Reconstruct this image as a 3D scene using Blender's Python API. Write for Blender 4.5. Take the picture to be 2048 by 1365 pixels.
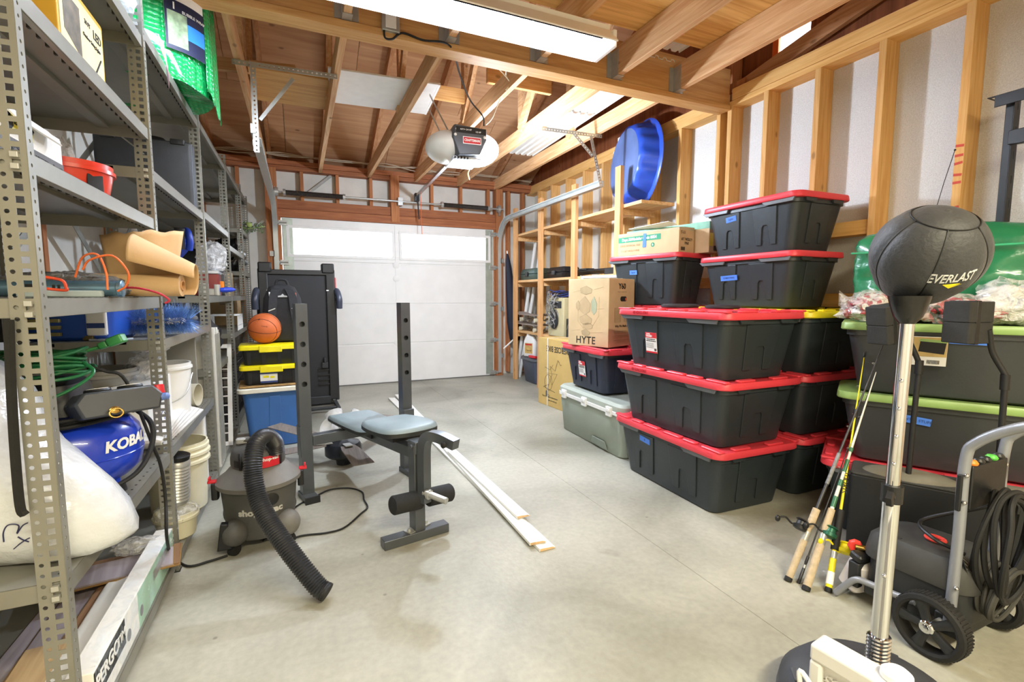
import bpy, math, random
from mathutils import Vector, Matrix, noise
random.seed(7)
for _o in list(bpy.data.objects): bpy.data.objects.remove(_o)
SC = bpy.context.scene
COL = SC.collection
PI = math.pi
def R(d): return math.radians(d)

# ------------------------------------------------------------------ camera
CAM_H, FPX, YAW, PITCH = 1.19, 957.0, R(23.9), R(-5.4)
cd = bpy.data.cameras.new('camera')
cam = bpy.data.objects.new('camera', cd); COL.objects.link(cam)
cd.sensor_width = 36.0; cd.lens = 36.0 * FPX / 2048.0
cd.clip_start = 0.02; cd.clip_end = 200
cam.location = (0, 0, CAM_H)
cam.rotation_euler = (PI/2 + PITCH, 0, -YAW)
SC.camera = cam
# surveying helper: the point on a known plane x=, y= or z= that is sighted through a pixel of the 2048x1365 photo
_fw = Vector((math.sin(YAW)*math.cos(PITCH), math.cos(YAW)*math.cos(PITCH), math.sin(PITCH)))
_rt = Vector((math.cos(YAW), -math.sin(YAW), 0)); _up = _rt.cross(_fw)
def A(px, py, x=None, y=None, z=None):
    d = _fw + _rt*((px-1024)/FPX) - _up*((py-682.5)/FPX)
    t = x/d.x if x is not None else (y/d.y if y is not None else (z-CAM_H)/d.z)
    return Vector((0, 0, CAM_H)) + d*t

# ------------------------------------------------------------------ world, lamps, exposure
W = bpy.data.worlds.new('sky'); SC.world = W; W.use_nodes = True
_bg = W.node_tree.nodes['Background']; _bg.inputs[0].default_value = (0.86, 0.93, 1.0, 1); _bg.inputs[1].default_value = 5.0
def area(name, loc, rot, sx, sy, power, col):
    l = bpy.data.lights.new(name, 'AREA'); l.shape = 'RECTANGLE'; l.size = sx; l.size_y = sy; l.energy = power; l.color = col
    o = bpy.data.objects.new(name, l); COL.objects.link(o); o.location = loc; o.rotation_euler = rot; return o
# unseen warm fill light, added at ceiling height behind the camera
area('rear_warm_fill', (0.9, -1.0, 2.62), (0, 0, 0), 2.4, 0.25, 110, (1.0, 0.91, 0.66))
TUBE_E = 40.0
SC.view_settings.view_transform = 'Standard'; SC.view_settings.look = 'None'
SC.view_settings.gamma = 1.0; SC.view_settings.use_curve_mapping = False
SC.view_settings.exposure = 0.95

# ------------------------------------------------------------------ materials
MATS = {}
def _new(name):
    m = bpy.data.materials.new(name); m.use_nodes = True
    nt = m.node_tree; b = nt.nodes['Principled BSDF']
    return m, nt, b
def lin(c):
    if isinstance(c, str):
        c = c.lstrip('#'); c = [int(c[i:i+2], 16)/255 for i in (0, 2, 4)]
    return tuple(((v/12.92) if v <= 0.04045 else ((v+0.055)/1.055)**2.4) for v in c) + (1,)
def mat(name, col, rough=0.5, metal=0.0, var=0.12, scale=8.0, bump=0.0, bscale=60.0, alpha=1.0, trans=0.0, coat=0.0, spec=0.5, rnd=0.0, stretch=(1,1,1)):
    if name in MATS: return MATS[name]
    m, nt, b = _new(name); N = nt.nodes; Lk = nt.links
    c = lin(col)
    tc = N.new('ShaderNodeTexCoord'); mp = N.new('ShaderNodeMapping'); mp.inputs['Scale'].default_value = stretch
    Lk.new(tc.outputs['Object'], mp.inputs[0])
    nz = N.new('ShaderNodeTexNoise'); nz.inputs['Scale'].default_value = scale; nz.inputs['Detail'].default_value = 6
    Lk.new(mp.outputs[0], nz.inputs['Vector'])
    rp = N.new('ShaderNodeMapRange'); rp.inputs[1].default_value = 0.3; rp.inputs[2].default_value = 0.7
    rp.inputs[3].default_value = 1-var; rp.inputs[4].default_value = 1+var
    Lk.new(nz.outputs['Fac'], rp.inputs[0])
    hs = N.new('ShaderNodeHueSaturation'); hs.inputs['Color'].default_value = c
    src = rp.outputs[0]
    if rnd > 0:
        oi = N.new('ShaderNodeObjectInfo'); r2 = N.new('ShaderNodeMapRange'); r2.inputs[3].default_value = 1-rnd; r2.inputs[4].default_value = 1+rnd
        Lk.new(oi.outputs['Random'], r2.inputs[0]); mu = N.new('ShaderNodeMath'); mu.operation = 'MULTIPLY'
        Lk.new(src, mu.inputs[0]); Lk.new(r2.outputs[0], mu.inputs[1]); src = mu.outputs[0]
    Lk.new(src, hs.inputs['Value']); Lk.new(hs.outputs[0], b.inputs['Base Color'])
    b.inputs['Roughness'].default_value = rough; b.inputs['Metallic'].default_value = metal
    b.inputs['Alpha'].default_value = alpha; b.inputs['Transmission Weight'].default_value = trans
    b.inputs['Coat Weight'].default_value = coat; b.inputs['Specular IOR Level'].default_value = spec
    if bump > 0:
        n2 = N.new('ShaderNodeTexNoise'); n2.inputs['Scale'].default_value = bscale; n2.inputs['Detail'].default_value = 4
        Lk.new(mp.outputs[0], n2.inputs['Vector'])
        bp = N.new('ShaderNodeBump'); bp.inputs['Strength'].default_value = bump; bp.inputs['Distance'].default_value = 0.01
        Lk.new(n2.outputs['Fac'], bp.inputs['Height']); Lk.new(bp.outputs[0], b.inputs['Normal'])
    MATS[name] = m; return m
def wood(name, c1, c2, axis='z', rough=0.65, rnd=0.12, s=5.0, knots=True):
    if name in MATS: return MATS[name]
    m, nt, b = _new(name); N = nt.nodes; Lk = nt.links
    tc = N.new('ShaderNodeTexCoord'); mp = N.new('ShaderNodeMapping')
    st = {'x': (0.06, 1, 1), 'y': (1, 0.06, 1), 'z': (1, 1, 0.06)}[axis]
    mp.inputs['Scale'].default_value = [v*s*4 for v in st]
    oi = N.new('ShaderNodeObjectInfo'); cb = N.new('ShaderNodeVectorMath'); cb.operation = 'SCALE'; cb.inputs['Scale'].default_value = 9.0
    cx = N.new('ShaderNodeCombineXYZ')
    for k in range(3): Lk.new(oi.outputs['Random'], cx.inputs[k])
    Lk.new(cx.outputs[0], cb.inputs[0]); Lk.new(cb.outputs[0], mp.inputs['Location'])
    Lk.new(tc.outputs['Object'], mp.inputs[0])
    nz = N.new('ShaderNodeTexNoise'); nz.inputs['Scale'].default_value = 2.2; nz.inputs['Detail'].default_value = 7; nz.inputs['Distortion'].default_value = 0.8
    Lk.new(mp.outputs[0], nz.inputs['Vector'])
    cr = N.new('ShaderNodeValToRGB'); cr.color_ramp.elements[0].position = 0.32; cr.color_ramp.elements[1].position = 0.68
    cr.color_ramp.elements[0].color = lin(c1); cr.color_ramp.elements[1].color = lin(c2)
    Lk.new(nz.outputs['Fac'], cr.inputs[0]); out = cr.outputs[0]
    if knots:
        m2 = N.new('ShaderNodeMapping'); m2.inputs['Scale'].default_value = [4.5 if v == 1 else 2.4 for v in st]
        Lk.new(tc.outputs['Object'], m2.inputs[0]); Lk.new(cb.outputs[0], m2.inputs['Location'])
        vo = N.new('ShaderNodeTexVoronoi'); vo.inputs['Scale'].default_value = 1.3; Lk.new(m2.outputs[0], vo.inputs['Vector'])
        r1 = N.new('ShaderNodeMapRange'); r1.inputs[1].default_value = 0.05; r1.inputs[2].default_value = 0.10; r1.inputs[3].default_value = 0.75; r1.inputs[4].default_value = 0.0
        Lk.new(vo.outputs['Distance'], r1.inputs[0]); mx = N.new('ShaderNodeMix'); mx.data_type = 'RGBA'
        Lk.new(r1.outputs[0], mx.inputs[0]); Lk.new(out, mx.inputs[6]); mx.inputs[7].default_value = [v*0.45 for v in lin(c1)[:3]] + [1]
        out = mx.outputs[2]
    hs = N.new('ShaderNodeHueSaturation'); r2 = N.new('ShaderNodeMapRange'); r2.inputs[3].default_value = 1-rnd; r2.inputs[4].default_value = 1+rnd
    Lk.new(oi.outputs['Random'], r2.inputs[0]); Lk.new(r2.outputs[0], hs.inputs['Value']); Lk.new(out, hs.inputs['Color'])
    Lk.new(hs.outputs[0], b.inputs['Base Color']); b.inputs['Roughness'].default_value = rough; b.inputs['Specular IOR Level'].default_value = 0.25
    bp = N.new('ShaderNodeBump'); bp.inputs['Strength'].default_value = 0.15; bp.inputs['Distance'].default_value = 0.004
    Lk.new(nz.outputs['Fac'], bp.inputs['Height']); Lk.new(bp.outputs[0], b.inputs['Normal'])
    MATS[name] = m; return m
def emit(name, col, strength):
    m, nt, b = _new(name); b.inputs['Base Color'].default_value = lin(col); b.inputs['Emission Color'].default_value = lin(col); b.inputs['Emission Strength'].default_value = strength
    return m
def film(name, col=(1, 1, 1), dens=0.25, rough=0.12, bump=0.5, bscale=14.0, gl=0.35):
    """thin clear or milky plastic film: see-through with crinkled highlights"""
    if name in MATS: return MATS[name]
    m, nt, b = _new(name); N = nt.nodes; Lk = nt.links
    out = N['Material Output']; tr = N.new('ShaderNodeBsdfTransparent'); mx = N.new('ShaderNodeMixShader')
    b.inputs['Base Color'].default_value = lin(col); b.inputs['Roughness'].default_value = rough
    tc = N.new('ShaderNodeTexCoord'); nz = N.new('ShaderNodeTexNoise'); nz.inputs['Scale'].default_value = bscale; nz.inputs['Detail'].default_value = 5; nz.inputs['Distortion'].default_value = 1.5
    Lk.new(tc.outputs['Object'], nz.inputs['Vector'])
    bp = N.new('ShaderNodeBump'); bp.inputs['Strength'].default_value = bump; bp.inputs['Distance'].default_value = 0.03
    Lk.new(nz.outputs['Fac'], bp.inputs['Height']); Lk.new(bp.outputs[0], b.inputs['Normal'])
    rp = N.new('ShaderNodeMapRange'); rp.inputs[1].default_value = 0.45; rp.inputs[2].default_value = 0.62; rp.inputs[3].default_value = dens; rp.inputs[4].default_value = min(1, dens+gl)
    Lk.new(nz.outputs['Fac'], rp.inputs[0]); Lk.new(rp.outputs[0], mx.inputs[0]); Lk.new(tr.outputs[0], mx.inputs[1]); Lk.new(b.outputs[0], mx.inputs[2]); Lk.new(mx.outputs[0], out.inputs[0])
    MATS[name] = m; return m

# ------------------------------------------------------------------ mesh builder
def basis(u, v):
    u = Vector(u).normalized(); v = Vector(v); v = (v - u*u.dot(v)).normalized(); n = u.cross(v)
    return u, v, n
def frame(o, u, v):
    u, v, n = basis(u, v); M = Matrix((u, v, n)).transposed().to_4x4(); M.translation = Vector(o); return M
def rz(a): return Matrix.Rotation(a, 4, 'Z')
def rrect(L, Wd, r, z, n=4, cx=0, cy=0):
    r = min(r, L/2-1e-4, Wd/2-1e-4); P = []
    for (sx, sy, a0) in ((1, 1, 0), (-1, 1, 90), (-1, -1, 180), (1, -1, 270)):
        for k in range(n+1):
            a = R(a0 + 90*k/n); P.append(Vector((cx+sx*(L/2-r)+r*math.cos(a), cy+sy*(Wd/2-r)+r*math.sin(a), z)))
    return P
def spline(P, k=6, closed=False):
    P = [Vector(p) for p in P]; n = len(P); out = []
    rng = range(n if closed else n-1)
    for i in rng:
        p1, p2 = P[i], P[(i+1) % n]
        p0 = P[(i-1) % n] if (closed or i > 0) else p1*2-p2
        p3 = P[(i+2) % n] if (closed or i+2 < n) else p2*2-p1
        for j in range(k):
            t = j/k; out.append(0.5*((2*p1)+(p2-p0)*t+(2*p0-5*p1+4*p2-p3)*t*t+(3*p1-p0-3*p2+p3)*t**3))
    if not closed: out.append(P[-1])
    return out
class MB:
    def __init__(s): s.V = []; s.F = []; s.I = []; s.M = None; s.i = 0
    def add(s, vs, fs):
        b = len(s.V)
        s.V += [(s.M @ Vector(v) if s.M else Vector(v)) for v in vs]
        for f in fs: s.F.append(tuple(b+k for k in f)); s.I.append(s.i)
        return s
    def box(s, x0, x1, y0, y1, z0, z1):
        return s.add([(x, y, z) for z in (z0, z1) for (x, y) in ((x0, y0), (x1, y0), (x1, y1), (x0, y1))],
                     [(3, 2, 1, 0), (4, 5, 6, 7), (0, 1, 5, 4), (1, 2, 6, 5), (2, 3, 7, 6), (3, 0, 4, 7)])
    def bar(s, a, b, w, h, up=(0, 0, 1)):
        """rectangular bar from a to b, w across, h along up"""
        a = Vector(a); b = Vector(b); d = (b-a); L = d.length; u = d/L; v = Vector(up)
        if abs(u.dot(v)) > 0.99: v = Vector((0, 1, 0))
        v = (v-u*u.dot(v)).normalized(); n = u.cross(v)
        P = []
        for t in (0, L):
            for (i, j) in ((-1, -1), (1, -1), (1, 1), (-1, 1)): P.append(a+u*t+n*(i*w/2)+v*(j*h/2))
        return s.add(P, [(0, 1, 2, 3), (7, 6, 5, 4), (0, 4, 5, 1), (1, 5, 6, 2), (2, 6, 7, 3), (3, 7, 4, 0)])
    def loft(s, loops, c0=True, c1=True, closed=True):
        n = len(loops[0]); vs = [p for l in loops for p in l]; fs = []
        for k in range(len(loops)-1):
            for i in range(n if closed else n-1):
                j = (i+1) % n; fs.append((k*n+i, k*n+j, (k+1)*n+j, (k+1)*n+i))
        if c0: fs.append(tuple(range(n-1, -1, -1)))
        if c1: fs.append(tuple((len(loops)-1)*n+i for i in range(n)))
        return s.add(vs, fs)
    def rbox(s, L, Wd, H, r=0.02, e=0.006, z=0, n=4, cx=0, cy=0, L2=None, W2=None):
        L2 = L2 or L; W2 = W2 or Wd
        f = lambda t: (L+(L2-L)*t, Wd+(W2-Wd)*t)
        loops = []
        for (t, ins) in ((0, e), (e/H, 0), (1-e/H, 0), (1, e)):
            l, w = f(t); loops.append(rrect(l-2*ins, w-2*ins, max(r-ins, 1e-3), z+H*t, n, cx, cy))
        return s.loft(loops)
    def tube(s, P, r, n=10, closed=False, caps=True):
        P = [Vector(p) for p in P]; m = len(P); rs = r if isinstance(r, (list, tuple)) else [r]*m
        T = []
        for i in range(m):
            a = P[i-1] if (i > 0 or closed) else P[i]; b = P[(i+1) % m] if (i < m-1 or closed) else P[i]
            t = (b-a); T.append(t.normalized() if t.length > 1e-9 else Vector((0, 0, 1)))
        u = Vector((0, 0, 1)) if abs(T[0].z) < 0.9 else Vector((1, 0, 0))
        u = (u - T[0]*u.dot(T[0])).normalized(); loops = []
        for i in range(m):
            u = u - T[i]*u.dot(T[i]); u = u.normalized() if u.length > 1e-6 else T[i].orthogonal().normalized()
            v = T[i].cross(u)
            loops.append([P[i]+(u*math.cos(2*PI*k/n)+v*math.sin(2*PI*k/n))*rs[i] for k in range(n)])
        if closed: loops.append(loops[0]); return s.loft(loops, False, False)
        return s.loft(loops, caps, caps)
    def cyl(s, a, b, r, r2=None, n=20): return s.tube([a, b], [r, r if r2 is None else r2], n)
    def lathe(s, prof, o=(0, 0, 0), ax=(0, 0, 1), n=24, c0=True, c1=True):
        ax = Vector(ax).normalized(); u = ax.orthogonal().normalized(); v = ax.cross(u); o = Vector(o)
        if abs(ax.z) > 0.999: u = Vector((1, 0, 0)); v = ax.cross(u)
        return s.loft([[o+ax*z+(u*math.cos(2*PI*k/n)+v*math.sin(2*PI*k/n))*max(r, 1e-4) for k in range(n)] for (r, z) in prof], c0, c1)
    def prism(s, poly, t, fr):
        """polygon in the u,v plane of frame fr, extruded t along its normal"""
        n = len(poly); vs = [fr @ Vector((p[0], p[1], 0)) for p in poly] + [fr @ Vector((p[0], p[1], t)) for p in poly]
        fs = [tuple(range(n-1, -1, -1)), tuple(range(n, 2*n))] + [(i, (i+1) % n, n+(i+1) % n, n+i) for i in range(n)]
        return s.add(vs, fs)
    def ball(s, c, rx, ry=None, rzz=None, nu=20, nv=12, fn=None):
        ry = rx if ry is None else ry; rzz = rx if rzz is None else rzz; c = Vector(c); loops = []
        for j in range(nv+1):
            th = PI*j/nv; L = []
            for i in range(nu):
                ph = 2*PI*i/nu; d = Vector((math.sin(th)*math.cos(ph), math.sin(th)*math.sin(ph), -math.cos(th)))
                k = fn(d) if fn else 1.0
                if j in (0, nv): d = d + Vector((1e-4*math.cos(ph), 1e-4*math.sin(ph), 0))
                L.append(c+Vector((d.x*rx, d.y*ry, d.z*rzz))*k)
            loops.append(L)
        return s.loft(loops, True, True)
    def grid(s, fn, nu, nv):
        vs = [Vector(fn(i/nu, j/nv)) for j in range(nv+1) for i in range(nu+1)]
        return s.add(vs, [(j*(nu+1)+i, j*(nu+1)+i+1, (j+1)*(nu+1)+i+1, (j+1)*(nu+1)+i) for j in range(nv) for i in range(nu)])
    def obj(s, name, mats, parent=None, bevel=0.0, solid=0.0, sub=0, smooth=True, angle=38, kind=None, label=None):
        me = bpy.data.meshes.new(name); me.from_pydata([tuple(v) for v in s.V], [], s.F)
        ml = mats if isinstance(mats, (list, tuple)) else [mats]
        for m in ml: me.materials.append(m)
        if len(ml) > 1: me.polygons.foreach_set('material_index', s.I)
        if smooth:
            me.polygons.foreach_set('use_smooth', [True]*len(me.polygons)); me.update(); me.set_sharp_from_angle(angle=R(angle))
        me.update()
        o = bpy.data.objects.new(name, me); COL.objects.link(o)
        if parent is not None: o.parent = parent
        if solid: k = o.modifiers.new('solid', 'SOLIDIFY'); k.thickness = solid; k.offset = 0
        if sub: k = o.modifiers.new('sub', 'SUBSURF'); k.levels = sub; k.render_levels = sub
        if bevel: k = o.modifiers.new('bevel', 'BEVEL'); k.width = bevel; k.segments = 2; k.limit_method = 'ANGLE'; k.angle_limit = R(40)
        if kind: o['kind'] = kind
        if label: o['label'] = label
        return o
def tag(o, label, cat, group=None, kind=None):
    if kind: o['kind'] = kind
    if label: o['label'] = label
    if cat: o['category'] = cat
    if group: o['group'] = group
    return o
def thing(name, label, cat, loc=(0, 0, 0), rot=0.0, group=None):
    o = bpy.data.objects.new(name, None); COL.objects.link(o); o.empty_display_size = 0.05
    o.location = loc; o.rotation_euler = rot if isinstance(rot, (tuple, list)) else (0, 0, rot)
    return tag(o, label, cat, group)
def kids(o): return [c for c in bpy.data.objects if c.parent == o]
def dup(root, loc, rot=0.0, label=None, group=None):
    def cp(o, par):
        c = o.copy(); COL.objects.link(c); c.parent = par
        for ch in kids(o): cp(ch, c)
        return c
    src = kids(root); r = root.copy(); COL.objects.link(r); r.location = loc
    r.rotation_euler = rot if isinstance(rot, (tuple, list)) else (0, 0, rot)
    if label: r['label'] = label
    if group: r['group'] = group
    for ch in src: cp(ch, r)
    return r
def text(s, size, o, u, v, m, parent, name='lettering', bold=0.0, sx=1.0, align='CENTER', shear=0.0, fn=None, th=0.0006, sp=1.0, label=None):
    """flat printed lettering lying on the plane o,u,v"""
    c = bpy.data.curves.new(name, 'FONT'); c.body = s; c.size = size; c.align_x = align; c.align_y = 'CENTER'; c.extrude = th; c.offset = bold*size
    c.shear = shear; c.space_character = sp; c.resolution_u = 3
    t = bpy.data.objects.new('t', c); COL.objects.link(t)
    me = bpy.data.meshes.new_from_object(t); bpy.data.objects.remove(t)
    M = frame(o, u, v)
    for p in me.vertices:
        q = Vector((p.co.x*sx, p.co.y, p.co.z))
        p.co = fn(q) if fn else M @ q
    me.materials.clear(); me.materials.append(m); me.name = name
    ob = bpy.data.objects.new(name, me); COL.objects.link(ob)
    if parent is not None: ob.parent = parent
    if label: ob['label'] = label
    return ob
def panel(mb, o, u, v, w, h, t=0.0006):
    """thin printed sticker w x h centred at o"""
    return mb.prism([(-w/2, -h/2), (w/2, -h/2), (w/2, h/2), (-w/2, h/2)], t, frame(o, u, v))
def quick(name, mb, m, label, cat, group=None, **k):
    return tag(mb.obj(name, m, **k), label, cat, group)

# common materials
GALV = mat('galvanised_steel', '#b3b4b0', 0.35, 0.5, 0.12, 14)
TRK = mat('track_zinc', '#c6c9c6', 0.28, 0.35, 0.06, 10)
CHROME = mat('chrome', '#d6d8dc', 0.08, 1.0, 0.03, 20)
STEEL_PAINT = mat('shelf_paint', '#86857c', 0.38, 0.35, 0.07, 10)
BLACK = mat('black_plastic', '#17181a', 0.45, 0, 0.15, 20, 0.05, 200)
BLACK_RUB = mat('black_rubber', '#141414', 0.7, 0, 0.2, 30, 0.1, 150)
DARK = mat('charcoal_plastic', '#26282b', 0.5, 0, 0.12, 25, 0.08, 220)
WHITE = mat('white_plastic', '#e9e8e4', 0.4, 0, 0.04, 12)
PAPERW = mat('white_paper', '#efeeea', 0.7, 0, 0.04, 15)
RED = mat('red_plastic', '#d2202f', 0.4, 0, 0.06, 12)
YELLOW = mat('yellow_plastic', '#eedd10', 0.4, 0, 0.05, 12)
KRAFT = mat('cardboard', '#c7ae86', 0.8, 0, 0.08, 9, 0.08, 40)
INK = mat('black_ink', '#1b1a19', 0.7, 0, 0.0)
GREYINK = mat('grey_ink', '#a58f68', 0.8, 0, 0.1)
TAPE = mat('blue_tape', '#4a7fe0', 0.6, 0, 0.05)
CLEAR = film('clear_film', (1, 1, 1), 0.12, 0.1, 0.8, 16)
TAPEC = film('packing_tape', (0.93, 0.9, 0.8), 0.25, 0.15, 0.1, 6, 0.05)
GSTEEL = mat('grey_gym_steel', '#565a5e', 0.32, 0.4, 0.06, 12)
LBLUE = mat('label_blue', '#2a3f7d', 0.5, 0, 0.05)
GREEN_INK = mat('green_ink', '#1f8a63', 0.6, 0, 0.05)
REDINK = mat('red_ink', '#c8202c', 0.6, 0, 0.05)
WHITEINK = mat('white_ink', '#f2f2f0', 0.6, 0, 0.0)
# =================================================================== the room
STUDZ = wood('pine_stud', '#cf9a58', '#e3b678', 'z'); STUDX = wood('pine_plate_x', '#c99455', '#dfb176', 'x'); STUDY = wood('pine_plate_y', '#cf9c58', '#e4b877', 'y')
OLDX = wood('old_header_wood', '#93583a', '#b5754d', 'x'); OLDZ = wood('old_post_wood', '#a0633c', '#bd7f52', 'z'); OLDY = wood('old_rafter_wood', '#b07a50', '#cc9a70', 'y')
JOIST = wood('joist_wood', '#c79464', '#e2ba8c', 'y'); BEAMW = wood('beam_wood', '#c08a52', '#dbaa6c', 'x')
PLY = wood('roof_plywood', '#c29068', '#dbae84', 'x', s=1.6, rnd=0.05); GABLE = wood('gable_plywood', '#7a4326', '#9a5c37', 'z', s=2.0, rnd=0.1)
DECK = wood('deck_plywood', '#c08c48', '#dfb06a', 'x', s=3.2, rnd=0.06, knots=False)
WALLW = mat('wall_board', '#d9d6cd', 0.8, 0, 0.12, 3, 0.1, 30)
INS = mat('foil_faced_insulation', '#d2d2d0', 0.42, 0.2, 0.13, 170, 0.35, 260)

def concrete():
    m, nt, b = _new('concrete_floor'); N = nt.nodes; Lk = nt.links
    tc = N.new('ShaderNodeTexCoord')
    def nz(s, d=6, dist=0.0):
        n = N.new('ShaderNodeTexNoise'); n.inputs['Scale'].default_value = s; n.inputs['Detail'].default_value = d; n.inputs['Distortion'].default_value = dist; Lk.new(tc.outputs['Object'], n.inputs['Vector']); return n
    a = nz(1.1, 8, 0.6); cr = N.new('ShaderNodeValToRGB'); e = cr.color_ramp.elements
    e[0].position = 0.30; e[0].color = lin('#838173'); e[1].position = 0.66; e[1].color = lin('#b9b7a9')
    Lk.new(a.outputs['Fac'], cr.inputs[0])
    s = nz(2.6, 3, 0.3); r = N.new('ShaderNodeMapRange'); r.inputs[1].default_value = 0.66; r.inputs[2].default_value = 0.74; r.inputs[3].default_value = 0; r.inputs[4].default_value = 0.6
    Lk.new(s.outputs['Fac'], r.inputs[0]); mx = N.new('ShaderNodeMix'); mx.data_type = 'RGBA'; mx.inputs[7].default_value = lin('#70695b')
    Lk.new(r.outputs[0], mx.inputs[0]); Lk.new(cr.outputs[0], mx.inputs[6])
    f = nz(38, 5); r2 = N.new('ShaderNodeMapRange'); r2.inputs[1].default_value = 0.3; r2.inputs[2].default_value = 0.7; r2.inputs[3].default_value = 0.92; r2.inputs[4].default_value = 1.07
    Lk.new(f.outputs['Fac'], r2.inputs[0]); hs = N.new('ShaderNodeHueSaturation'); Lk.new(mx.outputs[2], hs.inputs['Color']); Lk.new(r2.outputs[0], hs.inputs['Value'])
    vo = N.new('ShaderNodeTexVoronoi'); vo.inputs['Scale'].default_value = 5.0; Lk.new(tc.outputs['Object'], vo.inputs['Vector'])
    r3 = N.new('ShaderNodeMapRange'); r3.inputs[1].default_value = 0.02; r3.inputs[2].default_value = 0.05; r3.inputs[3].default_value = 0.6; r3.inputs[4].default_value = 0
    Lk.new(vo.outputs['Distance'], r3.inputs[0]); m2 = N.new('ShaderNodeMix'); m2.data_type = 'RGBA'; m2.inputs[7].default_value = lin('#6a655c')
    Lk.new(r3.outputs[0], m2.inputs[0]); Lk.new(hs.outputs[0], m2.inputs[6]); Lk.new(m2.outputs[2], b.inputs['Base Color'])
    rr = N.new('ShaderNodeMapRange'); rr.inputs[3].default_value = 0.34; rr.inputs[4].default_value = 0.6; Lk.new(a.outputs['Fac'], rr.inputs[0]); Lk.new(rr.outputs[0], b.inputs['Roughness'])
    bp = N.new('ShaderNodeBump'); bp.inputs['Strength'].default_value = 0.12; bp.inputs['Distance'].default_value = 0.01; Lk.new(f.outputs['Fac'], bp.inputs['Height']); Lk.new(bp.outputs[0], b.inputs['Normal'])
    b.inputs['Specular IOR Level'].default_value = 0.35
    return m
CONC = concrete()
X0, X1, Y0, Y1 = -1.12, 3.36, -2.6, 6.72      # inside faces of the sheathing
fl = MB(); fl.box(X0-.1, X1+.1, Y0-.1, Y1+.3, -0.14, -0.012); fl.box(X0-.1, 1.5165, Y0-.1, Y1+.3, -0.013, 0); fl.box(1.5185, X1+.1, Y0-.1, Y1+.3, -0.013, 0)
floor = fl.obj('floor', CONC, kind='structure', smooth=False)

def B(name, m, par, *b, bevel=0.0, **k):
    q = MB(); q.box(*b); return q.obj(name, m, par, bevel=bevel, smooth=False, **k)
def root(name):
    o = bpy.data.objects.new(name, None); COL.objects.link(o); o['kind'] = 'structure'; return o

# ---- right wall: 2x6 studs, plates, foil faced boards between them
wr = B('wall_right', WALLW, None, X1+.02, X1+.06, Y0, Y1+.2, 0, 2.83, kind='structure')
SX = 3.22
STUDS_R = [-2.2, -1.8, -1.4, -1.0, -.6, -.2, .2, .61, 1.02, 1.43, 1.84, 2.23, 2.62, 2.95, 3.06, 3.50, 3.90, 4.31, 4.72, 5.12, 5.53, 5.94, 6.34]
for y in STUDS_R: B('stud', STUDZ, wr, SX, X1, y-.02, y+.02, .04, 2.70, bevel=.002)
E = [Y0] + STUDS_R + [Y1]
for a, b in zip(E[:-1], E[1:]):
    if b-a > .15: B('insulation_board', INS if b < 4.2 else WALLW, wr, X1-.012, X1, a+.021, b-.021, .04, 2.70)
B('sole_plate', STUDY, wr, SX, X1, Y0, Y1, 0, .038)
B('top_plate', STUDY, wr, SX, X1, Y0, 3.0, 2.70, 2.74, bevel=.002); B('top_plate', STUDY, wr, SX-.004, X1, Y0, 2.93, 2.742, 2.83, bevel=.002)
B('top_plate', STUDY, wr, SX, X1, 3.02, Y1, 2.70, 2.74, bevel=.002); B('top_plate', STUDY, wr, SX+.01, X1, 3.07, Y1, 2.742, 2.82, bevel=.002)
for (y0, y1, z) in ((1.45, 1.82, 1.50), (1.86, 2.21, 1.62), (1.45, 1.82, 1.02), (1.86, 2.21, 1.16), (3.08, 3.48, 1.3), (3.52, 3.88, 1.3)):
    B('blocking', STUDY, wr, SX+.02, X1-.015, y0, y1, z-.045, z+.045, bevel=.002)
# red lumber stamp on the stud beside the wall bracket
q = MB()
for k, z in enumerate((1.98, 1.93, 1.89, 1.83, 1.79, 1.66, 1.62)): panel(q, (SX-.0012, 1.43, z), (0, -1, .12*(k % 3-1)), (0, 0, 1), .036, .013)
q.obj('lumber_stamp', mat('stamp_red', '#c94a3a', .7, 0, .1), wr, smooth=False)

# ---- left wall
wl = B('wall_left', WALLW, None, X0-.06, X0, Y0, Y1+.2, 0, 2.83, kind='structure')
for y in (-1.4, -.4, .6, 1.1, 1.9, 2.98, 3.9, 4.8, 5.7): B('stud', OLDZ, wl, X0, X0+.04, y-.02, y+.02, 0, 2.70, bevel=.002)
B('top_plate', STUDY, wl, X0-.03, X0+.06, Y0, Y1, 2.71, 2.82)
# ---- wall behind the camera
B('wall_front', WALLW, None, X0-.06, X1+.06, Y0-.06, Y0, 0, 2.83, kind='structure')

# ---- back wall with the garage door
DX0, DX1, DZ = -.165, 2.63, 2.15
wb = root('wall_back')
for (x0, x1, z0, z1) in ((X0, DX0-.1, 0, 2.74), (DX1+.1, X1, 0, 2.74), (DX0-.1, DX1+.1, 2.2, 2.74)):
    B('wall_panel', WALLW, wb, x0, x1, Y1, Y1+.05, z0, z1)
B('header', OLDX, wb, DX0-.09, DX1+.09, 6.58, 6.70, DZ, DZ+.10, bevel=.003); B('header', OLDX, wb, DX0-.09, DX1+.09, 6.60, 6.70, DZ+.105, DZ+.215, bevel=.003)
B('jamb', OLDZ, wb, -.215, DX0-.004, 6.60, 6.70, 0, DZ); B('jamb', OLDZ, wb, DX1+.004, 2.66, 6.60, 6.70, 0, DZ)
B('post', OLDZ, wb, -.33, -.20, 6.56, 6.70, 0, 2.73, bevel=.003); B('post', OLDZ, wb, 2.655, 2.76, 6.56, 6.70, 0, 2.73, bevel=.003)
B('post', OLDZ, wb, 1.16, 1.27, 6.57, 6.70, DZ+.02, 2.78, bevel=.003)
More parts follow.
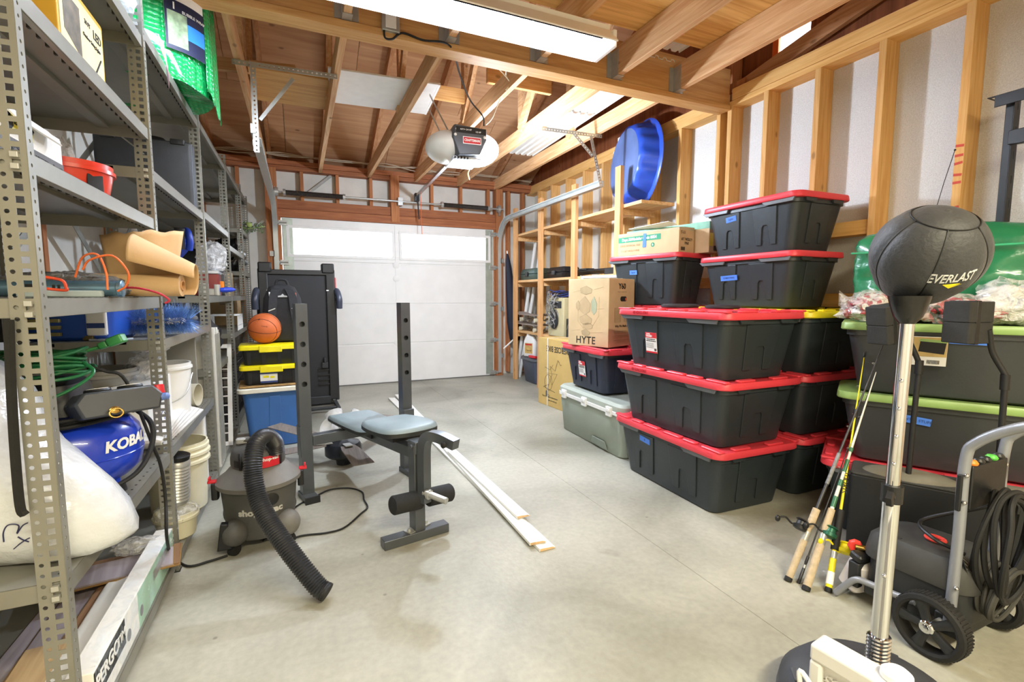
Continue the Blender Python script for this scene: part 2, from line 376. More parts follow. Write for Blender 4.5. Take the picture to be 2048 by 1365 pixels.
for px in (604, 675, 742, 864, 922, 977):
    p = A(px, 380, y=6.62); B('stud', OLDZ, wb, p.x-.02, p.x+.02, 6.62, 6.71, DZ+.216, 2.72, bevel=.002)
for x in (2.88, 3.12): B('stud', OLDZ, wb, x-.02, x+.02, 6.62, 6.71, .04, 2.72, bevel=.002)
for x in (-.98, -.62): B('stud', OLDZ, wb, x-.02, x+.02, 6.66, 6.71, .04, 2.72, bevel=.002)
B('top_plate', OLDX, wb, X0, X1, 6.60, 6.72, 2.72, 2.77, bevel=.003); B('top_plate', OLDX, wb, X0, X1, 6.585, 6.72, 2.772, 2.83, bevel=.003)
q = MB(); a = A(612, 390, y=6.70); b = A(662, 352, y=6.70); q.bar(a, b, .03, .035, (0, -1, 0)); q.obj('metal_strap', GALV, wb, smooth=False)
q = MB(); q.bar((-1.0, 6.69, 1.55), (-.36, 6.69, 2.1), .03, .05, (0, -1, 0)); q.obj('metal_strap', GALV, wb, smooth=False)

dr = root('door_1')
DOORW = mat('door_white', '#f0efec', 0.45, 0, 0.03, 6, 0.12, 180)
PANE = film('frosted_pane', (.92, .96, 1), .30, .35, .05, 4, .05)
sec = DZ/4; WZ0, WZ1 = 1.70, 2.03
WINX = [(-.085, 1.17), (1.29, 2.55)]
for k in range(3):
    q = MB(); q.box(DX0, DX1, 6.605, 6.65, .012+k*sec, (k+1)*sec-.003)
    q.box(DX0, DX1, 6.612, 6.65, (k+1)*sec-.004, (k+1)*sec+.012); q.obj('door_section', DOORW, dr, bevel=.004, smooth=False)
q = MB(); z0 = 3*sec+.012
q.box(DX0, DX1, 6.605, 6.65, z0, WZ0); q.box(DX0, DX1, 6.605, 6.65, WZ1, DZ-.002)
for (a, b) in ((DX0, WINX[0][0]), (WINX[0][1], WINX[1][0]), (WINX[1][1], DX1)): q.box(a, b, 6.605, 6.65, WZ0, WZ1)
q.obj('door_section', DOORW, dr, bevel=.004, smooth=False)
for (a, b) in WINX:
    q = MB(); t = .03
    q.box(a-t, b+t, 6.595, 6.606, WZ1-.005, WZ1+t); q.box(a-t, b+t, 6.595, 6.606, WZ0-t, WZ0+.005)
    q.box(a-t, a+.005, 6.595, 6.606, WZ0, WZ1); q.box(b-.005, b+t, 6.595, 6.606, WZ0, WZ1)
    w = q.obj('window_frame', DOORW, dr, bevel=.003, smooth=False)
    q = MB(); q.box(a, b, 6.622, 6.628, WZ0, WZ1); q.obj('pane', PANE, w, smooth=False)
q = MB(); q.box(DX0, DX1, 6.60, 6.66, 0.0, .014); q.obj('bottom_seal', mat('seal_grey', '#6b6a66', .6), dr, smooth=False)
for x in (DX0+.07, DX1-.07):
    q = MB(); q.box(x-.055, x+.055, 6.598, 6.606, .03, 2.14); q.obj('end_stile', mat('galv_stile', '#b3bdb2', .4, .5, .15, 10), dr, smooth=False)
q = MB(); q.box(1.205, 1.225, 6.596, 6.606, .7, 2.13)
for z in (1.60, 1.42, .55): q.lathe([(.045, 0), (.045, .006), (.03, .012)], (1.215, 6.604, z), (0, -1, 0), 14)
q.obj('center_stile', DOORW, dr)
for z in (.05, .54, 1.075, 1.6, 2.08):
    for x, s in ((DX0+.02, -1), (DX1-.02, 1)):
        q = MB(); q.box(x-.05, x+.05, 6.575, 6.60, z-.03, z+.03); q.cyl((x-.04*s, 6.57, z), (x+.07*s, 6.57, z), .008, n=8); q.cyl((x+.045*s, 6.57, z), (x+.065*s, 6.57, z), .024, n=12)
        q.obj('roller_hinge', GALV, dr, smooth=True)
def track(x, zr):
    P = [(x, 6.56, .05), (x, 6.56, zr-.36)]
    for k in range(1, 9): a = PI/2*k/8; P.append((x, 6.20+.36*math.cos(a), zr-.36+.36*math.sin(a)))
    P.append((x, 3.97, zr)); q = MB()
    # C profile swept along the path
    loops = []
    for i, p in enumerate(P):
        p = Vector(p); a = Vector(P[max(i-1, 0)]); b = Vector(P[min(i+1, len(P)-1)]); t = (b-a).normalized(); n = Vector((1, 0, 0)).cross(t)
        s = 1 if x > 0 else -1
        loops.append([p+Vector((s*u, 0, 0))+n*v for (u, v) in ((-.028, -.026), (-.030, -.030), (.024, -.030), (.026, 0), (.024, .030), (-.030, .030), (-.028, .026), (.021, .026), (.021, -.026))])
    q.loft(loops); q.obj('track', TRK, dr)
track(2.70, 2.265); track(-.235, 2.285)
for x in (2.70, -.235):
    for z in (.3, 1.0, 1.7):
        s = 1 if x > 0 else -1
        q = MB(); q.box(x+s*.02-.004, x+s*.02+.004, 6.53, 6.60, z-.04, z+.04); q.box(min(x, x+s*.07), max(x, x+s*.07), 6.545, 6.552, z-.03, z+.03); q.obj('track_bracket', GALV, dr, smooth=False)
# torsion spring shaft over the door
TZ = 2.43
q = MB(); q.cyl((-.26, 6.50, TZ), (2.74, 6.50, TZ), .012, n=10); q.obj('torsion_shaft', GALV, dr)
SPR = mat('spring_steel', '#4b4743', .45, .7, .1, 40)
for (a, b) in ((-.1, .55), (1.85, 2.50)):
    q = MB(); P = []; n = 52
    pr_ = [(.027 + (.004 if k % 2 else 0), (b-a)*k/(n*2)) for k in range(n*2+1)]
    q.lathe(pr_, (a, 6.50, TZ), (1, 0, 0), 14); q.obj('torsion_spring', SPR, dr)
    q = MB(); q.cyl((a-.03, 6.5, TZ), (a, 6.5, TZ), .04, n=14); q.cyl((b, 6.5, TZ), (b+.03, 6.5, TZ), .036, n=14); q.obj('spring_cone', GALV, dr)
for x in (-.22, 2.69):
    q = MB(); q.cyl((x, 6.5, TZ), (x+(.04 if x < 0 else -.04), 6.5, TZ), .055, .05, 18); q.box(x-.005, x+.005, 6.49, 6.585, TZ-.09, TZ+.06); q.obj('cable_drum', GALV, dr)
q = MB(); q.box(1.24, 1.30, 6.49, 6.60, TZ-.05, TZ+.05); q.obj('shaft_bracket', GALV, dr, smooth=False)

# ---- roof structure
cl = root('ceiling')
ZJ = 2.72
BEAM = B('beam', BEAMW, cl, -1.12, SX, 2.955, 3.045, 2.715, 2.99, bevel=.004)
B('ledger', STUDX, cl, -1.12, SX, 2.94, 3.06, 2.672, 2.712, bevel=.003)
JX = [-.92, -.31, .30, .89, 1.50, 2.10, 2.66]
def roofz(y): return 2.86 + (6.9-y)*.42
for x in JX:
    B('joist', JOIST, cl, x-.02, x+.02, 3.05, 6.64, ZJ, ZJ+.14, bevel=.002)
    q = MB(); q.bar((x+.045, 6.85, 2.90), (x+.045, .9, roofz(.9)-.03), .04, .14, (0, 0, 1)); q.obj('rafter', OLDY, cl, smooth=False)
    q = MB(); q.bar((x+.02, 4.55, ZJ+.10), (x+.02, 4.55, roofz(4.55)-.1), .038, .09, (0, 1, 0)); q.obj('strut', JOIST, cl, smooth=False)
    q = MB(); q.bar((x-.015, 4.5, ZJ+.12), (x-.015, 3.2, roofz(3.2)-.12), .038, .09, (0, 0, 1)); q.obj('strut', JOIST, cl, smooth=False)
for (xa, ya, xb, yb) in ((-.3, 4.7, .30, 4.75), (.89, 4.4, 1.5, 4.4), (1.5, 3.9, 2.1, 3.9), (2.1, 3.6, 2.66, 3.6)):
    q = MB(); q.bar((xa, ya, ZJ+.30), (xb, yb, ZJ+.30), .038, .12, (0, 0, 1)); q.obj('brace', STUDX, cl, smooth=False)
for x in JX[2:]:
    B('joist', JOIST, cl, x-.022, x+.022, Y0, 2.95, ZJ, ZJ+.19, bevel=.003)
    q = MB(); q.box(x-.027, x-.023, 2.875, 2.953, ZJ-.004, ZJ+.17); q.box(x+.023, x+.027, 2.875, 2.953, ZJ-.004, ZJ+.17); q.box(x-.027, x+.027, 2.875, 2.953, ZJ-.006, ZJ-.002)
    q.box(x-.065, x-.027, 2.950, 2.954, ZJ, ZJ+.17); q.box(x+.027, x+.065, 2.950, 2.954, ZJ, ZJ+.17); q.obj('joist_hanger', GALV, cl, smooth=False)
    q = MB(); q.box(x-.025, x+.025, 3.046, 3.10, ZJ-.004, ZJ+.03); q.obj('joist_hanger', GALV, cl, smooth=False)
for x in JX[:2]: B('joist', JOIST, cl, x-.022, x+.022, Y0, 2.95, ZJ, ZJ+.19, bevel=.003)
for (x0, x1) in ((1.28, 2.09), (2.095, 2.69)):
    for (y0, y1) in ((Y0, -.05), (-.045, 1.45), (1.455, 2.69)): B('deck_sheet', DECK, cl, x0, x1, y0, y1, ZJ+.192, ZJ+.21)
# roof boards in sheets
for i in range(4):
    for j in range(5):
        xa = -1.3+i*1.22; ya = 7.05-j*1.22; yb = ya-1.215
        if j % 2: xa -= .5
        xb = min(xa+1.215, 3.42)
        q = MB(); za, zb = roofz(ya)+.075, roofz(yb)+.075
        q.add([(xa, ya, za), (xb, ya, za), (xb, yb, zb), (xa, yb, zb), (xa, ya, za+.02), (xb, ya, za+.02), (xb, yb, zb+.02), (xa, yb, zb+.02)],
              [(0, 1, 2, 3), (7, 6, 5, 4), (0, 4, 5, 1), (1, 5, 6, 2), (2, 6, 7, 3), (3, 7, 4, 0)])
        q.obj('roof_sheet', PLY, cl, smooth=False)
q = MB(); q.bar((1.1, 7.3, roofz(7.3)+.13), (1.1, .8, roofz(.8)+.13), 4.9, .02); q.obj('roof_gap_seal', PLY, cl, smooth=False)  # extra layer added above the sheets to keep sky out of their gaps
q = MB()
q.box(3.0, 3.42, .9, 6.9, 5.55, 5.57); q.box(-1.3, 3.42, Y0-.1, 1.0, 5.40, 5.42); q.obj('roof_sheet', PLY, cl, smooth=False)
# gable end on the right, with the vent opening that lets the sky in
gx = 3.36
oy0, oy1, oz0, oz1 = 2.40, 2.66, 2.985, 3.16
q = MB()
q.box(gx, gx+.015, Y0, oy0, 2.83, 5.5); q.box(gx, gx+.015, oy1, 7.0, 2.83, 5.5); q.box(gx, gx+.015, oy0, oy1, 2.83, oz0); q.box(gx, gx+.015, oy0, oy1, oz1, 5.5)
q.obj('gable_board', GABLE, cl, smooth=False)
q = MB(); q.box(X0-.1, X0-.08, Y0, 7.0, 2.80, 5.5); q.obj('gable_board', GABLE, cl, smooth=False)
q = MB(); q.box(X0-.1, 3.42, Y0-.1, Y0-.08, 2.80, 5.5); q.obj('gable_board', GABLE, cl, smooth=False)
q = MB(); q.box(gx-.01, gx+.01, oy1-.02, oy1+.03, oz0-.02, oz1+.02); q.obj('vent_edge', mat('vent_orange', '#e0641e', .6), cl, smooth=False)
q = MB(); q.bar((3.30, 3.2, 2.79), (3.30, .9, 3.235), .038, .11, (0, 0, 1)); q.obj('gable_rafter', OLDY, cl, smooth=False)
q = MB(); q.bar((3.28, 2.85, 2.86), (3.28, 3.25, 2.86), .05, .07, (0, 0, 1)); q.bar((3.32, 3.0, 2.83), (3.32, 3.0, 3.3), .05, .09, (0, 1, 0)); q.obj('gable_stud', OLDZ, cl, smooth=False)
q = MB(); q.box(X0-.1, 3.45, 6.72, 6.95, 2.83, 2.86); q.box(X0-.1, 3.45, 6.95, 6.97, 2.6, 3.1); q.obj('soffit_board', OLDX, cl, smooth=False)
# old household wires stapled along the back plate
for k in range(3):
    P = [(-1.0+.42*i, 6.50+.04*math.sin(i*2+k), 2.835+.05*abs(math.sin(i*1.3+k*1.7))) for i in range(11)]
    q = MB(); q.tube(spline(P, 4), .006, 6); q.obj('cable', mat('wire_tan', '#b7a78f', .6), cl)
# =================================================================== left: steel shelving and what stands on it
FX, BX = -.52, -1.01                                   # front and back line of the shelving
def strip(q, o, u, v, n, pitch, cols):
    """perforated flange: n cells along v, columns (width, kind) along u; real square and round holes"""
    o = Vector(o); u = Vector(u); v = Vector(v); x = 0
    for (w, kind, hx, hy) in cols:
        for i in range(n):
            c = o+u*(x+w/2)+v*(pitch*(i+.5))
            O = [c+u*a+v*b for (a, b) in ((w/2, 0), (w/2, pitch/2), (0, pitch/2), (-w/2, pitch/2), (-w/2, 0), (-w/2, -pitch/2), (0, -pitch/2), (w/2, -pitch/2))]
            if kind == 'r': I = [c+u*(hx*math.cos(k*PI/4))+v*(hy*math.sin(k*PI/4)) for k in range(8)]
            else: I = [c+u*a*hx+v*b*hy for (a, b) in ((1, 0), (1, 1), (0, 1), (-1, 1), (-1, 0), (-1, -1), (0, -1), (1, -1))]
            q.add(O+I, [(k, (k+1) % 8, 8+(k+1) % 8, 8+k) for k in range(8)])
        x += w
YP = [1.385, 2.385, 3.53, 4.70, 5.86, 6.52]
unit = thing('steel_shelving_unit', 'long run of grey slotted-post steel shelving along the left wall', 'shelving', (FX, 2.385, 0))
def L(x, y, z): return Vector((x-FX, y-2.385, z))
pitch = .0256; NC = 92
q = MB()
strip(q, (0, 0, 0), (0, 1, 0), (0, 0, 1), NC, pitch, [(.030, 'r', .0042, .0042)])
strip(q, (0, 0, 0), (-1, 0, 0), (0, 0, 1), NC, pitch, [(.006, 'r', 1e-4, 1e-4), (.024, 's', .0072, .0072), (.022, 'r', .005, .005)])
post = q.obj('post', STEEL_PAINT, unit, solid=.002, smooth=False); post.location = L(FX, YP[0], 0)
for y in YP[1:]:
    p = post.copy(); COL.objects.link(p); p.location = L(FX, y, 0)
for y in YP:
    p = post.copy(); COL.objects.link(p); p.location = L(BX, y+.03, 0); p.rotation_euler = (0, 0, PI)
for y in YP:
    q = MB(); c = L(FX, y, 0); q.box(c.x-.055, c.x+.004, c.y-.004, c.y+.034, 0, .004); q.obj('foot_plate', BLACK, unit, smooth=False)
LEV = [[2.20, 1.85, 1.50, 1.185, .53, .075], [2.25, 1.70, 1.01, .54, .06], [2.27, 1.72, 1.19, .72, .06], [2.29, 1.62, 1.19, .87, .06], [2.30, 1.90, 1.45, .87, .06]]
def shelf_mesh(y0, y1):
    q = MB(); x0, x1 = BX+.003-FX, -.003; a, b = y0-2.385+.004, y1-2.385-.004
    q.box(x0, x1, a, b, -.003, 0); q.box(x1-.003, x1, a, b, -.044, 0); q.box(x0, x0+.003, a, b, -.044, 0); q.box(x0, x1, a, a+.003, -.044, 0); q.box(x0, x1, b-.003, b, -.044, 0)
    q.box(x1-.02, x1-.003, a, b, -.044, -.041); q.box(x0+.1, x0+.14, a, b, -.018, -.003); q.box(x1-.16, x1-.12, a, b, -.018, -.003)
    return q
for k, lv in enumerate(LEV):
    for z in lv:
        s = shelf_mesh(YP[k], YP[k+1]).obj('shelf', STEEL_PAINT, unit, bevel=.0015, smooth=False); s.location.z = z
        # slot row and clips
        if k < 2:
            n = int((YP[k+1]-YP[k])/.045); q = MB()
            for i in range(1, n):
                y = YP[k]+i*.045-2.385; q.box(-.030, -.024, y-.004, y+.004, z-.0446, z+.0006)
            q.obj('slot_row', INK, unit, smooth=False, kind='stuff')
        for y in (YP[k], YP[k+1]):
            q = MB(); c = L(FX, y, z)
            for dz in (-.012, -.036): q.box(c.x-.026, c.x-.012, c.y-.009, c.y+.001, c.z+dz-.006, c.z+dz+.006)
            q.obj('shelf_clip', GALV, unit, bevel=.001, smooth=False)
def brace(y0, y1, z0, z1):
    for (a, b) in ((z0, z1), (z1, z0)):
        q = MB(); q.bar(L(BX-.006, y0, a), L(BX-.006, y1, b), .004, .036, (0, 0, 1)); q.obj('cross_brace', STEEL_PAINT, unit, smooth=False)
brace(2.40, 3.5, 1.28, 2.05); brace(3.55, 4.68, 1.22, 2.25); brace(4.72, 5.84, 1.22, 2.27); brace(1.4, 2.38, 1.2, 1.75)
q = MB(); q.bar(L(FX-.03, 2.41, 1.76), L(BX, 2.41, 2.15), .004, .036, (0, 1, 0)); q.obj('cross_brace', STEEL_PAINT, unit, smooth=False)

def carton(name, label, x0, x1, y0, y1, z0, z1, m=KRAFT, cat='box', rot=0.0, group=None, seam=True):
    """cardboard box with flap seam and tape, standing at its base centre"""
    t = thing(name, label, cat, ((x0+x1)/2, (y0+y1)/2, z0), rot, group)
    w, d, h = (x1-x0)/2, (y1-y0)/2, z1-z0
    q = MB(); q.box(-w, w, -d, d, 0, h); q.obj('body', m, t, bevel=.003)
    if seam:
        q = MB(); long_y = d > w
        for s in (-1, 1):
            if long_y: q.box(min(s*.0015, s*(w-.002)), max(s*.0015, s*(w-.002)), -d+.002, d-.002, h, h+.004)
            else: q.box(-w+.002, w-.002, min(s*.0015, s*(d-.002)), max(s*.0015, s*(d-.002)), h, h+.004)
        q.obj('flap', m, t, smooth=False)
        q = MB()
        if long_y: q.box(-.025, .025, -d-.0008, d+.0008, h+.004, h+.0048); q.box(-.025, .025, -d-.001, -d, h*.8, h+.004)
        else: q.box(-w-.0008, w+.0008, -.025, .025, h+.004, h+.0048); q.box(-w-.001, -w, -.025, .025, h*.8, h+.004)
        q.obj('tape', TAPEC, t, smooth=False)
    return t
# --- top shelf of the near bay and the shelf below
YCARD = mat('yellow_carton', '#e0ac35', .7, 0, .06, 10)
t = carton('yellow_carton', 'yellow cardboard box with a printed side on the high near shelf', -.86, -.585, 1.80, 2.16, 1.851, 2.105, YCARD)
q = MB(); panel(q, (.138, 0, .125), (0, 1, 0), (0, 0, 1), .33, .23); q.obj('printed_side', mat('pale_print', '#ead9a0', .6, 0, .15, 14), t, smooth=False)
q = MB(); q.prism([(-.14, -.02), (-.02, -.06), (-.02, .09), (-.14, .09)], .0012, frame((.138, 0, .125), (0, 1, 0), (0, 0, 1))); q.obj('photo', mat('photo_print', '#5d5340', .5, 0, .5, 30), t, smooth=False)
text('LED', .04, (.1395, .12, .19), (0, 1, 0), (0, 0, 1), INK, t, bold=.01)
text('24 FT', .02, (.1395, .04, .20), (0, 1, 0), (0, 0, 1), INK, t); text('Outdoor String Lights', .016, (.1395, .07, .155), (0, 1, 0), (0, 0, 1), INK, t)
q = MB(); q.bar((.139, -.06, .03), (.139, .12, .07), .004, .006, (1, 0, 0)); q.bar((.139, .06, .04), (.139, .14, .13), .004, .005, (1, 0, 0)); q.obj('printed_tree', INK, t, smooth=False)
t = carton('white_carton', 'white carton with black band and yellow sticker behind the near post', -.90, -.64, 1.56, 1.92, 1.501, 1.655, PAPERW)
q = MB(); panel(q, (.1306, 0, .045), (0, 1, 0), (0, 0, 1), .358, .075); q.obj('black_band', mat('band_grey', '#57585a', .6), t, smooth=False)
text('CONTRAC', .06, (.1318, .03, .045), (0, 1, 0), (0, 0, 1), INK, t, bold=.02)
q = MB(); panel(q, (.1306, -.06, .125), (0, 1, 0), (0, 0, 1), .13, .05); q.obj('yellow_sticker', YELLOW, t, smooth=False)
text('HOUSE WRAP', .017, (.1318, -.045, .125), (0, 1, 0), (0, 0, 1), INK, t, bold=.02)
q = MB(); q.prism([(-.02, -.02), (0, .02), (.02, -.02), (0, -.04)], .001, frame((.1316, -.115, .135), (0, 1, 0), (0, 0, 1))); q.obj('diamond', INK, t, smooth=False)
q = MB(); q.bar((.13, -.03, .156), (.16, -.03, .12), .25, .004, (1, 0, 0)); q.obj('flap', PAPERW, t, smooth=False)
t = thing('wire_grille', 'black curved wire grille leaning behind the red tub', 'grille', (-.82, 2.35, 1.501))
for k in range(7):
    q = MB(); r = .05+.022*k; q.tube([(r*math.cos(a)*.9, .0, .005+r*math.sin(a)) for a in [PI*j/12 for j in range(13)]], .004, 6); q.obj('wire', BLACK, t)
q = MB(); q.bar((-.18, 0, .004), (.18, 0, .004), .008, .008); q.bar((0, .004, .01), (0, .004, .2), .008, .008); q.obj('rail', BLACK, t)
def tub(name, label, c, r0, r1, h, m, cat, th=.006, rim=.008, hole=False):
    t = thing(name, label, cat, c)
    q = MB(); q.lathe([(r0-.006, 0), (r0, .006), (r1, h-.03), (r1+rim, h-.03), (r1+rim, h-.018), (r1+.001, h-.016), (r1+.002, h), (r1-th, h), (r0-th, .012), (.001, .01)], n=36, c1=True); q.obj('shell', m, t)
    return t
t = tub('red_tub', 'red plastic tub with hand hole on the shelf under the white carton', A(176, 345, y=2.12)-Vector((0, 0, 0)), .10, .118, .13, mat('orange_red_plastic', '#d8361c', .3, 0, .05, 12, coat=.3), 'tub'); t.location.z = 1.501; t.location.x = -.695
q = MB(); q.lathe([(.119, 0), (.1235, .004), (.119, .008)], (0, 0, .10), n=36, c0=False, c1=False); q.obj('raised_ring', mat('orange_rim', '#e8622a', .35), t)
q = MB(); q.rbox(.05, .006, .055, .02, .002); o = q.obj('hand_hole', INK, t); o.location = (.09, -.066, .035); o.rotation_euler = (0, 0, R(52))
def crumple(c, rx, ry, rzz, seed=0, amp=.25, f=3.0, flat=True, nu=36, nv=22):
    """crumpled bag: noisy ellipsoid with a flattened base"""
    q = MB(); c = Vector(c)
    q.ball((0, 0, 0), rx, ry, rzz, nu, nv, lambda d: 1+amp*(noise.noise(d*f+Vector((seed, 0, 0)))+.5*noise.noise(d*f*2.7+Vector((0, seed, 0)))))
    q.V = [Vector((v.x, v.y, max(v.z, -rzz*.8)+rzz*.8)) for v in q.V]
    return q
def bag(name, label, c, r, m, seed=0, amp=.25, f=3.0, cat='bag', neck=None, rot=0.0, group=None, sub=0):
    t = thing(name, label, cat, c, rot, group)
    crumple((0, 0, 0), *r, seed, amp, f).obj('sack', m, t, angle=60, sub=sub)
    if neck:
        q = MB(); n = Vector(neck); q.tube([n*.75, n*.95, n*1.15, n*1.35], [.012, .016, .03, .038], 10); q.obj('neck', m, t)
    return t
bag('clear_parts_bag', 'clear plastic bag of parts behind the red tub', (-.765, 2.29, 1.501), (.045, .045, .14), film('clear_film_b', (1, 1, 1), .3, .1, .8, 20), 3, .25, cat='bag')
t = thing('rag', 'crumpled white paper next to the white carton', 'paper', (-.70, 2.02, 1.501)); crumple((0, 0, 0), .035, .05, .05, 9, .35).obj('sheet', PAPERW, t, angle=20)
# --- eye-level shelf of the near bay
t = thing('work_light', 'blue metallic tube work light lying on the eye level shelf', 'lamp', (-.66, 1.86, 1.212))
BLUEM = mat('blue_metal', '#6f93ad', .25, .7, .1, 12)
q = MB(); q.lathe([(.020, -.17), (.024, -.165), (.024, .15), (.026, .152), (.026, .162), (.018, .165)], ax=(1, -.05, 0), n=20); q.obj('barrel', BLUEM, t)
q = MB(); q.lathe([(.018, -.24), (.021, -.235), (.018, -.17), (.014, -.165)], ax=(1, -.05, 0), n=16); q.obj('head', GALV, t)
q = MB(); q.rbox(.20, .02, .02, .009, .003, z=-.026, cx=.02, cy=-.026); q.obj('handle_bar', mat('pale_blue', '#a9b8bd', .4), t)
q = MB(); q.box(-.06, -.035, -.026, -.0245, -.005, .012); q.box(.0, .006, -.026, -.0245, -.004, .01); q.box(.012, .018, -.026, -.0245, -.004, .01); q.obj('switch', INK, t, smooth=False)
bag('dark_parts_bag', 'clear bag of dark parts lying behind the blue work light', (-.70, 2.02, 1.186), (.17, .10, .045), film('smoky_film', (.5, .5, .5), .6, .15, .9, 22), 5, .3)
for k, (P, r_) in enumerate([([(150, 555), (165, 515), (195, 510), (212, 545), (215, 580)], .003), ([(165, 540), (180, 520), (225, 512), (256, 545), (252, 572), (235, 583)], .003), ([(65, 552), (100, 556), (125, 562), (132, 575), (130, 581), (85, 577)], .004)]):
    q = MB(); q.tube(spline([A(x, y, y=1.80-.01*k) for (x, y) in P], 8), r_, 6)
    m = mat('string_orange', '#e06a2a', .6, 0, .5, 9) if k < 2 else mat('string_red', '#e2502c', .6, 0, .5, 7)
    o = quick(('trimmer_line' if k < 2 else 'elastic_cord'), q, m, ['thin orange line curling up against the kraft roll', 'thin orange line looping over the shelf front', 'orange and yellow cord end beside the work light'][k], 'cord')
t = thing('kraft_paper_roll', 'roll of brown kraft paper with loose torn sheet sticking out of shelf', 'paper roll', (-.60, 2.13, 1.187), R(-6))
PAP = mat('kraft_paper', '#c9a577', .75, 0, .08, 7, .15, 25); PAPD = mat('kraft_core', '#b98a5a', .8)
q = MB(); q.lathe([(.018, -.28), (.040, -.28), (.040, .21), (.018, .21), (.018, -.28)], (0, 0, .041), (1, 0, 0), 28, False, False); q.obj('roll', PAP, t)
q = MB(); q.lathe([(.015, -.285), (.019, -.285), (.019, .214), (.015, .214), (.015, -.285)], (0, 0, .041), (1, 0, 0), 20, False, False); q.obj('core', PAPD, t)
def kraft(u, v):
    # loose sheet winding off the roll: a widening curl that stands up and folds over
    a = -.5*PI + v*2.35*PI; r = .045+.075*min(1, v*1.4)
    x = -.20+.43*u + .06*v*(u-.3); y = r*math.cos(a)*.95+.01; z = .045+r*math.sin(a)+.055*v+.02*math.sin(u*6)*v
    return (x, y, max(z, .004))
def kraft(u, v):
    rr0 = .108-.052*u; a = R(-75)+R(250)*v
    return (.06+.185*u+.02*v, .0+rr0*math.cos(a)*.9, .005+rr0+rr0*math.sin(a))
q = MB(); q.grid(kraft, 24, 30); q.obj('loose_sheet', PAP, t, solid=.0012, angle=60)
def torn(u, v):
    x = -.02+.20*u; return (x-.05*v*(1-u), .03+.07*v+.06*u*v-.05*math.sin(PI*u)*v, .03+.225*v-.03*v*(1-u)+.016*noise.noise(Vector((u*7, 2, 0)))*v)
q = MB(); q.grid(torn, 20, 12); q.obj('torn_sheet', PAP, t, solid=.0012, angle=60)
q = MB(); q.tube(spline([A(228, 578, y=1.95), A(270, 576, y=1.9), A(315, 586, y=1.86), A(338, 600, y=1.86), A(330, 607, y=1.86)], 6), .0035, 6)
quick('tie_cord', q, mat('cord_red', '#b3263a', .6), 'thin red cord hanging over the shelf in front of the blue brush', 'cord')
# --- shelf of the second bay: car wash things
def toolbox():
    t = thing('blue_tool_case', 'blue and black power tool case on the shelf behind the eye level one', 'case', (-.83, 2.56, 1.011), R(-8))
    BL = mat('tool_blue', '#1f4fae', .4, 0, .08)
    q = MB(); q.rbox(.30, .22, .16, .03, .012); q.obj('body', BL, t)
    q = MB()
    for k in range(5): q.box(-.14, -.02, -.125+.0, -.109, .02+.027*k, .034+.027*k)
    q.obj('vent_ribs', mat('rib_yellow', '#8d8350', .5), t, bevel=.002)
    q = MB(); q.rbox(.13, .05, .17, .02, .01, cx=-.20, cy=-.10); q.obj('handle', BLACK, t)
    q = MB(); q.rbox(.07, .02, .13, .01, .004, z=.02, cx=.10, cy=-.115); q.obj('latch', WHITE, t)
    q = MB(); q.box(.07, .13, -.1262, -.125, .05, .07); q.obj('logo_plate', LBLUE, t, smooth=False)
toolbox()
t = thing('wash_brush', 'fluffy blue wash brush with soft bristles on the second bay shelf', 'brush', A(285, 640, y=2.62)); t.location.z = 1.012; t.location.x = -.655
q = MB(); q.rbox(.34, .07, .03, .015, .006, z=.05); q.obj('core', WHITE, t)
q = MB(); rr = random.Random(3)
for k in range(4200):
    a = rr.uniform(0, 2*PI); x = rr.uniform(-.19, .19); el = rr.uniform(0, 2*PI); l = rr.uniform(.05, .095)
    b = Vector((x, .03*math.cos(el), .065+.012*math.sin(el))); d = Vector((rr.uniform(-.5, .5)+x*2.2, math.cos(el)*1.1, math.sin(el)*.85)).normalized()
    e = b+d*l; e.z = max(e.z, .002); s = d.orthogonal().normalized()*.0018; q.add([b-s, b+s, e], [(0, 1, 2)])
q.obj('bristles', mat('bristle_blue', '#5c86c4', .55, 0, .4, 25), t, smooth=False, kind='stuff')
t = thing('scrub_brush', 'scrub brush with dark back and blue bristles beside the fluffy brush', 'brush', (-.585, 3.22, 1.011), R(80))
q = MB(); q.rbox(.2, .06, .03, .028, .01, z=.035); q.obj('back', mat('brush_grey', '#5d5a55', .5), t)
q = MB()
for k in range(300):
    x = rr.uniform(-.09, .09); y = rr.uniform(-.026, .026); q.add([(x-.002, y, .037), (x+.002, y, .037), (x*1.08, y*1.25, .0)], [(0, 1, 2)])
q.obj('bristles', mat('bristle_navy', '#2f3f9c', .6, 0, .3, 30), t, smooth=False, kind='stuff')
t = thing('squeegee', 'small white handled squeegee lying at the shelf edge', 'squeegee', (-.555, 2.95, 1.011), R(62))
q = MB(); q.rbox(.11, .018, .014, .008, .004, cx=.05); q.obj('handle', WHITE, t)
q = MB(); q.rbox(.03, .07, .012, .004, .002, cx=-.02); q.obj('blade', mat('blade_grey', '#75799a', .5), t)
t = thing('plastic_sheet_pack', 'flat pack of clear plastic strips lying by the blue tool case', 'packet', (-.74, 2.44, 1.012), R(-20))
q = MB(); q.box(-.02, .10, -.035, .035, 0, .006); q.obj('strips', film('strip_film', (.9, .95, 1), .5, .1, .2, 8), t, smooth=False)
q = MB(); q.box(-.06, -.02, -.015, .015, 0, .018); q.obj('clip', mat('brass', '#8a7a50', .35, .7), t, bevel=.002)

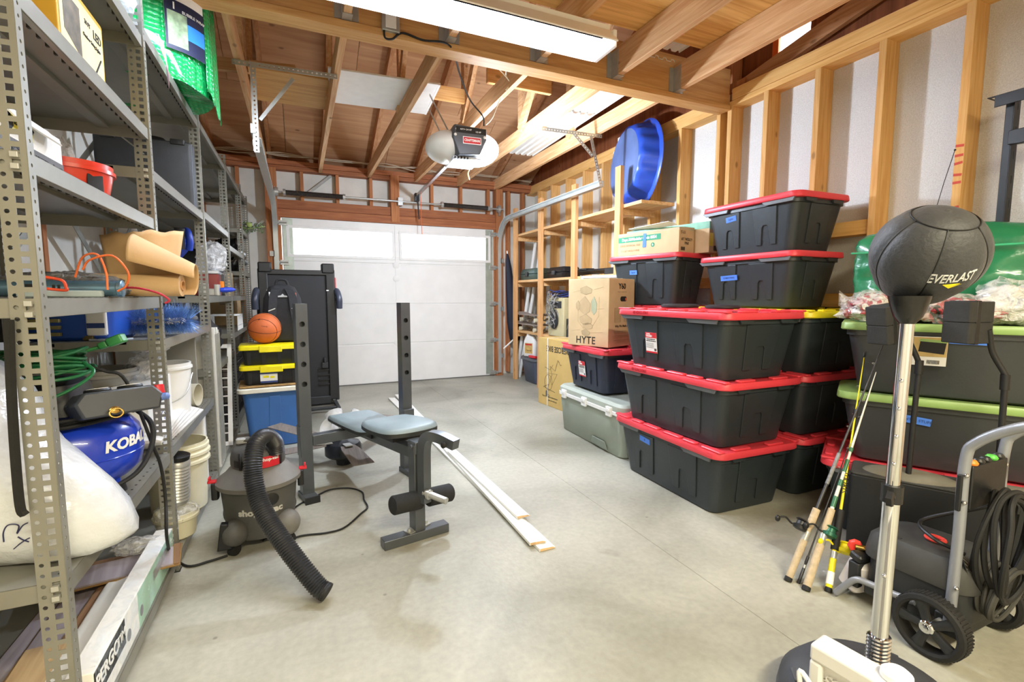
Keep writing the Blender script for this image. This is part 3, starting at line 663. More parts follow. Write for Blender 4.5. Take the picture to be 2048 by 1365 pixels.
# --- air compressor
CC = Vector((-.715, 2.03, .531))
comp = thing('air_compressor', 'blue pancake air compressor on the lower shelf under a green cord', 'compressor', CC); comp.scale.z = .80
KB = mat('compressor_blue', '#1d3fc4', .28, 0, .05, 8, coat=.4)
q = MB(); q.lathe([(.06, .045), (.15, .06), (.182, .10), (.190, .15), (.190, .21), (.182, .26), (.155, .305), (.10, .33), (.02, .335)], n=48); q.obj('tank', KB, comp)
q = MB(); q.lathe([(.1905, -.003), (.1925, 0), (.1905, .003)], (0, 0, .165), n=48, c0=False, c1=False); q.obj('weld_seam', KB, comp)
for a in (-25, 65, 155, 245):
    q = MB(); x, y = .13*math.cos(R(a)), .13*math.sin(R(a)); q.cyl((x, y, .0), (x, y, .03), .036, .032, 18); f = q.obj('foot', BLACK_RUB, comp)
    q = MB(); q.box(x-.02, x+.02, y-.004, y+.004, .028, .09); q.obj('leg', KB, comp)
def wrapc(r, zc, a0, tilt=0.0):
    def f(p):
        a = a0+p.x/r; return Vector((r*1.002*math.cos(a), r*1.002*math.sin(a), zc+p.y+p.x*tilt+0)) + Vector((math.cos(a), math.sin(a), 0))*p.z
    return f
text('KOBALT', .062, (0, 0, 0), (1, 0, 0), (0, 1, 0), WHITEINK, comp, bold=.035, sx=.85, fn=wrapc(.1915, .215, R(-18)), shear=.12)
q = MB(); q.rbox(.25, .24, .16, .05, .02, z=.33, cx=-.06, cy=-.01, L2=.20, W2=.2); q.obj('pump_shroud', BLACK, comp)
q = MB(); M0 = Matrix.Translation((.165, -.125, .345)) @ rz(R(32)) @ Matrix.Rotation(R(-14), 4, 'X'); q.M = M0
q.prism([(-.10, 0), (.10, 0), (.115, .06), (.09, .10), (-.09, .10), (-.115, .06)], .12, Matrix.Translation((0, 0, 0)) @ frame((0, .06, 0), (1, 0, 0), (0, 0, 1))); q.obj('control_panel', mat('panel_dark', '#3a3d42', .45, 0, .1), comp, bevel=.008)
for x in (-.04, .045):
    q = MB(); q.M = M0; q.lathe([(.033, 0), (.035, .004), (.033, .012)], (x, .0, .10), n=24); g = q.obj('gauge', BLACK, comp)
    q = MB(); q.M = M0; q.lathe([(.028, 0), (.028, .002)], (x, .0, .1121), n=24); q.obj('gauge_face', PAPERW, g)
q = MB(); q.M = M0; q.lathe([(.022, 0), (.022, .025), (.017, .03), (.014, .055), (.003, .06)], (.085, -.02, .045), (.75, -.66, 0), 18); q.obj('regulator_knob', mat('knob_blue', '#5f77b5', .4), comp)
q = MB(); q.M = M0; q.lathe([(.010, 0), (.010, .02), (.014, .022), (.014, .032), (.008, .034)], (-.03, -.06, .02), (0, -1, 0), 14); q.tube([(-.03+.017*math.cos(2*PI*k/16), -.096, .008+.017*math.sin(2*PI*k/16)) for k in range(16)], .003, 6, True); q.obj('drain_valve', mat('brass_fitting', '#b89a55', .25, 1.0), comp)
q = MB(); q.M = M0; q.rbox(.03, .03, .04, .01, .003, z=.06, cx=.13, cy=.02); q.obj('red_button', RED, comp)
q = MB(); P = []
for k in range(3*20+1):
    a = 2*PI*k/20; r = .172+.008*math.sin(k*.5); P.append((r*math.cos(a), r*math.sin(a), .315+.012*(k/20)+.012*math.sin(a*1.0+1)))
q.tube(P, .0085, 8); q.obj('air_hose', BLACK_RUB, comp)
q = MB(); q.tube(spline([(.165, .05, .32), (.215, .02, .26), (.222, -.02, .17), (.19, -.09, .08), (.10, -.17, .035)], 8), .0085, 8); q.obj('air_hose', BLACK_RUB, comp)
q = MB(); q.prism([(-.05, -.01), (.03, -.012), (.045, .0), (.03, .014), (-.05, .014)], .004, frame((-.10, -.195, .325), (1, -.15, 0), (0, 0, 1))); q.obj('red_tag', RED, comp)
q = MB(); P = [CC+Vector(v) for v in ((-.10, .03, .46), (.0, -.03, .45), (.07, -.05, .43), (.12, -.05, .41), (.17, -.04, .37))] + [A(305, 890, x=-.50), A(322, 935, x=-.495), A(331, 1000, x=-.49), A(334, 1080, x=-.488), A(345, 1112, z=.012)]
P += [A(375, 1133, z=.008), A(420, 1123, z=.008), A(455, 1112, z=.008)]
q.tube(spline(P, 6), .0055, 8); quick('power_cord', q, BLACK_RUB, 'black power cord hanging from the compressor down to the floor', 'cord')
t = thing('extension_cord', 'coiled green extension cord lying on top of the compressor', 'cord', CC+Vector((-.055, -.06, .402)))
GC = mat('cord_green', '#1f6b3c', .4, 0, .1, 10)
q = MB()
for k in range(11):
    ra = .135+.02*rr.uniform(-1, 1); rb = .10+.02*rr.uniform(-1, 1); zc = .008+.0065*k; ph = rr.uniform(0, 6)
    q.tube(spline([(ra*math.cos(a)+.008*math.sin(ph+a), rb*math.sin(a), zc+.012*math.sin(a*2+ph)+.004) for a in [2*PI*j/10 for j in range(10)]], 4, True), .0052, 7, True)
q.tube(spline([(.13, -.02, .045), (.16, -.05, .01), (.10, -.12, -.04), (-.02, -.16, -.075), (-.14, -.15, -.09)], 8), .005, 7)
q.obj('coil', GC, t)
q = MB(); q.tube(spline([(.10, .05, .07), (.15, .06, .085), (.17, .05, .09)], 5), .006, 7)
q.M = Matrix.Translation((.17, .05, .095)) @ rz(R(-15)) @ Matrix.Rotation(R(-22), 4, 'Y'); q.rbox(.05, .036, .03, .008, .004, z=-.015, cx=.035); q.rbox(.03, .024, .022, .008, .003, z=-.011, cx=-.008); q.obj('socket', mat('socket_green', '#3b8a4c', .4), t)
# --- big white bag of packing foam
t = thing('packing_foam_bag', 'big white bag of packing foam bulging out between the near posts', 'bag', (-.79, 1.66, .531))
def fnb(d):
    tip = Vector((.90, -.10, -.43)).normalized(); k = max(0, d.dot(tip)); up = max(0, -d.x*.6+d.z*.6)
    return 1+1.12*k**14+.06*k**4+.10*up+.035*noise.noise(d*6)+.02*noise.noise(d*15)
q = MB(); q.ball((-.03, -.02, .235), .195, .26, .28, 56, 34, fnb); q.V = [Vector((v.x, v.y, max(v.z, .004+.25*max(0, -.0)))) for v in q.V]
q.obj('sack', mat('milky_bag', '#cdd1d6', .25, 0, .08, 9, .6, 22, coat=.2), t, angle=70)
from mathutils.bvhtree import BVHTree
tree = BVHTree.FromPolygons(q.V, q.F); oc = Vector((0, 0, CAM_H))-t.location; qs = MB()
for st in ([(8, 1084), (7, 1066), (14, 1052), (28, 1049), (38, 1053), (34, 1068), (45, 1052), (56, 1046)], [(28, 1098), (40, 1088), (52, 1080), (60, 1076)], [(36, 1074), (46, 1080), (58, 1084)]):
    hs = [tree.ray_cast(oc, (A(x, y, y=1.6)-Vector((0, 0, CAM_H))).normalized()) for (x, y) in st]; hs = [h[0]+h[1]*.001 for h in hs if h[0]]
    if len(hs) > 2: qs.tube(spline(hs, 5), .0014, 5)
if qs.V: qs.obj('pen_scribble', mat('pen_blue', '#2b2d55', .6), t)
q = MB(); q.tube(spline([A(18, 640, y=1.37), A(22, 760, y=1.37), A(30, 900, y=1.37), A(40, 1010, y=1.37), A(50, 1030, y=1.372)], 5), .009, 5)
quick('black_strap', q, BLACK_RUB, 'black strap hanging down beside the nearest shelf post', 'strap')

# --- second bay, middle shelf
t = carton('white_moving_box', 'white box with blue mark behind the compressor', -.93, -.605, 2.46, 2.86, .541, .80, PAPERW)
q = MB(); q.tube([(-.163*0+.163, .02+.03*a, .08+.03*b) for (a, b) in ((-1, -1), (-1.2, .6), (0, 1.3), (1, .4), (.4, -1))], .002, 5, True); q.obj('blue_mark', LBLUE, t)
t = tub('grey_pot', 'grey plastic pot sitting on the white box', (-.80, 2.60, .806), .10, .125, .07, mat('pot_grey', '#8f8e89', .5), 'pot')
bag('clear_packing_bag', 'crumpled clear plastic bag on the white box', (-.665, 2.72, .806), (.07, .10, .065), film('clear_film_c', (1, 1, 1), .35, .1, .9, 18), 12, .3)
t = thing('pendant_lamp', 'white glass bowl lamp standing behind the white box', 'lamp', (-.72, 3.02, .541))
q = MB(); q.lathe([(.015, .36), (.05, .35), (.085, .37), (.098, .40), (.094, .40), (.08, .375), (.03, .362)], n=30); q.obj('bowl', WHITE, t)
q = MB(); q.cyl((0, 0, .008), (0, 0, .36), .01, n=12); q.lathe([(.07, 0), (.07, .008), (.01, .02)], n=24); q.obj('stem', BLACK, t)
t = tub('white_bucket', 'white bucket with rim standing at the front of the second bay', (-.575, 2.78, .541), .105, .118, .30, WHITE, 'bucket'); t.location = (-.66, 3.0, .541)
q = MB(); q.tube(spline([(.125, 0, .24), (.10, -.09, .14), (0, -.13, .10), (-.10, -.09, .14), (-.125, 0, .24)], 6), .003, 6); q.obj('handle', GALV, t)
t = thing('vinyl_pipe', 'short beige vinyl pipe lying on the shelf beside the stacked boards', 'pipe', (-.76, 3.33, .541), R(-12))
q = MB(); q.lathe([(.062, -.2), (.066, -.2), (.066, .2), (.062, .2), (.062, -.2)], (0, 0, .068), (1, 0, 0), 28, False, False); q.obj('tube_wall', mat('beige_vinyl', '#c9c3ae', .5, 0, .08), t)
for k in range(5):
    t = thing('white_trim_board', ['lowest white trim board of the stack on the second bay shelf', 'second white trim board from the bottom of the shelf stack', 'middle white trim board of the stack on the shelf', 'fourth white trim board up in the shelf stack', 'topmost white trim board of the stack on the shelf'][k], 'board', (-.60-.004*k, 2.80-.03*k, .541+.0135*k), R(1.5*k-3), 'trim boards stacked on the second bay shelf')
    q = MB(); q.prism([(-.06, 0), (.06, 0), (.06, .006), (.04, .013), (-.06, .013)], .72, frame((0, .36, 0), (1, 0, 0), (0, 0, 1))); q.obj('board', WHITE, t, smooth=False)
t = thing('steel_sheet', 'grey steel panel standing at the far end of the second bay', 'panel', (-.80, 3.505, .541))
q = MB(); q.box(-.20, .20, -.008, .008, 0, .42); q.obj('sheet', mat('panel_grey', '#a09f97', .5, .2, .05), t, bevel=.003)
q = MB(); q.cyl((.12, -.008, .12), (.12, -.010, .12), .006, n=10); q.obj('screw_hole', INK, t)
t = thing('steel_pan', 'shallow galvanised pan turned over under the second bay shelf', 'pan', (-.77, 3.3, .94)); t.location.z = .963-.0
bpy.data.objects.remove(t)
# --- bottom of the second bay
t = tub('cream_bucket', 'cream bucket with bulged rings on the bottom shelf', (-.625, 2.98, .061), .125, .14, .36, mat('cream_plastic', '#e2dcc0', .45, 0, .06), 'bucket')
q = MB(); q.lathe([(.139, .0), (.150, .006), (.15, .02), (.139, .026)], (0, 0, .25), n=36, c0=False, c1=False); q.lathe([(.14, .0), (.152, .006), (.152, .02), (.14, .026)], (0, 0, .29), n=36, c0=False, c1=False); q.obj('ring', mat('cream_plastic', '#fff'), t)
t = tub('plaster_pail', 'small pail wrapped in crumpled plastic at the foot of second post', (-.57, 2.63, .061), .075, .085, .12, mat('cream_plastic', '#fff'), 'pail')
q = MB(); q.ball((0, 0, .11), .092, .092, .045, 28, 12, lambda d: 1+.2*noise.noise(d*5)); q.obj('plastic_wrap', CLEAR, t)
t = thing('ribbed_can', 'ribbed steel can standing on the plastic wrapped pail', 'can', (-.57, 2.63, .225), (R(4), R(6), 0))
q = MB(); pf = [(.055, 0)]
for k in range(12): pf += [(.055-.0006*k, .012+.015*k), (.060-.0006*k, .018+.015*k)]
pf += [(.05, .20), (.046, .205), (.046, .21)]
q.lathe(pf, n=28); q.obj('wall', GALV, t); q = MB(); q.lathe([(.049, 0), (.051, .02), (.04, .026)], (0, 0, .208), n=24); q.obj('lid', BLACK, t)
t = thing('white_downspout', 'white vinyl downspout piece standing upright by the third post', 'downspout', (-.60, 3.36, .061))
q = MB(); q.rbox(.10, .07, .44, .018, .001); q.obj('tube_wall', WHITE, t); q = MB(); q.rbox(.085, .055, .003, .012, .0005, z=.4395); q.obj('opening', INK, t)
# --- tall panels leaning at the third post
for k in range(4):
    t = thing('door_panel', ['white hollow door panel standing nearest the third post', 'second white door panel from the third post', 'third pale door panel from the third post', 'outermost tan edged door panel beside the shelving'][k], 'panel', (-.735, 3.60+.055*k, .061), (R(-1), 0, 0), 'door panels standing on end')
    q = MB(); q.box(-.22, .225, -.016, .016, 0, .92-.02*(k % 2)); q.obj('slab', mat('panel_white%d' % (k % 2), ['#d3d2cb', '#b9b6a6'][k % 2], .5, 0, .06), t, bevel=.003)
    q = MB(); q.box(.2255, .229, -.013, -.006, .02, .88); q.box(.2255, .229, .006, .013, .02, .88); q.obj('edge_band', GALV, t, smooth=False)
t = thing('louvre_panel', 'white slatted panel leaning behind the door panels', 'panel', (-.70, 4.10, .061), (R(-16), 0, 0))
q = MB(); q.box(-.2, -.17, -.01, .01, 0, .78); q.box(.17, .2, -.01, .01, 0, .78); q.box(-.2, .2, -.01, .01, .75, .78); q.box(-.2, .2, -.01, .01, 0, .03); q.obj('frame', WHITE, t)
for k in range(9): q = MB(); q.box(-.17, .17, -.004, .004, .09+.07*k, .10+.07*k); q.obj('slat', WHITE, t, smooth=False)

# --- upper shelf of the second bay
t = thing('black_tool_case', 'black hard plastic tool case standing on the high second bay shelf', 'case', (-.765, 3.42, 1.7015), R(0))
q = MB(); q.rbox(.46, .045, .37, .03, .006, cy=-.024); q.obj('shell', DARK, t); q = MB(); q.rbox(.46, .045, .37, .03, .006, cy=.024); q.obj('shell', DARK, t)
q = MB(); q.M = Matrix.Translation((-.02, 0, .35)); q.tube(spline([(-.10, 0, 0), (-.09, 0, .035), (.09, 0, .035), (.10, 0, 0)], 6), .012, 8); q.obj('handle', BLACK, t)
for x in (-.16, .16): q = MB(); q.rbox(.07, .105, .03, .006, .003, z=.352, cx=x); q.obj('latch', BLACK, t)
# --- bubble wrap roll on top
t = thing('bubble_wrap_roll', 'huge green bubble wrap roll standing on top of the shelving', 'bubble wrap', (-.665, 3.18, 2.253), R(0))
m, nt, b = _new('green_bubble'); N = nt.nodes; Lk = nt.links
b.inputs['Base Color'].default_value = lin('#169b52'); b.inputs['Roughness'].default_value = .18; b.inputs['Coat Weight'].default_value = .4
tc = N.new('ShaderNodeTexCoord'); vo = N.new('ShaderNodeTexVoronoi'); vo.inputs['Scale'].default_value = 42; vo.inputs['Randomness'].default_value = .15; Lk.new(tc.outputs['Object'], vo.inputs['Vector'])
bp = N.new('ShaderNodeBump'); bp.invert = True; bp.inputs['Strength'].default_value = .9; bp.inputs['Distance'].default_value = .012; Lk.new(vo.outputs['Distance'], bp.inputs['Height']); Lk.new(bp.outputs[0], b.inputs['Normal'])
BUB = m
q = MB(); q.loft([[Vector((rad*math.cos(a)*(1+.03*math.sin(3*a)), rad*math.sin(a)*(1+.03*math.sin(3*a)), z+ (.01*math.sin(5*a)))) for a in [2*PI*k/64 for k in range(64)]] for (rad, z) in ((.05, .02), (.275, .0), (.282, .03), (.277, .25), (.284, .5), (.278, .60), (.05, .605))]); q.obj('roll', BUB, t)
def flapf(u, v):
    a = R(-24)+R(38)*u; r = .289+.004*math.sin(u*9); z = .01-.10*min(1, u*1.3)*(1-v) + v*.62; r += .012*(1-v)*u
    return (r*math.cos(a), r*math.sin(a), z+.012*math.sin(u*17)*(1-v))
q = MB(); q.grid(flapf, 48, 12); q.obj('loose_end', BUB, t, solid=.003, angle=60)
def wrapL(r, zc, a0):
    return lambda p: Vector(((r+p.z)*math.cos(a0+p.x/r), (r+p.z)*math.sin(a0+p.x/r), zc+p.y))
def wpanel(fn, x0, x1, y0, y1, n=10):
    q = MB(); q.grid(lambda u, v: fn(Vector((x0+(x1-x0)*u, y0+(y1-y0)*v, 0))), n, 1); return q
A0 = R(-46)
wpanel(wrapL(.296, .29, A0), -.10, .10, -.15, .15).obj('label_sheet', PAPERW, t, angle=60)
wpanel(wrapL(.2967, .29, A0), -.10, .10, -.15, .085).obj('label_band', mat('navy_ink', '#141c3c', .5), t, angle=60)
wpanel(wrapL(.2974, .29, A0), -.09, .0, -.13, .03).obj('label_photo', mat('photo_green', '#8ba07f', .6, 0, .4, 30), t, angle=60)
wpanel(wrapL(.2974, .29, A0), .0, .10, -.08, -.005).obj('label_stripe', mat('sky_ink', '#2a7fd8', .5), t, angle=60)
text('1', .045, (0, 0, 0), (1, 0, 0), (0, 1, 0), WHITEINK, t, bold=.02, fn=lambda p: wrapL(.2978, .345, A0-.2)(p))
text('BUBBLE WRAP', .02, (0, 0, 0), (1, 0, 0), (0, 1, 0), WHITEINK, t, fn=lambda p: wrapL(.2978, .33, A0+.14)(p))
q = MB()
for k in range(9): q.add([wrapL(.2978, .405, A0-.25)(Vector((-.02+.004*k+dx, dy, 0))) for (dx, dy) in ((0, -.01), (.0022, -.01), (.0022, .012), (0, .012))], [(0, 1, 2, 3)])
q.obj('barcode', INK, t, smooth=False)
t = thing('coupon_strip', 'pink and rainbow printed card strip hanging at the shelf corner', 'card', A(318, 95, x=-.505))
def cs(u, v): return (.012*math.sin(u*3), .03+.10*u-.03*v, -.03-.09*u+.10*v*(.55+.25*u)+.03*(1-u))
q = MB(); q.grid(cs, 8, 4); q.obj('card', mat('card_pink', '#eecbe0', .45), t, solid=.001)
for k, c in enumerate(('#e5c53a', '#6fc06a', '#6a77c8')):
    q = MB(); q.grid(lambda u, v: Vector(cs(.15+.8*u, .25+.18*k+.08*v))+Vector((.002, 0, 0)), 6, 1); q.obj('stripe', mat('card_stripe%d' % k, c, .5), t)
bag('clear_top_bag', 'clear plastic bag of white packing on the top shelf left of the bubble wrap', (-.62, 2.30, 2.203), (.10, .07, .13), film('clear_film_d', (.9, .95, 1), .5, .15, .7, 16), 21, .2)

# --- third bay and beyond
def saw():
    t = thing('circular_saw', 'blue miter saw with dark blade guard on the third bay shelf', 'saw', (-.83, 3.86, 1.191), R(-38))
    BL = mat('saw_blue', '#2747b8', .35, 0, .06); GR = mat('guard_grey', '#55585c', .4, .3, .1)
    q = MB(); q.rbox(.34, .22, .03, .03, .006); q.obj('base', GALV, t)
    q = MB(); q.lathe([(.02, -.012), (.125, -.010), (.13, 0), (.125, .012), (.02, .014)], (0, -.03, .17), (0, 1, 0), 36); q.obj('blade_guard', GR, t)
    q = MB(); q.lathe([(.005, 0), (.085, .001), (.085, .003), (.005, .004)], (0, -.048, .17), (0, 1, 0), 36); q.obj('blade', mat('blade_dark', '#2b2b2d', .4, .6), t)
    q = MB(); q.lathe([(.028, 0), (.028, .012), (.012, .016)], (0, -.05, .17), (0, -1, 0), 18); q.obj('arbor_knob', BLACK, t)
    q = MB(); q.M = Matrix.Translation((.02, .05, .19)) @ Matrix.Rotation(R(-40), 4, 'Y'); q.rbox(.30, .12, .12, .05, .03, cx=.06); q.obj('motor_housing', BL, t)
    q = MB(); q.tube(spline([(.08, .05, .33), (.14, .04, .40), (.20, .03, .42), (.22, .03, .36), (.2, .04, .30)], 6), .022, 10); q.obj('handle', BL, t)
    q = MB(); q.tube([(.19, -.02, .30), (.21, -.03, .43)], .03, 12); q.obj('dust_port', BLACK, t)
saw()
t = thing('red_tool_chest', 'dark red metal tool box with dial on the third bay shelf', 'tool box', (-.70, 4.28, 1.191), R(4))
q = MB(); q.rbox(.30, .30, .16, .01, .004); q.obj('body', mat('maroon_paint', '#7c1f22', .35, 0, .08), t)
q = MB(); q.rbox(.31, .31, .025, .01, .004, z=.16); q.obj('lid', mat('silver_lid', '#b9bdc4', .35, .5), t)
q = MB(); q.lathe([(.05, 0), (.05, .006), (.035, .010)], (-.05, -.151, .085), (0, -1, 0), 24); q.obj('dial', mat('dial_grey', '#5b5557', .4), t)
q = MB(); q.rbox(.03, .02, .05, .008, .003, z=.06, cx=.16); q.obj('orange_switch', mat('orange_switch', '#ee8a1e', .4), t)
bag('clear_bottle_bag', 'clear bag of plastic pieces on the third bay shelf above the red box', (-.60, 4.30, 1.38), (.10, .11, .12), film('clear_film_e', (1, 1, 1), .35, .1, 1, 22), 31, .3)
t = thing('bench_vise', 'small grey bench vise with a blue rubber handle on the shelf edge', 'vise', (-.59, 4.35, 1.191)); t.location = (-.585, 4.02, 1.191)
q = MB(); q.rbox(.11, .08, .05, .01, .005); q.rbox(.05, .09, .09, .01, .005, cx=-.03); q.rbox(.03, .09, .08, .008, .004, cx=.05); q.obj('body', mat('vise_grey', '#b5b3aa', .4, .3), t)
q = MB(); q.cyl((-.02, .0, .03), (.09, .02, .05), .008, n=10); q.obj('screw', GALV, t)
q = MB(); q.lathe([(.006, 0), (.016, .015), (.020, .05), (.015, .09), (.006, .105), (.002, .108)], (.055, .012, .04), (1, .25, .05), 18); q.obj('handle', mat('handle_blue', '#2743c4', .3), t)
t = thing('black_suitcase', 'black suitcase standing on the fourth bay upper shelf', 'suitcase', (-.80, 5.1, 1.191))
q = MB(); q.rbox(.34, .55, .40, .05, .02); q.obj('shell', DARK, t); q = MB(); q.tube(spline([(.17, -.06, .3), (.2, -.06, .3), (.2, .06, .3), (.17, .06, .3)], 4), .008, 8); q.obj('handle', BLACK, t)
q = MB(); q.box(.171, .174, -.25, .25, .195, .203); q.obj('zip', GALV, t)
t = bag('black_trash_bag', 'shiny black plastic bag on the shelf of the far bay', (-.68, 6.05, 1.453), (.16, .2, .20), mat('bin_liner', '#121214', .16, 0, .1, 10, .6, 12, coat=.5), 41, .25)
t = bag('black_tarp_bundle', 'black folded tarp bundle under the third bay middle shelf', (-.74, 4.05, .721), (.2, .36, .20), mat('tarp_black', '#232327', .4, 0, .1, 10, .5, 10), 44, .2)
t = thing('wire_crate', 'black wire crate on the lower shelf of the fourth bay', 'crate', (-.76, 5.25, .061))
q = MB()
for z in [.02+.08*k for k in range(8)]: q.tube([(-.2, -.42, z), (.2, -.42, z), (.2, .42, z), (-.2, .42, z)], .003, 5, True)
for y in [-.42+.07*k for k in range(13)]: q.tube([(.2, y, .02), (.2, y, .58)], .003, 5); 
for x in [-.2+.08*k for k in range(6)]: q.tube([(x, -.42, .02), (x, -.42, .58)], .003, 5)
q.obj('wire_mesh', BLACK, t); q = MB(); q.rbox(.39, .83, .015, .02, .004, z=.004); q.obj('tray', BLACK, t)
t = thing('dish_rack', 'white wire rack on the fourth bay shelf', 'rack', (-.64, 5.2, .871))
q = MB()
for k in range(9): q.tube([(-.12, -.2+.05*k, .006), (-.12, -.2+.05*k, .14), (.12, -.2+.05*k, .14), (.12, -.2+.05*k, .006)], .004, 5)
for x in (-.12, .12):
    for z in (.006, .05, .14): q.tube([(x, -.21, z), (x, .21, z)], .004, 5)
q.obj('wires', WHITE, t)
carton('tan_carton', 'plain tan carton standing in the far bay under the black bag', -.90, -.62, 6.0, 6.4, .871, 1.15)
carton('small_carton', 'small pale carton on the fourth bay shelf behind the vise', -.86, -.62, 4.74, 4.86, 1.191, 1.30, mat('pale_card', '#c9b493', .8), seam=False)
t = carton('tan_shelf_box', 'open tan carton on the fourth bay shelf', -.92, -.62, 5.45, 5.75, 1.191, 1.42)
t = thing('artificial_wreath', 'green and white artificial garland hanging from the last shelf post', 'garland', A(505, 455, y=6.45))
q = MB()
for k in range(90):
    c = Vector((rr.uniform(-.1, .12), rr.uniform(-.06, .05), rr.uniform(-.06, .05))); d = Vector((rr.uniform(-1, 1), rr.uniform(-1, 1), rr.uniform(-1, 1))).normalized()*.035; s = d.orthogonal().normalized()*.009
    q.add([c, c+d*.5+s, c+d, c+d*.5-s], [(0, 1, 2, 3)])
q.obj('leaves', mat('leaf_green', '#5f7a4a', .6, 0, .4, 30), t, smooth=False, kind='stuff')
q = MB(); q.tube(spline([(-.12, 0, .0), (-.04, -.01, -.02), (.05, .0, .0), (.13, .03, .02)], 5), .005, 6); q.ball((-.03, -.05, .02), .03); q.obj('stem', mat('fruit_green', '#a9bf6a', .5), t)
for k, (y, x1, lab) in enumerate(((4.0, -.62, 'long wooden moulding standing behind the third bay'), (4.2, -.7, 'pale plank standing behind the red tool box'))):
    t = thing('stored_plank', lab, 'plank', (-.93, y, 1.723), (0, R(4), 0)); q = MB(); q.box(-.012, .012, -.05, .05, 0, .45); q.obj('board', wood('plank_tan', '#c2a27a', '#d9c09a', 'z'), t, bevel=.002)

# --- bottom shelf of the near bay: flooring leftovers
LAM = wood('laminate_brown', '#7a5a40', '#97765a', 'y', s=4, knots=False); LAMG = wood('laminate_grey', '#8a8186', '#a39ba2', 'y', s=4, knots=False); LAML = wood('laminate_light', '#a98d68', '#c4aa82', 'y', s=4, knots=False)
def plank(label, c, L_, w, rot, m, tilt=(0, 0), core=True, group='laminate floor planks on the bottom shelf'):
    t = thing('laminate_plank', label, 'plank', c, (R(tilt[0]), R(tilt[1]), R(rot)), group)
    q = MB(); q.box(-w/2, w/2, -L_/2, L_/2, .004, .011); q.obj('face', m, t, bevel=.001)
    q = MB(); q.box(-w/2-.006, w/2+.004, -L_/2-.006, L_/2+.004, 0, .0045); q.obj('tongue', mat('hdf_core', '#8a6a3c', .8), t, smooth=False)
zb = .0765
plank('grey laminate plank lying flat at the back of the bottom shelf', (-.78, 2.0, zb), .70, .19, 0, LAMG)
plank('short grey laminate plank on top of the flat one', (-.72, 1.95, zb+.013), .55, .19, 2, LAMG)
plank('dark brown plank crossing the bottom shelf at its far end', (-.70, 2.26, zb+.045), .16, .42, 8, LAM, (4, 0))
plank('grey plank end lying over the dark brown cross plank', (-.68, 2.20, zb+.066), .13, .36, 10, LAMG, (5, 0))
plank('long brown plank lying under the white moulding', (-.645, 1.90, zb+.03), .88, .15, 0, LAM, (0, 0))
plank('light wood plank in the near corner of the bottom shelf', (-.69, 1.62, zb+.013*2+.02), .40, .17, 4, LAML)
plank('grey brown plank leaning at the near end of the bottom shelf', (-.80, 1.55, zb+.03), .32, .17, -2, LAM)
t = thing('white_moulding', 'white crown moulding length lying on the planks', 'moulding', (-.635, 1.84, zb+.043), (0, 0, R(1)))
pf = [(-.05, 0), (.055, 0), (.055, .012), (.045, .018), (.036, .013), (.028, .020), (.010, .022), (-.02, .017), (-.04, .020), (-.05, .012)]
q = MB(); q.prism(pf, .62, frame((0, .31, 0), (1, 0, 0), (0, 0, 1))); q.obj('profile', WHITE, t, angle=50)
t = thing('flooring_box', 'shrink-wrapped flooring carton lying along the bottom shelf front', 'box', (-.560, 1.94, zb))
q = MB(); q.box(-.03, .03, -.43, .43, 0, .13); q.obj('body', PAPERW, t, bevel=.003)
q = MB(); panel(q, (.0302, -.31, .085), (0, 1, 0), (0, 0, 1), .24, .08); q.obj('black_panel', INK, t, smooth=False)
text('PERGO', .055, (.0315, -.335, .085), (0, 1, 0), (0, 0, 1), WHITEINK, t, bold=.02); text('TIM', .045, (.0315, -.225, .085), (0, 1, 0), (0, 0, 1), WHITEINK, t)
q = MB(); panel(q, (.0302, .18, .065), (0, 1, 0), (0, 0, 1), .48, .125); q.obj('green_panel', mat('pale_green_ink', '#a9cfb8', .6), t, smooth=False)
q = MB(); panel(q, (.0312, .22, .085), (0, 1, 0), (0, 0, 1), .2, .035); q.obj('window_print', GALV, t, smooth=False)
for y in (-.16, -.03): q = MB(); q.lathe([(.018, 0), (.018, .0008)], (.0304, y, .05), (1, 0, 0), 20); q.obj('round_print', mat('print_grey', '#7d7d80', .6), t, smooth=False)
text('ft', .04, (.0315, .39, .09), (0, 1, 0), (0, 0, 1), WHITEINK, t)
def shrink(u, v): return (.034+.004*noise.noise(Vector((u*14, v*5, 1))) - (.05*max(0, v-.8)/.2 if v > .8 else 0), -.43+.86*u, .003+.14*min(1, v/.8)+.006*noise.noise(Vector((u*9, 3, v*3))))
q = MB(); q.grid(shrink, 50, 10); q.obj('shrink_wrap', film('shrink_film', (.85, .92, 1), .04, .08, .6, 14, .22), t, angle=70)
t = carton('ceramic_tile_box', 'white printed box at the back of the near bottom shelf', -.98, -.86, 1.40, 1.72, zb, zb+.20, PAPERW)
text('Prime', .03, (.061, -.05, .13), (0, 1, 0), (0, 0, 1), mat('pencil', '#6d6a78', .7), t); text('Bathroom', .022, (.061, -.03, .09), (0, 1, 0), (0, 0, 1), MATS['pencil'], t)
t = bag('wrapped_hardware', 'plastic wrapped hardware pack at the far end under the lower shelf', (-.63, 2.30, zb+.085), (.09, .05, .03), film('clear_film_f', (.9, .9, .9), .4, .1, .9, 24), 51, .3)
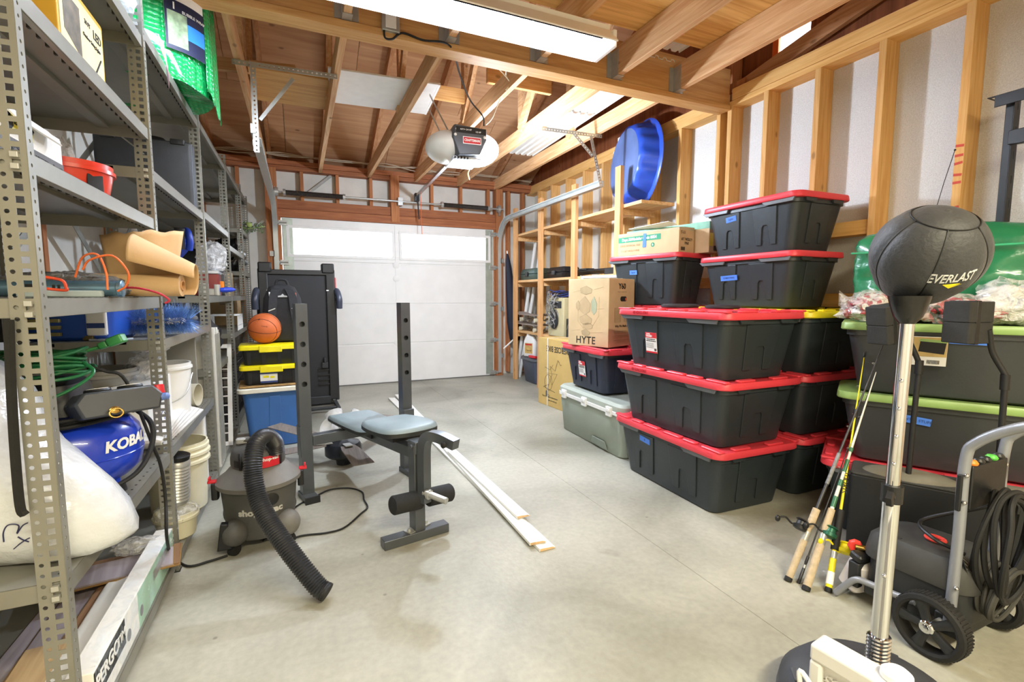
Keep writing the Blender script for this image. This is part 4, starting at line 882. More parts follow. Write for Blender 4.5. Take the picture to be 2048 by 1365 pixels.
# =================================================================== overhead things
t = thing('fluorescent_fixture', 'long fluorescent shop light hanging on chains under the plywood deck', 'light', (.45, 2.43, 2.60))
REF = mat('white_enamel', '#f3f2ee', .35, 0, .02, 6)
q = MB(); Lh = 1.21
q.loft([[Vector((s*Lh, y, z)) for (y, z) in ((-.13, -.01), (-.125, -.015), (-.05, .06), (.05, .06), (.125, -.015), (.13, -.01), (.06, .075), (-.06, .075))] for s in (-1, 1)]); q.box(-Lh, Lh, -.045, .045, .06, .11); q.obj('housing', REF, t, smooth=False)
for s in (-1, 1): q = MB(); q.box(s*Lh-.012, s*Lh+.012, -.10, .10, -.03, .062); q.obj('end_plate', REF, t, bevel=.004)
TUBE = emit('lit_tube', '#e6effe', TUBE_E)
for y in (-.05, .05): q = MB(); q.cyl((-Lh+.02, y, .0), (Lh-.02, y, .0), .019, n=14); q.obj('tube', TUBE, t)
for x in (-.9, 1.08):
    q = MB()
    for k in range(16): q.tube([(x+(.006*math.cos(a) if k % 2 else 0), (0 if k % 2 else .006*math.cos(a)), .115+.019*k+.013*math.sin(a)) for a in [2*PI*j/8 for j in range(8)]], .0016, 5, True)
    q.obj('chain', GALV, t, kind='stuff')
t = thing('outlet_box', 'grey metal outlet box on the beam behind the shop light', 'outlet', A(780, 45, y=2.945))
q = MB(); q.box(-.05, .05, -.03, .0, -.06, .06); q.obj('box', GALV, t, bevel=.004); q = MB(); q.box(-.03, .03, -.034, -.03, -.045, .045); q.obj('cover', WHITE, t, bevel=.002)
q = MB(); q.tube(spline([A(768, 55, y=2.93), A(770, 75, y=2.92), A(785, 78, y=2.93), A(805, 66, y=2.93), A(845, 80, y=2.93), A(900, 92, y=2.93), A(920, 150, y=3.3), A(940, 200, y=3.6), A(965, 232, y=3.7), A(968, 252, y=3.75)], 8), .006, 6)
quick('opener_cord', q, BLACK_RUB, 'black cord running from the beam outlet down to the door opener', 'cord')
q = MB(); q.tube(spline([A(1020, 105, y=3.1), A(1012, 150, y=3.4), A(1025, 168, y=3.4), A(1000, 200, y=3.6), A(985, 235, y=3.7), A(972, 250, y=3.75)], 8), .005, 6)
q.tube(spline([A(975, 112, y=3.1), A(1000, 140, y=3.3), A(1020, 165, y=3.4), A(1012, 180, y=3.4)], 6), .004, 6)
quick('signal_wire', q, mat('wire_white', '#e9e0c9', .5), 'pale twisted wires hanging from the joist to the opener', 'wire')

op = thing('garage_door_opener', 'white and grey ceiling garage door opener with one lit lens', 'door opener', (1.30, 3.92, 2.42), R(-4))
SHELL = mat('opener_shell', '#dcdbd4', .4, 0, .03); LENS = emit('lit_lens', '#f0f4ff', 30.0)
def lensf(d): return 1.0
for s, m in ((-1, SHELL), (1, LENS)):
    q = MB(); q.ball((s*.12, .06, .0), .19, .23, .125, 28, 18, lambda d, s=s: 1.0); q.V = [Vector((max(v.x, .10) if s > 0 else min(v.x, -.10), v.y, v.z)) for v in q.V]
    q.obj('lamp_lens', m, op, label=('lit lamp lens' if s > 0 else 'unlit lamp lens'))
bl = bpy.data.lights.new('opener_bulb', 'POINT'); bl.energy = 74; bl.color = (.72, .84, 1.0); bl.shadow_soft_size = .045
bo = bpy.data.objects.new('opener_bulb', bl); COL.objects.link(bo); bo.parent = op; bo.location = (.20, .06, -.18)
q = MB(); q.loft([[Vector((x*w, y, z)) for (x, z) in ((-.125, .115), (.145, .10), (.15, .02), (.09, -.10), (-.09, -.115), (-.14, .02))] for (y, w) in ((-.185, .93), (-.165, 1.0), (.25, 1.0))]); q.obj('motor_cover', mat('cover_grey', '#4a4d52', .35, .1, .05), op, bevel=.006)
q = MB(); q.box(-.11, .135, -.190, -.184, .055, .098); q.obj('terminal_strip', INK, op, smooth=False)
text('SECURITY+ 3/4 HP', .016, (-.05, -.191, .078), (1, -.06, 0), (0, 0, 1), WHITEINK, op, bold=.02); text('1/2 HP', .016, (.07, -.191, .068), (1, -.06, 0), (0, 0, 1), WHITEINK, op, bold=.02)
q = MB(); panel(q, (.02, -.1865, .0), (1, 0, 0), (0, 0, 1), .15, .056); q.obj('badge', WHITEINK, op, smooth=False)
q = MB(); panel(q, (.02, -.1875, .0), (1, 0, 0), (0, 0, 1), .14, .045); q.obj('badge_field', REDINK, op, smooth=False)
text('CRAFTSMAN', .027, (.02, -.189, .0), (1, 0, 0), (0, 0, 1), WHITEINK, op, bold=.03, sx=.82)
for x in (-.115, .125): q = MB(); q.lathe([(.012, 0), (.010, .006)], (x, -.185, .035), (0, -1, 0), 14); q.obj('screw', WHITE, op)
q = MB(); q.box(-.12, .12, -.12, .2, -.126, -.105); q.obj('vent_plate', mat('vent_grey', '#c9cbd4', .35), op, bevel=.01)
q = MB()
for k in range(5): q.box(-.11+.026*k, -.098+.026*k, -.122, -.10, -.128, -.112)
q.obj('vent_slot', INK, op, smooth=False)
q = MB(); q.box(-.03, .12, -.06, .0, .113, .135); q.obj('top_bracket', GALV, op, smooth=False)
q = MB(); q.tube(spline([(.02, -.12, -.13), (.015, -.125, -.20), (.0, -.12, -.24), (.012, -.12, -.29)], 5), .004, 6); q.obj('antenna_wire', mat('antenna_yellow', '#e6de7e', .5), op)
for (a, b) in (((-.13, -.02, .10), (-.26, .1, .42)), ((-.13, .18, .10), (-.24, .25, .36))):
    q = MB(); q.bar(a, b, .003, .025, (0, 1, 0)); q.obj('hanger_strap', GALV, op, smooth=False)
q = MB(); q.bar((-.03, .2, -.02), (-.03+.04, 2.60, .10), .035, .03); q.obj('rail', mat('rail_steel', '#bfc3c8', .2, .9, .05), op, smooth=False)
q = MB(); q.box(-.02, .04, 2.55, 2.65, .03, .13); q.bar((.01, 2.55, .08), (.02, 2.50, -.22), .015, .02, (0, 1, 0)); q.obj('header_bracket', BLACK, op, smooth=False)
q = MB(); q.tube(spline([(.035, 2.45, .09), (.04, 2.44, -.12), (.045, 2.44, -.42)], 4), .004, 6); q.obj('release_cord', mat('cord_orange', '#f0641e', .6), op)

def perf_angle(name, label, a, b, n, wd=.032, up=(0, 0, 1), out=None):
    """punched galvanised angle iron from a to b"""
    a = Vector(a); b = Vector(b); d = (b-a); Ln = d.length; d.normalize(); up = (Vector(up)-d*d.dot(Vector(up))).normalized(); w2 = d.cross(up) if out is None else Vector(out)
    q = MB(); k = int(Ln/.028)
    strip(q, a, up, d, k, Ln/k, [(wd, 'r', .006, .006)]); strip(q, a, w2, d, k, Ln/k, [(wd, 'r', .005, .005)])
    return q
pg = thing('angle_hanger', 'left punched steel angle hanger holding the door track', 'bracket', (-.24, 3.70, 2.29))
O = Vector((-.24, 3.70, 2.29))
for (a, b, up) in (((-.34, 3.70, 2.715), (.30, 3.66, 2.715), (0, 0, -1)), ((-.235, 3.69, 2.715), (-.235, 3.69, 2.14), (1, 0, 0))):
    perf_angle('', '', Vector(a)-O, Vector(b)-O, 0, up=up).obj('angle_bar', GALV, pg, solid=.002, smooth=False)
q = MB(); q.bar(A(520, 240, y=3.72)-O, A(586, 158, y=3.72)-O, .022, .006, (0, 1, 0)); q.obj('diagonal_strap', GALV, pg, smooth=False)
q = MB(); q.box(-.01, .02, -.02, .35, -.03, .03); q.obj('splice', GALV, pg, smooth=False)
pg = thing('angle_hanger', 'right punched steel angle hanger in front of the blue pool', 'bracket', (2.68, 3.97, 2.27)); O = Vector((2.68, 3.97, 2.27))
for (a, b, up) in (((2.07, 4.0, 2.715), (2.69, 3.96, 2.715), (0, 0, -1)), ((2.40, 3.97, 2.70), (2.60, 3.96, 2.52), (0, 0, -1)), ((2.58, 3.96, 2.70), (2.705, 3.96, 2.24), (-1, 0, 0))):
    perf_angle('', '', Vector(a)-O, Vector(b)-O, 0, up=up).obj('angle_bar', GALV, pg, solid=.002, smooth=False)
t = thing('white_board', 'flat white board stored on top of the ceiling joists', 'board', (.70, 4.24, 2.864), R(-4)); q = MB(); q.box(-.42, .42, -.33, .33, 0, .014); q.obj('sheet', WHITE, t, bevel=.002)
q = MB(); q.box(.405, .421, -.331, .331, -.002, .016); q.obj('edge', PAPERW, t, smooth=False)
t = thing('plywood_offcut', 'tan plywood offcut lying on the joists left of white board', 'board', (.0, 4.35, 2.864)); q = MB(); q.box(-.28, .28, -.2, .45, 0, .02); q.obj('sheet', DECK, t, smooth=False); q = MB(); q.box(.15, .29, -.21, -.1, .021, .03); q.obj('torn_edge', PAPERW, t, smooth=False)
t = thing('lumber_scrap', 'short two by four laid across the joists beside the green bubble wrap', 'lumber', (-.45, 4.3, 2.865), R(80)); q = MB(); q.box(-.02, .02, -.5, .5, 0, .09); q.obj('board', JOIST, t, bevel=.002)
WS = mat('white_siding', '#e6e4dd', .4, 0, .04, 8)
for k, (x, y0, y1, lab) in enumerate(((2.40, 2.95, 5.35, 'white ribbed panel lying over the joists left of the blue pool'), (2.42, 1.9, 2.93, 'second white ribbed panel stored above the near joists'))):
    t = thing('roofing_sheet', lab, 'roofing', (x, (y0+y1)/2, 2.90 if k == 0 else 2.995), (R(-1.6) if k == 0 else R(0), 0, 0), None); l = (y1-y0)/2
    pf = []
    for i in range(6):
        u = -.20+.075*i; pf += [(u, 0), (u+.030, 0), (u+.036, .016), (u+.060, .016), (u+.068, 0)]
    q = MB(); q.loft([[Vector((u, s, z)) for (u, z) in pf] for s in (-l, l)], False, False, closed=False); q.obj('sheet', WS, t, solid=.003, smooth=False)
# --- wading pool standing on the rack
t = thing('wading_pool', 'blue plastic wading pool stood on edge on the wooden rack', 'pool', (3.06, 3.97, 2.05))
POOL = mat('pool_blue', '#2b55c8', .35, 0, .06, 4, coat=.2); POOLD = mat('pool_scuffed', '#5b6f9e', .5, 0, .22, 5)
n_ = Vector((-.97, .22, .06)).normalized(); FR = frame((0, 0, .43), (-.22, -.97, 0), (.06, 0, 1))
if (FR.to_3x3() @ Vector((0, 0, 1))).dot(n_) < 0: FR = frame((0, 0, .43), (.22, .97, 0), (.06, 0, 1))
def ring(r, z, amp, n=112): return [FR @ Vector(((r+amp*math.cos(k*2*PI/n*16))*math.cos(k*2*PI/n), (r+amp*math.cos(k*2*PI/n*16))*math.sin(k*2*PI/n), z)) for k in range(n)]
q = MB(); q.loft([ring(.425, -.10, 0), ring(.435, -.095, 0), ring(.425, -.085, 0), ring(.39, -.08, .003), ring(.375, -.01, .010), ring(.36, .05, .010), ring(.345, .085, .004), ring(.32, .095, 0)], False, False); q.obj('wall', POOL, t, angle=60)
q = MB(); q.loft([ring(.321, .095, 0), ring(.30, .098, 0), ring(.01, .094, 0)], False, True); q.obj('floor_disc', POOLD, t)
for (a, rr_) in ((150, .37), (128, .375)):
    c = FR @ Vector((.368*math.cos(R(a)), .368*math.sin(R(a)), .05)); q = MB(); panel(q, c+n_*.012+(c-Vector((0, 0, .43))).normalized()*.012, (-.22, -.97, 0), (0, 0, 1), .045, .05, .002); q.obj('sticker', PAPERW, t, smooth=False)

# =================================================================== the middle of the floor
VC = Vector((-.212, 2.58, 0))
vac = thing('shop_vacuum', 'grey and black wet dry shop vacuum with ribbed hose on the floor', 'vacuum', VC, 0); VS = .89; vac.scale.z = VS
VG = mat('vac_grey', '#504f4c', .6, 0, .14, 9, .05, 200); VL = mat('vac_lid', '#6d6a64', .6, 0, .14, 8, .05, 200)
q = MB(); q.lathe([(.12, .055), (.142, .06), (.150, .10), (.165, .30), (.168, .335)], n=44); q.obj('tank', VG, vac)
q = MB(); q.lathe([(.178, .325), (.186, .33), (.187, .352), (.178, .362), (.15, .385), (.118, .425), (.112, .43)], n=44); q.obj('lid', VL, vac)
q = MB(); q.lathe([(.116, .425), (.119, .44), (.119, .475), (.112, .51), (.09, .535), (.05, .545), (.01, .546)], n=40); q.obj('motor_head', mat('vac_head', '#4a4947', .5, 0, .1), vac)
def wv(r, zc, a0, dr=0.0):
    return lambda p: Vector(((r+dr*p.y+p.z)*math.cos(a0+p.x/r), (r+dr*p.y+p.z)*math.sin(a0+p.x/r), zc+p.y))
FA = math.atan2(-2.58, .212)      # azimuth from the vacuum towards the camera
q = MB()
wpanel(wv(.1205, .458, FA), -.12, .12, -.018, .018, 20).obj('intake_band', BLACK, vac)
wpanel(wv(.1215, .462, FA+R(22)), -.04, .06, -.030, .03, 12).obj('red_plate', RED, vac)
text('shop-vac', .024, (0, 0, 0), (1, 0, 0), (0, 1, 0), WHITEINK, vac, bold=.03, fn=wv(.1225, .475, FA+R(24)))
for a in (-38, 2, 50): wpanel(wv(.1225, .48, FA+R(a)), -.006, .006, -.05, .04, 2).obj('head_rib', BLACK, vac, solid=.004)
q = MB(); q.tube(spline([(-.08, .0, .52), (-.07, -.01, .555), (-.02, -.02, .565), (.03, -.02, .56), (.05, -.01, .53)], 6), .014, 10); q.obj('carry_handle', VG, vac)
q = MB(); q.rbox(.06, .035, .03, .012, .005, z=.545, cx=-.06, cy=-.01); q.obj('switch_knob', mat('knob_grey', '#9a9a98', .4), vac)
text('shop', .046, (0, 0, 0), (1, 0, 0), (0, 1, 0), mat('letter_grey', '#c4c2bb', .6), vac, bold=.045, fn=wv(.160, .215, FA-R(19), .06)); text('vac', .046, (0, 0, 0), (1, 0, 0), (0, 1, 0), MATS['letter_grey'], vac, bold=.045, fn=wv(.160, .215, FA+R(24), .06))
q = MB(); q.lathe([(.030, 0), (.032, .01), (.022, .012)], (.160*math.cos(FA+R(16)), .160*math.sin(FA+R(16)), .275), (math.cos(FA+R(16)), math.sin(FA+R(16)), 0), 22); q.obj('drain_cap', BLACK, vac)
for s in (-1, 1):
    a = FA+s*R(88); c = Vector((.185*math.cos(a), .185*math.sin(a), 0))
    q = MB(); q.rbox(.03, .05, .09, .008, .004, z=.265, cx=c.x, cy=c.y); l = q.obj('latch', BLACK, vac)
    q = MB(); q.M = Matrix.Translation((c.x*1.06, c.y*1.06, .355)); q.box(-.018, .018, -.014, .014, 0, .012); q.box(s*.010-.004, s*.010+.004, -.014, .014, .01, .032); q.obj('latch_lever', RED, l, bevel=.002)
for k, a in enumerate((-42, 42, 138, 222)):
    aa = FA+R(a); d = Vector((math.cos(aa), math.sin(aa), 0)); c = d*.165
    q = MB(); q.ball((c.x, c.y, .115), .058, .058, .07, 20, 12); f = q.obj('caster_pod', VL if k == 1 else VG, vac)
    q = MB(); q.cyl(c+d*.008-d.cross(Vector((0, 0, 1)))*.014+Vector((0, 0, .027)), c+d*.008+d.cross(Vector((0, 0, 1)))*.014+Vector((0, 0, .027)), .027, n=18); q.cyl((c.x, c.y, .03), (c.x, c.y, .07), .012, n=10); q.obj('caster', BLACK_RUB, f)
q = MB(); q.prism([(-.030, 0), (.030, 0), (.018, .135), (-.012, .14)], .035, frame(Vector((.19*math.cos(FA-R(52)), .19*math.sin(FA-R(52)), .045)), (1, 0, 0), (0, 0, 1))); q.obj('tool_holder', BLACK, vac, bevel=.004)
HP = [A(553, 905, y=2.50), A(548, 884, y=2.48), A(532, 872, y=2.43), A(515, 884, y=2.36), A(507, 915, y=2.30), A(507, 955, y=2.26), A(517, 1000, y=2.21), A(537, 1042, y=2.14), A(566, 1085, y=2.06), A(602, 1133, y=1.98), A(637, 1180, y=1.92), A(654, 1203, y=1.90)]
HP = [p-VC for p in HP]; HP[-1].z = .043; HP[-2].z = max(HP[-2].z, .06); HP = [Vector((p.x, p.y, p.z/VS)) for p in HP]
sp = spline(HP, 30); 
q = MB(); acc = [0.0]
for i in range(1, len(sp)): acc.append(acc[-1]+(sp[i]-sp[i-1]).length)
N_ = int(acc[-1]/.0056); pts = []; j = 0
for k in range(N_):
    s_ = acc[-1]*k/(N_-1)
    while j < len(acc)-2 and acc[j+1] < s_: j += 1
    f_ = (s_-acc[j])/max(1e-9, acc[j+1]-acc[j]); pts.append(sp[j].lerp(sp[j+1], min(1, f_)))
q.tube(pts, [.034+(.0046 if k % 2 else 0) for k in range(N_)], 20); q.obj('hose', mat('hose_black', '#25262a', .38, 0, .05), vac, angle=25)
q = MB(); d_ = (pts[-1]-pts[-4]).normalized(); q.tube([pts[-1]-d_*.012, pts[-1]+d_*.004], .0375, 20); q.obj('hose_cuff', BLACK_RUB, vac)
q = MB(); q.tube(spline([A(x, y, z=.007) for (x, y) in ((560, 1090), (600, 1073), (655, 1066), (690, 1055), (722, 1028), (735, 1015), (728, 1000), (724, 985), (700, 977), (660, 980), (628, 995), (598, 1010), (575, 1030), (555, 1055), (525, 1082))], 8), .005, 7)
quick('vacuum_cord', q, BLACK_RUB, 'black cord looping over the floor beside the shop vacuum', 'cord')

# --- weight bench
BO = Vector((.315, 3.07, 0)); BA = R(15)
bench = thing('weight_bench', 'grey steel weight bench with two pads and tall uprights', 'weight bench', BO, BA)
inv = (Matrix.Translation(BO) @ rz(BA)).inverted()
def Lb(px, py, **k): return inv @ A(px, py, **k)
GS = GSTEEL; PADM = mat('pad_vinyl', '#7f8d90', .45, 0, .07, 8, .1, 60); PADS = mat('pad_side', '#2a2d2e', .5)
for s, x, y, hole0 in ((-1, -.325, 0.0, 0), (1, .325, 0.02, 0)):
    w = .032; q = MB()
    # upright with real punched holes in its front face
    z0, zt = .02, 1.145; cells = [(1.03-.115*k) for k in range(4)]
    q.add([(x-w, y+w, z0), (x+w, y+w, z0), (x+w, y-w, z0), (x-w, y-w, z0), (x-w, y+w, zt), (x+w, y+w, zt), (x+w, y-w, zt), (x-w, y-w, zt)], [(1, 0, 4, 5), (0, 3, 7, 4), (2, 1, 5, 6), (7, 6, 5, 4)])
    zz = z0
    for c in sorted(cells):
        q.add([(x-w, y-w, zz), (x+w, y-w, zz), (x+w, y-w, c-.03), (x-w, y-w, c-.03)], [(0, 1, 2, 3)])
        strip(q, (x-w, y-w, c-.03), (1, 0, 0), (0, 0, 1), 1, .06, [(2*w, 'r', .016, .016)]); zz = c+.03
    q.add([(x-w, y-w, zz), (x+w, y-w, zz), (x+w, y-w, zt), (x-w, y-w, zt)], [(0, 1, 2, 3)])
    q.box(x-w+.004, x+w-.004, y+.01, y+.012, z0, zt-.004)
    q.obj('upright', GS, bench, smooth=False)
    q = MB(); q.box(x-.038, x+.038, -.10, .06, 0, .035); q.obj('foot', GS, bench, bevel=.003); q = MB(); q.box(x-.041, x+.041, -.108, -.095, 0, .038); q.obj('end_cap', BLACK, bench, smooth=False)
    q = MB(); q.box(x-.036, x-.028 if s < 0 else x+.036, -.036, .036, .26, .44); q.obj('sleeve', GS, bench, bevel=.002)
q = MB(); q.bar((-.29, 0.0, .345), (.29, .01, .345), .055, .06); q.obj('cross_beam', GS, bench, bevel=.003)
q = MB(); q.bar((0.0, .03, .350), (-.03, -.80, .425), .05, .055); q.obj('spine', GS, bench, bevel=.003)
def pad(pts, z0, h, tilt):
    q = MB(); n = len(pts); c = sum((Vector((p[0], p[1], 0)) for p in pts), Vector())/n
    P = spline([Vector((p[0], p[1], 0)) for p in pts], 5, True); loops = []
    for (k, z) in ((.90, 0), (1.0, .008), (1.0, h*.55), (.97, h*.85), (.88, h), (.4, h*1.06)):
        loops.append([Vector((c.x+(p.x-c.x)*k, c.y+(p.y-c.y)*k, z0+z+tilt*(p.y-c.y))) for p in P])
    q.loft(loops[:3], True, False); i = len(q.F); q.i = 1; q.loft(loops[2:], False, True); return q
pad([(-.13, -.74), (.0, -.78), (.13, -.74), (.16, -.6), (.145, -.42), (.10, -.36), (-.10, -.36), (-.145, -.42), (-.16, -.6)], .475, .05, -.07).obj('seat_pad', [PADS, PADM], bench, angle=60)
pad([(-.11, -.33), (.0, -.345), (.11, -.33), (.135, -.2), (.14, .14), (.10, .19), (-.10, .19), (-.14, .14), (-.135, -.2)], .398, .045, -.03).obj('back_pad', [PADS, PADM], bench, angle=60)
q = MB(); q.bar((0, -.70, .470), (0, -.42, .452), .2, .02); q.box(-.05, .05, -.30, .15, .375, .400); q.obj('pad_board', BLACK, bench)
q = MB(); q.bar((-.035, -.82, .03), (-.035, -.82, .475), .065, .055, (1, 0, 0)); q.obj('front_leg', GS, bench, bevel=.003)
a, b = Lb(765, 1090, z=.02), Lb(893, 1052, z=.02); q = MB(); q.bar((a.x, a.y, .022), (b.x, b.y, .022), .062, .044); q.obj('front_foot', GS, bench, bevel=.003)
q = MB(); q.bar((-.1, -.835, .046), (.03, -.80, .046), .05, .005); q.lathe([(.01, 0), (.008, .012)], (-.085, -.83, .048), n=10); q.lathe([(.01, 0), (.008, .012)], (.02, -.805, .048), n=10); q.obj('foot_plate', GALV, bench)
P = [Lb(849, 1005, y=2.20), Lb(848, 930, y=2.21), Lb(849, 890, y=2.21), Lb(858, 873, y=2.20), Lb(880, 875, y=2.16), Lb(912, 890, y=2.08)]
q = MB(); sp = spline(P, 5); w = .023; loops = []
for i, p in enumerate(sp):
    t_ = (sp[min(i+1, len(sp)-1)]-sp[max(i-1, 0)]).normalized(); x_ = Vector((1, .25, 0)); x_ = (x_-t_*t_.dot(x_)).normalized(); y_ = t_.cross(x_); loops.append([p+x_*i_*w+y_*j_*w for (i_, j_) in ((-1, -1), (1, -1), (1, 1), (-1, 1))])
q.loft(loops); q.obj('leg_lever', GS, bench)
q = MB(); q.lathe([(.014, 0), (.014, .01), (.008, .014)], P[-1]+Vector((-.045, .03, .0)), (-1, -.3, 0), 12); q.obj('lever_hole', INK, bench)
q = MB(); q.box(-.06, .0, -.86, -.78, .43, .49); q.cyl((-.07, -.83, .465), (.03, -.83, .465), .01, n=10); q.obj('pivot_bracket', GS, bench, bevel=.003)
a, b = Lb(785, 1012, y=2.19), Lb(901, 985, y=2.30); c = (a+b)/2
for (s, e) in ((0.0, .46), (.58, 1.0)):
    q = MB(); p0, p1 = a.lerp(b, s), a.lerp(b, e); d = (p1-p0); q.lathe([(.02, -.002), (.040, 0), (.045, .006), (.045, d.length-.006), (.040, d.length), (.02, d.length+.002)], p0, d, 24); q.obj('foam_roller', mat('foam_black', '#202122', .85, 0, .1, 30, .2, 120), bench)
q = MB(); q.cyl(Lb(848, 985, y=2.19), Lb(893, 1003, y=2.09), .016, n=14); q.lathe([(.024, 0), (.024, .012)], Lb(856, 989, y=2.175), Lb(893, 1003, y=2.09)-Lb(848, 985, y=2.19), 16); q.obj('plate_peg', GALV, bench)
# --- white trim boards on the floor
TRIM = mat('primed_trim', '#ecebe4', .45, 0, .03, 6)
def trimboard(label, a, b, w, z, tilt=0.0):
    a = Vector(a); b = Vector(b); c = (a+b)/2; d = b-a; t = thing('trim_board', label, 'board', (c.x, c.y, z), math.atan2(d.y, d.x)); l = d.length/2
    q = MB(); q.prism([(-w/2, 0), (w/2, 0), (w/2, .005), (w*.3, .012), (w*.1, .010), (-w*.2, .014), (-w/2, .014)], 2*l, frame((-l, 0, 0), (0, 1, 0), (0, 0, 1))); q.obj('board', TRIM, t, smooth=False)
    q = MB(); q.prism([(-w/2+.003, .001), (w/2-.003, .001), (w/2-.003, .004), (w*.28, .010), (-w*.2, .012), (-w/2+.003, .012)], .0015, frame((l-.0005, 0, 0), (0, 1, 0), (0, 0, 1))); q.obj('cut_end', wood('raw_end', '#cfa877', '#e0bf92', 'x', knots=False), t, smooth=False)
f1, n1 = A(784, 798, z=0), A(1095, 1101, z=0); f2, n2 = A(797, 794, z=0), A(1076, 1095, z=0); f3, n3 = A(905, 905, z=.03), A(1047, 1036, z=.03)
trimboard('lower long white trim board lying on the concrete', f1, n1, .085, .001)
trimboard('upper long white trim board lying over the lower one', f2, n2, .085, .016)
trimboard('shorter white trim board lying on top of the two long boards', f3, n3, .075, .031)
# --- ceiling fan put down behind the bench
FC = A(688, 927, z=0); FC.z = 0
fan = thing('paddle_fan', 'ceiling fan with wood blades put down on the floor behind the bench', 'fan', FC)
q = MB(); q.lathe([(.05, .0), (.055, .05), (.11, .06), (.125, .075), (.125, .13), (.11, .155), (.05, .17), (.02, .172)], n=36); q.obj('motor', mat('fan_dark', '#2a2d34', .3, .5, .1), fan)
FB = wood('fan_blade_wood', '#6f665f', '#8d837b', 'y', s=6, knots=False)
for k, (tx, ty, tz, w) in enumerate(((728, 928, 2.98, .13), (548, 850, 3.96, .13), (556, 906, 3.42, .13), (775, 830, 4.02, .12))):
    tip = A(tx, ty, y=tz)-FC; d = Vector((tip.x, tip.y, 0)).normalized(); a0 = d*.13; a0.z = .165
    q = MB(); u = (tip-a0).normalized(); v = u.cross(Vector((0, 0, 1))).normalized(); L_ = (tip-a0).length
    q.prism([(0, -w*.36), (L_*.2, -w*.45), (L_, -w*.5), (L_*1.0, w*.5), (L_*.2, w*.45), (0, w*.36)], .006, frame(a0, u, v)); q.obj('blade', FB, fan, bevel=.002)
    q = MB(); q.bar(d*.08+Vector((0, 0, .165)), a0+u*.06+Vector((0, 0, .012)), .05, .006); q.obj('blade_iron', GALV, fan)
GLS = film('shade_glass', (1, 1, 1), .35, .08, .1, 8, .1)
for k, (px, py, ax) in enumerate(((663, 858, (-.5, -.3, .35)), (672, 838, (-.2, .5, .6)), (712, 838, (.5, .3, .6)))):
    p = A(px, py, y=FC.y-.02+.05*k)-FC; q = MB(); q.lathe([(.018, -.05), (.03, -.04), (.050, .0), (.06, .05)], p, ax, 24, False, False); q.obj('glass_shade', GLS, fan, solid=.002)
    q = MB(); q.tube([Vector((0, 0, .16)), (p+Vector((0, 0, .16)))/2, p-Vector(ax).normalized()*.05], .012, 8); q.obj('lamp_arm', GALV, fan)
# --- blue tote with bins, ball and backpack
BT = Vector((-.215, 4.28, 0))
t = thing('blue_tote', 'blue storage tote with white lid standing in front of the treadmill', 'tote', BT, R(4))
q = MB(); q.loft([rrect(.34, .26, .05, 0, 5), rrect(.36, .28, .05, .01, 5), rrect(.44, .34, .05, .43, 5), rrect(.46, .36, .05, .435, 5), rrect(.46, .36, .05, .45, 5)]); q.obj('body', mat('tote_blue', '#3b69a8', .4, 0, .04), t)
q = MB(); q.loft([rrect(.50, .40, .05, .448, 5), rrect(.51, .41, .05, .452, 5), rrect(.51, .41, .05, .478, 5), rrect(.49, .39, .05, .487, 5), rrect(.46, .36, .04, .482, 5)]); q.obj('lid', mat('lid_ivory', '#e6e2d2', .4), t)
q = MB(); q.prism([(-.05, 0), (.05, 0), (.038, .40), (-.038, .40)], .006, frame((0, -.141, .015), (1, 0, 0), (0, -.075, 1))); q.obj('front_panel', MATS['tote_blue'], t, bevel=.003)
t = thing('cork_mat', 'thin brown cork mat on the ivory lid of the blue tote', 'mat', BT+Vector((-.02, .0, .488)), R(4)); q = MB(); q.rbox(.44, .34, .012, .02, .003); q.obj('sheet', mat('cork', '#a3814f', .9, 0, .2, 40), t)
BK = mat('bin_black', '#1d1e20', .45, 0, .08, 15)
def ybin(label, z, sticker):
    t = thing('tool_tote', label, 'tote', BT+Vector((-.01, -.01, z)), R(3), 'black totes with yellow lids')
    q = MB(); q.loft([rrect(.36, .24, .03, 0, 4), rrect(.37, .25, .03, .006, 4), rrect(.40, .28, .03, .125, 4), rrect(.41, .29, .03, .126, 4)]); q.obj('body', BK, t)
    q = MB(); q.loft([rrect(.43, .31, .03, .118, 4), rrect(.44, .32, .03, .122, 4), rrect(.44, .32, .03, .146, 4), rrect(.42, .30, .03, .155, 4)]); q.obj('lid', YELLOW, t)
    q = MB(); q.box(-.08, .08, -.172, -.15, .100, .15); q.obj('latch', YELLOW, t, bevel=.006)
    for x in (-.15, -.05, .06, .16): q = MB(); q.prism([(-.012, 0), (.012, 0), (.014, .10), (-.014, .10)], .006, frame((x, -.124, .008), (1, 0, 0), (0, -.13, 1))); q.obj('rib', BK, t, smooth=False)
    if sticker:
        q = MB(); panel(q, (-.02, -.145, .058), (1, 0, 0), (0, -.13, 1), .12, .085); s = q.obj('label_sheet', PAPERW, t, smooth=False)
        q = MB(); panel(q, (-.04, -.1475, .065), (1, 0, 0), (0, -.13, 1), .04, .016); panel(q, (.005, -.147, .06), (1, 0, 0), (0, -.13, 1), .03, .016); q.obj('label_print', YELLOW, s, smooth=False)
        q = MB(); panel(q, (-.02, -.1445, .024), (1, 0, 0), (0, -.13, 1), .12, .014); panel(q, (-.02, -.150, .092), (1, 0, 0), (0, -.13, 1), .12, .012); q.obj('label_print', LBLUE, s, smooth=False)
ybin('lower black tote with yellow lid and label on the cork mat', .5005, True); ybin('upper black tote with yellow lid under the basketball', .6562, False)
t = thing('basketball', 'orange basketball resting on the upper yellow lidded tote', 'ball', BT+Vector((-.045, -.02, .8125+.121)), (R(15), R(8), R(-8)))
BALL = mat('ball_orange', '#c4632f', .6, 0, .06, 8, .3, 330); r_ = .121
q = MB(); q.ball((0, 0, 0), r_, nu=40, nv=24); q.obj('skin', BALL, t)
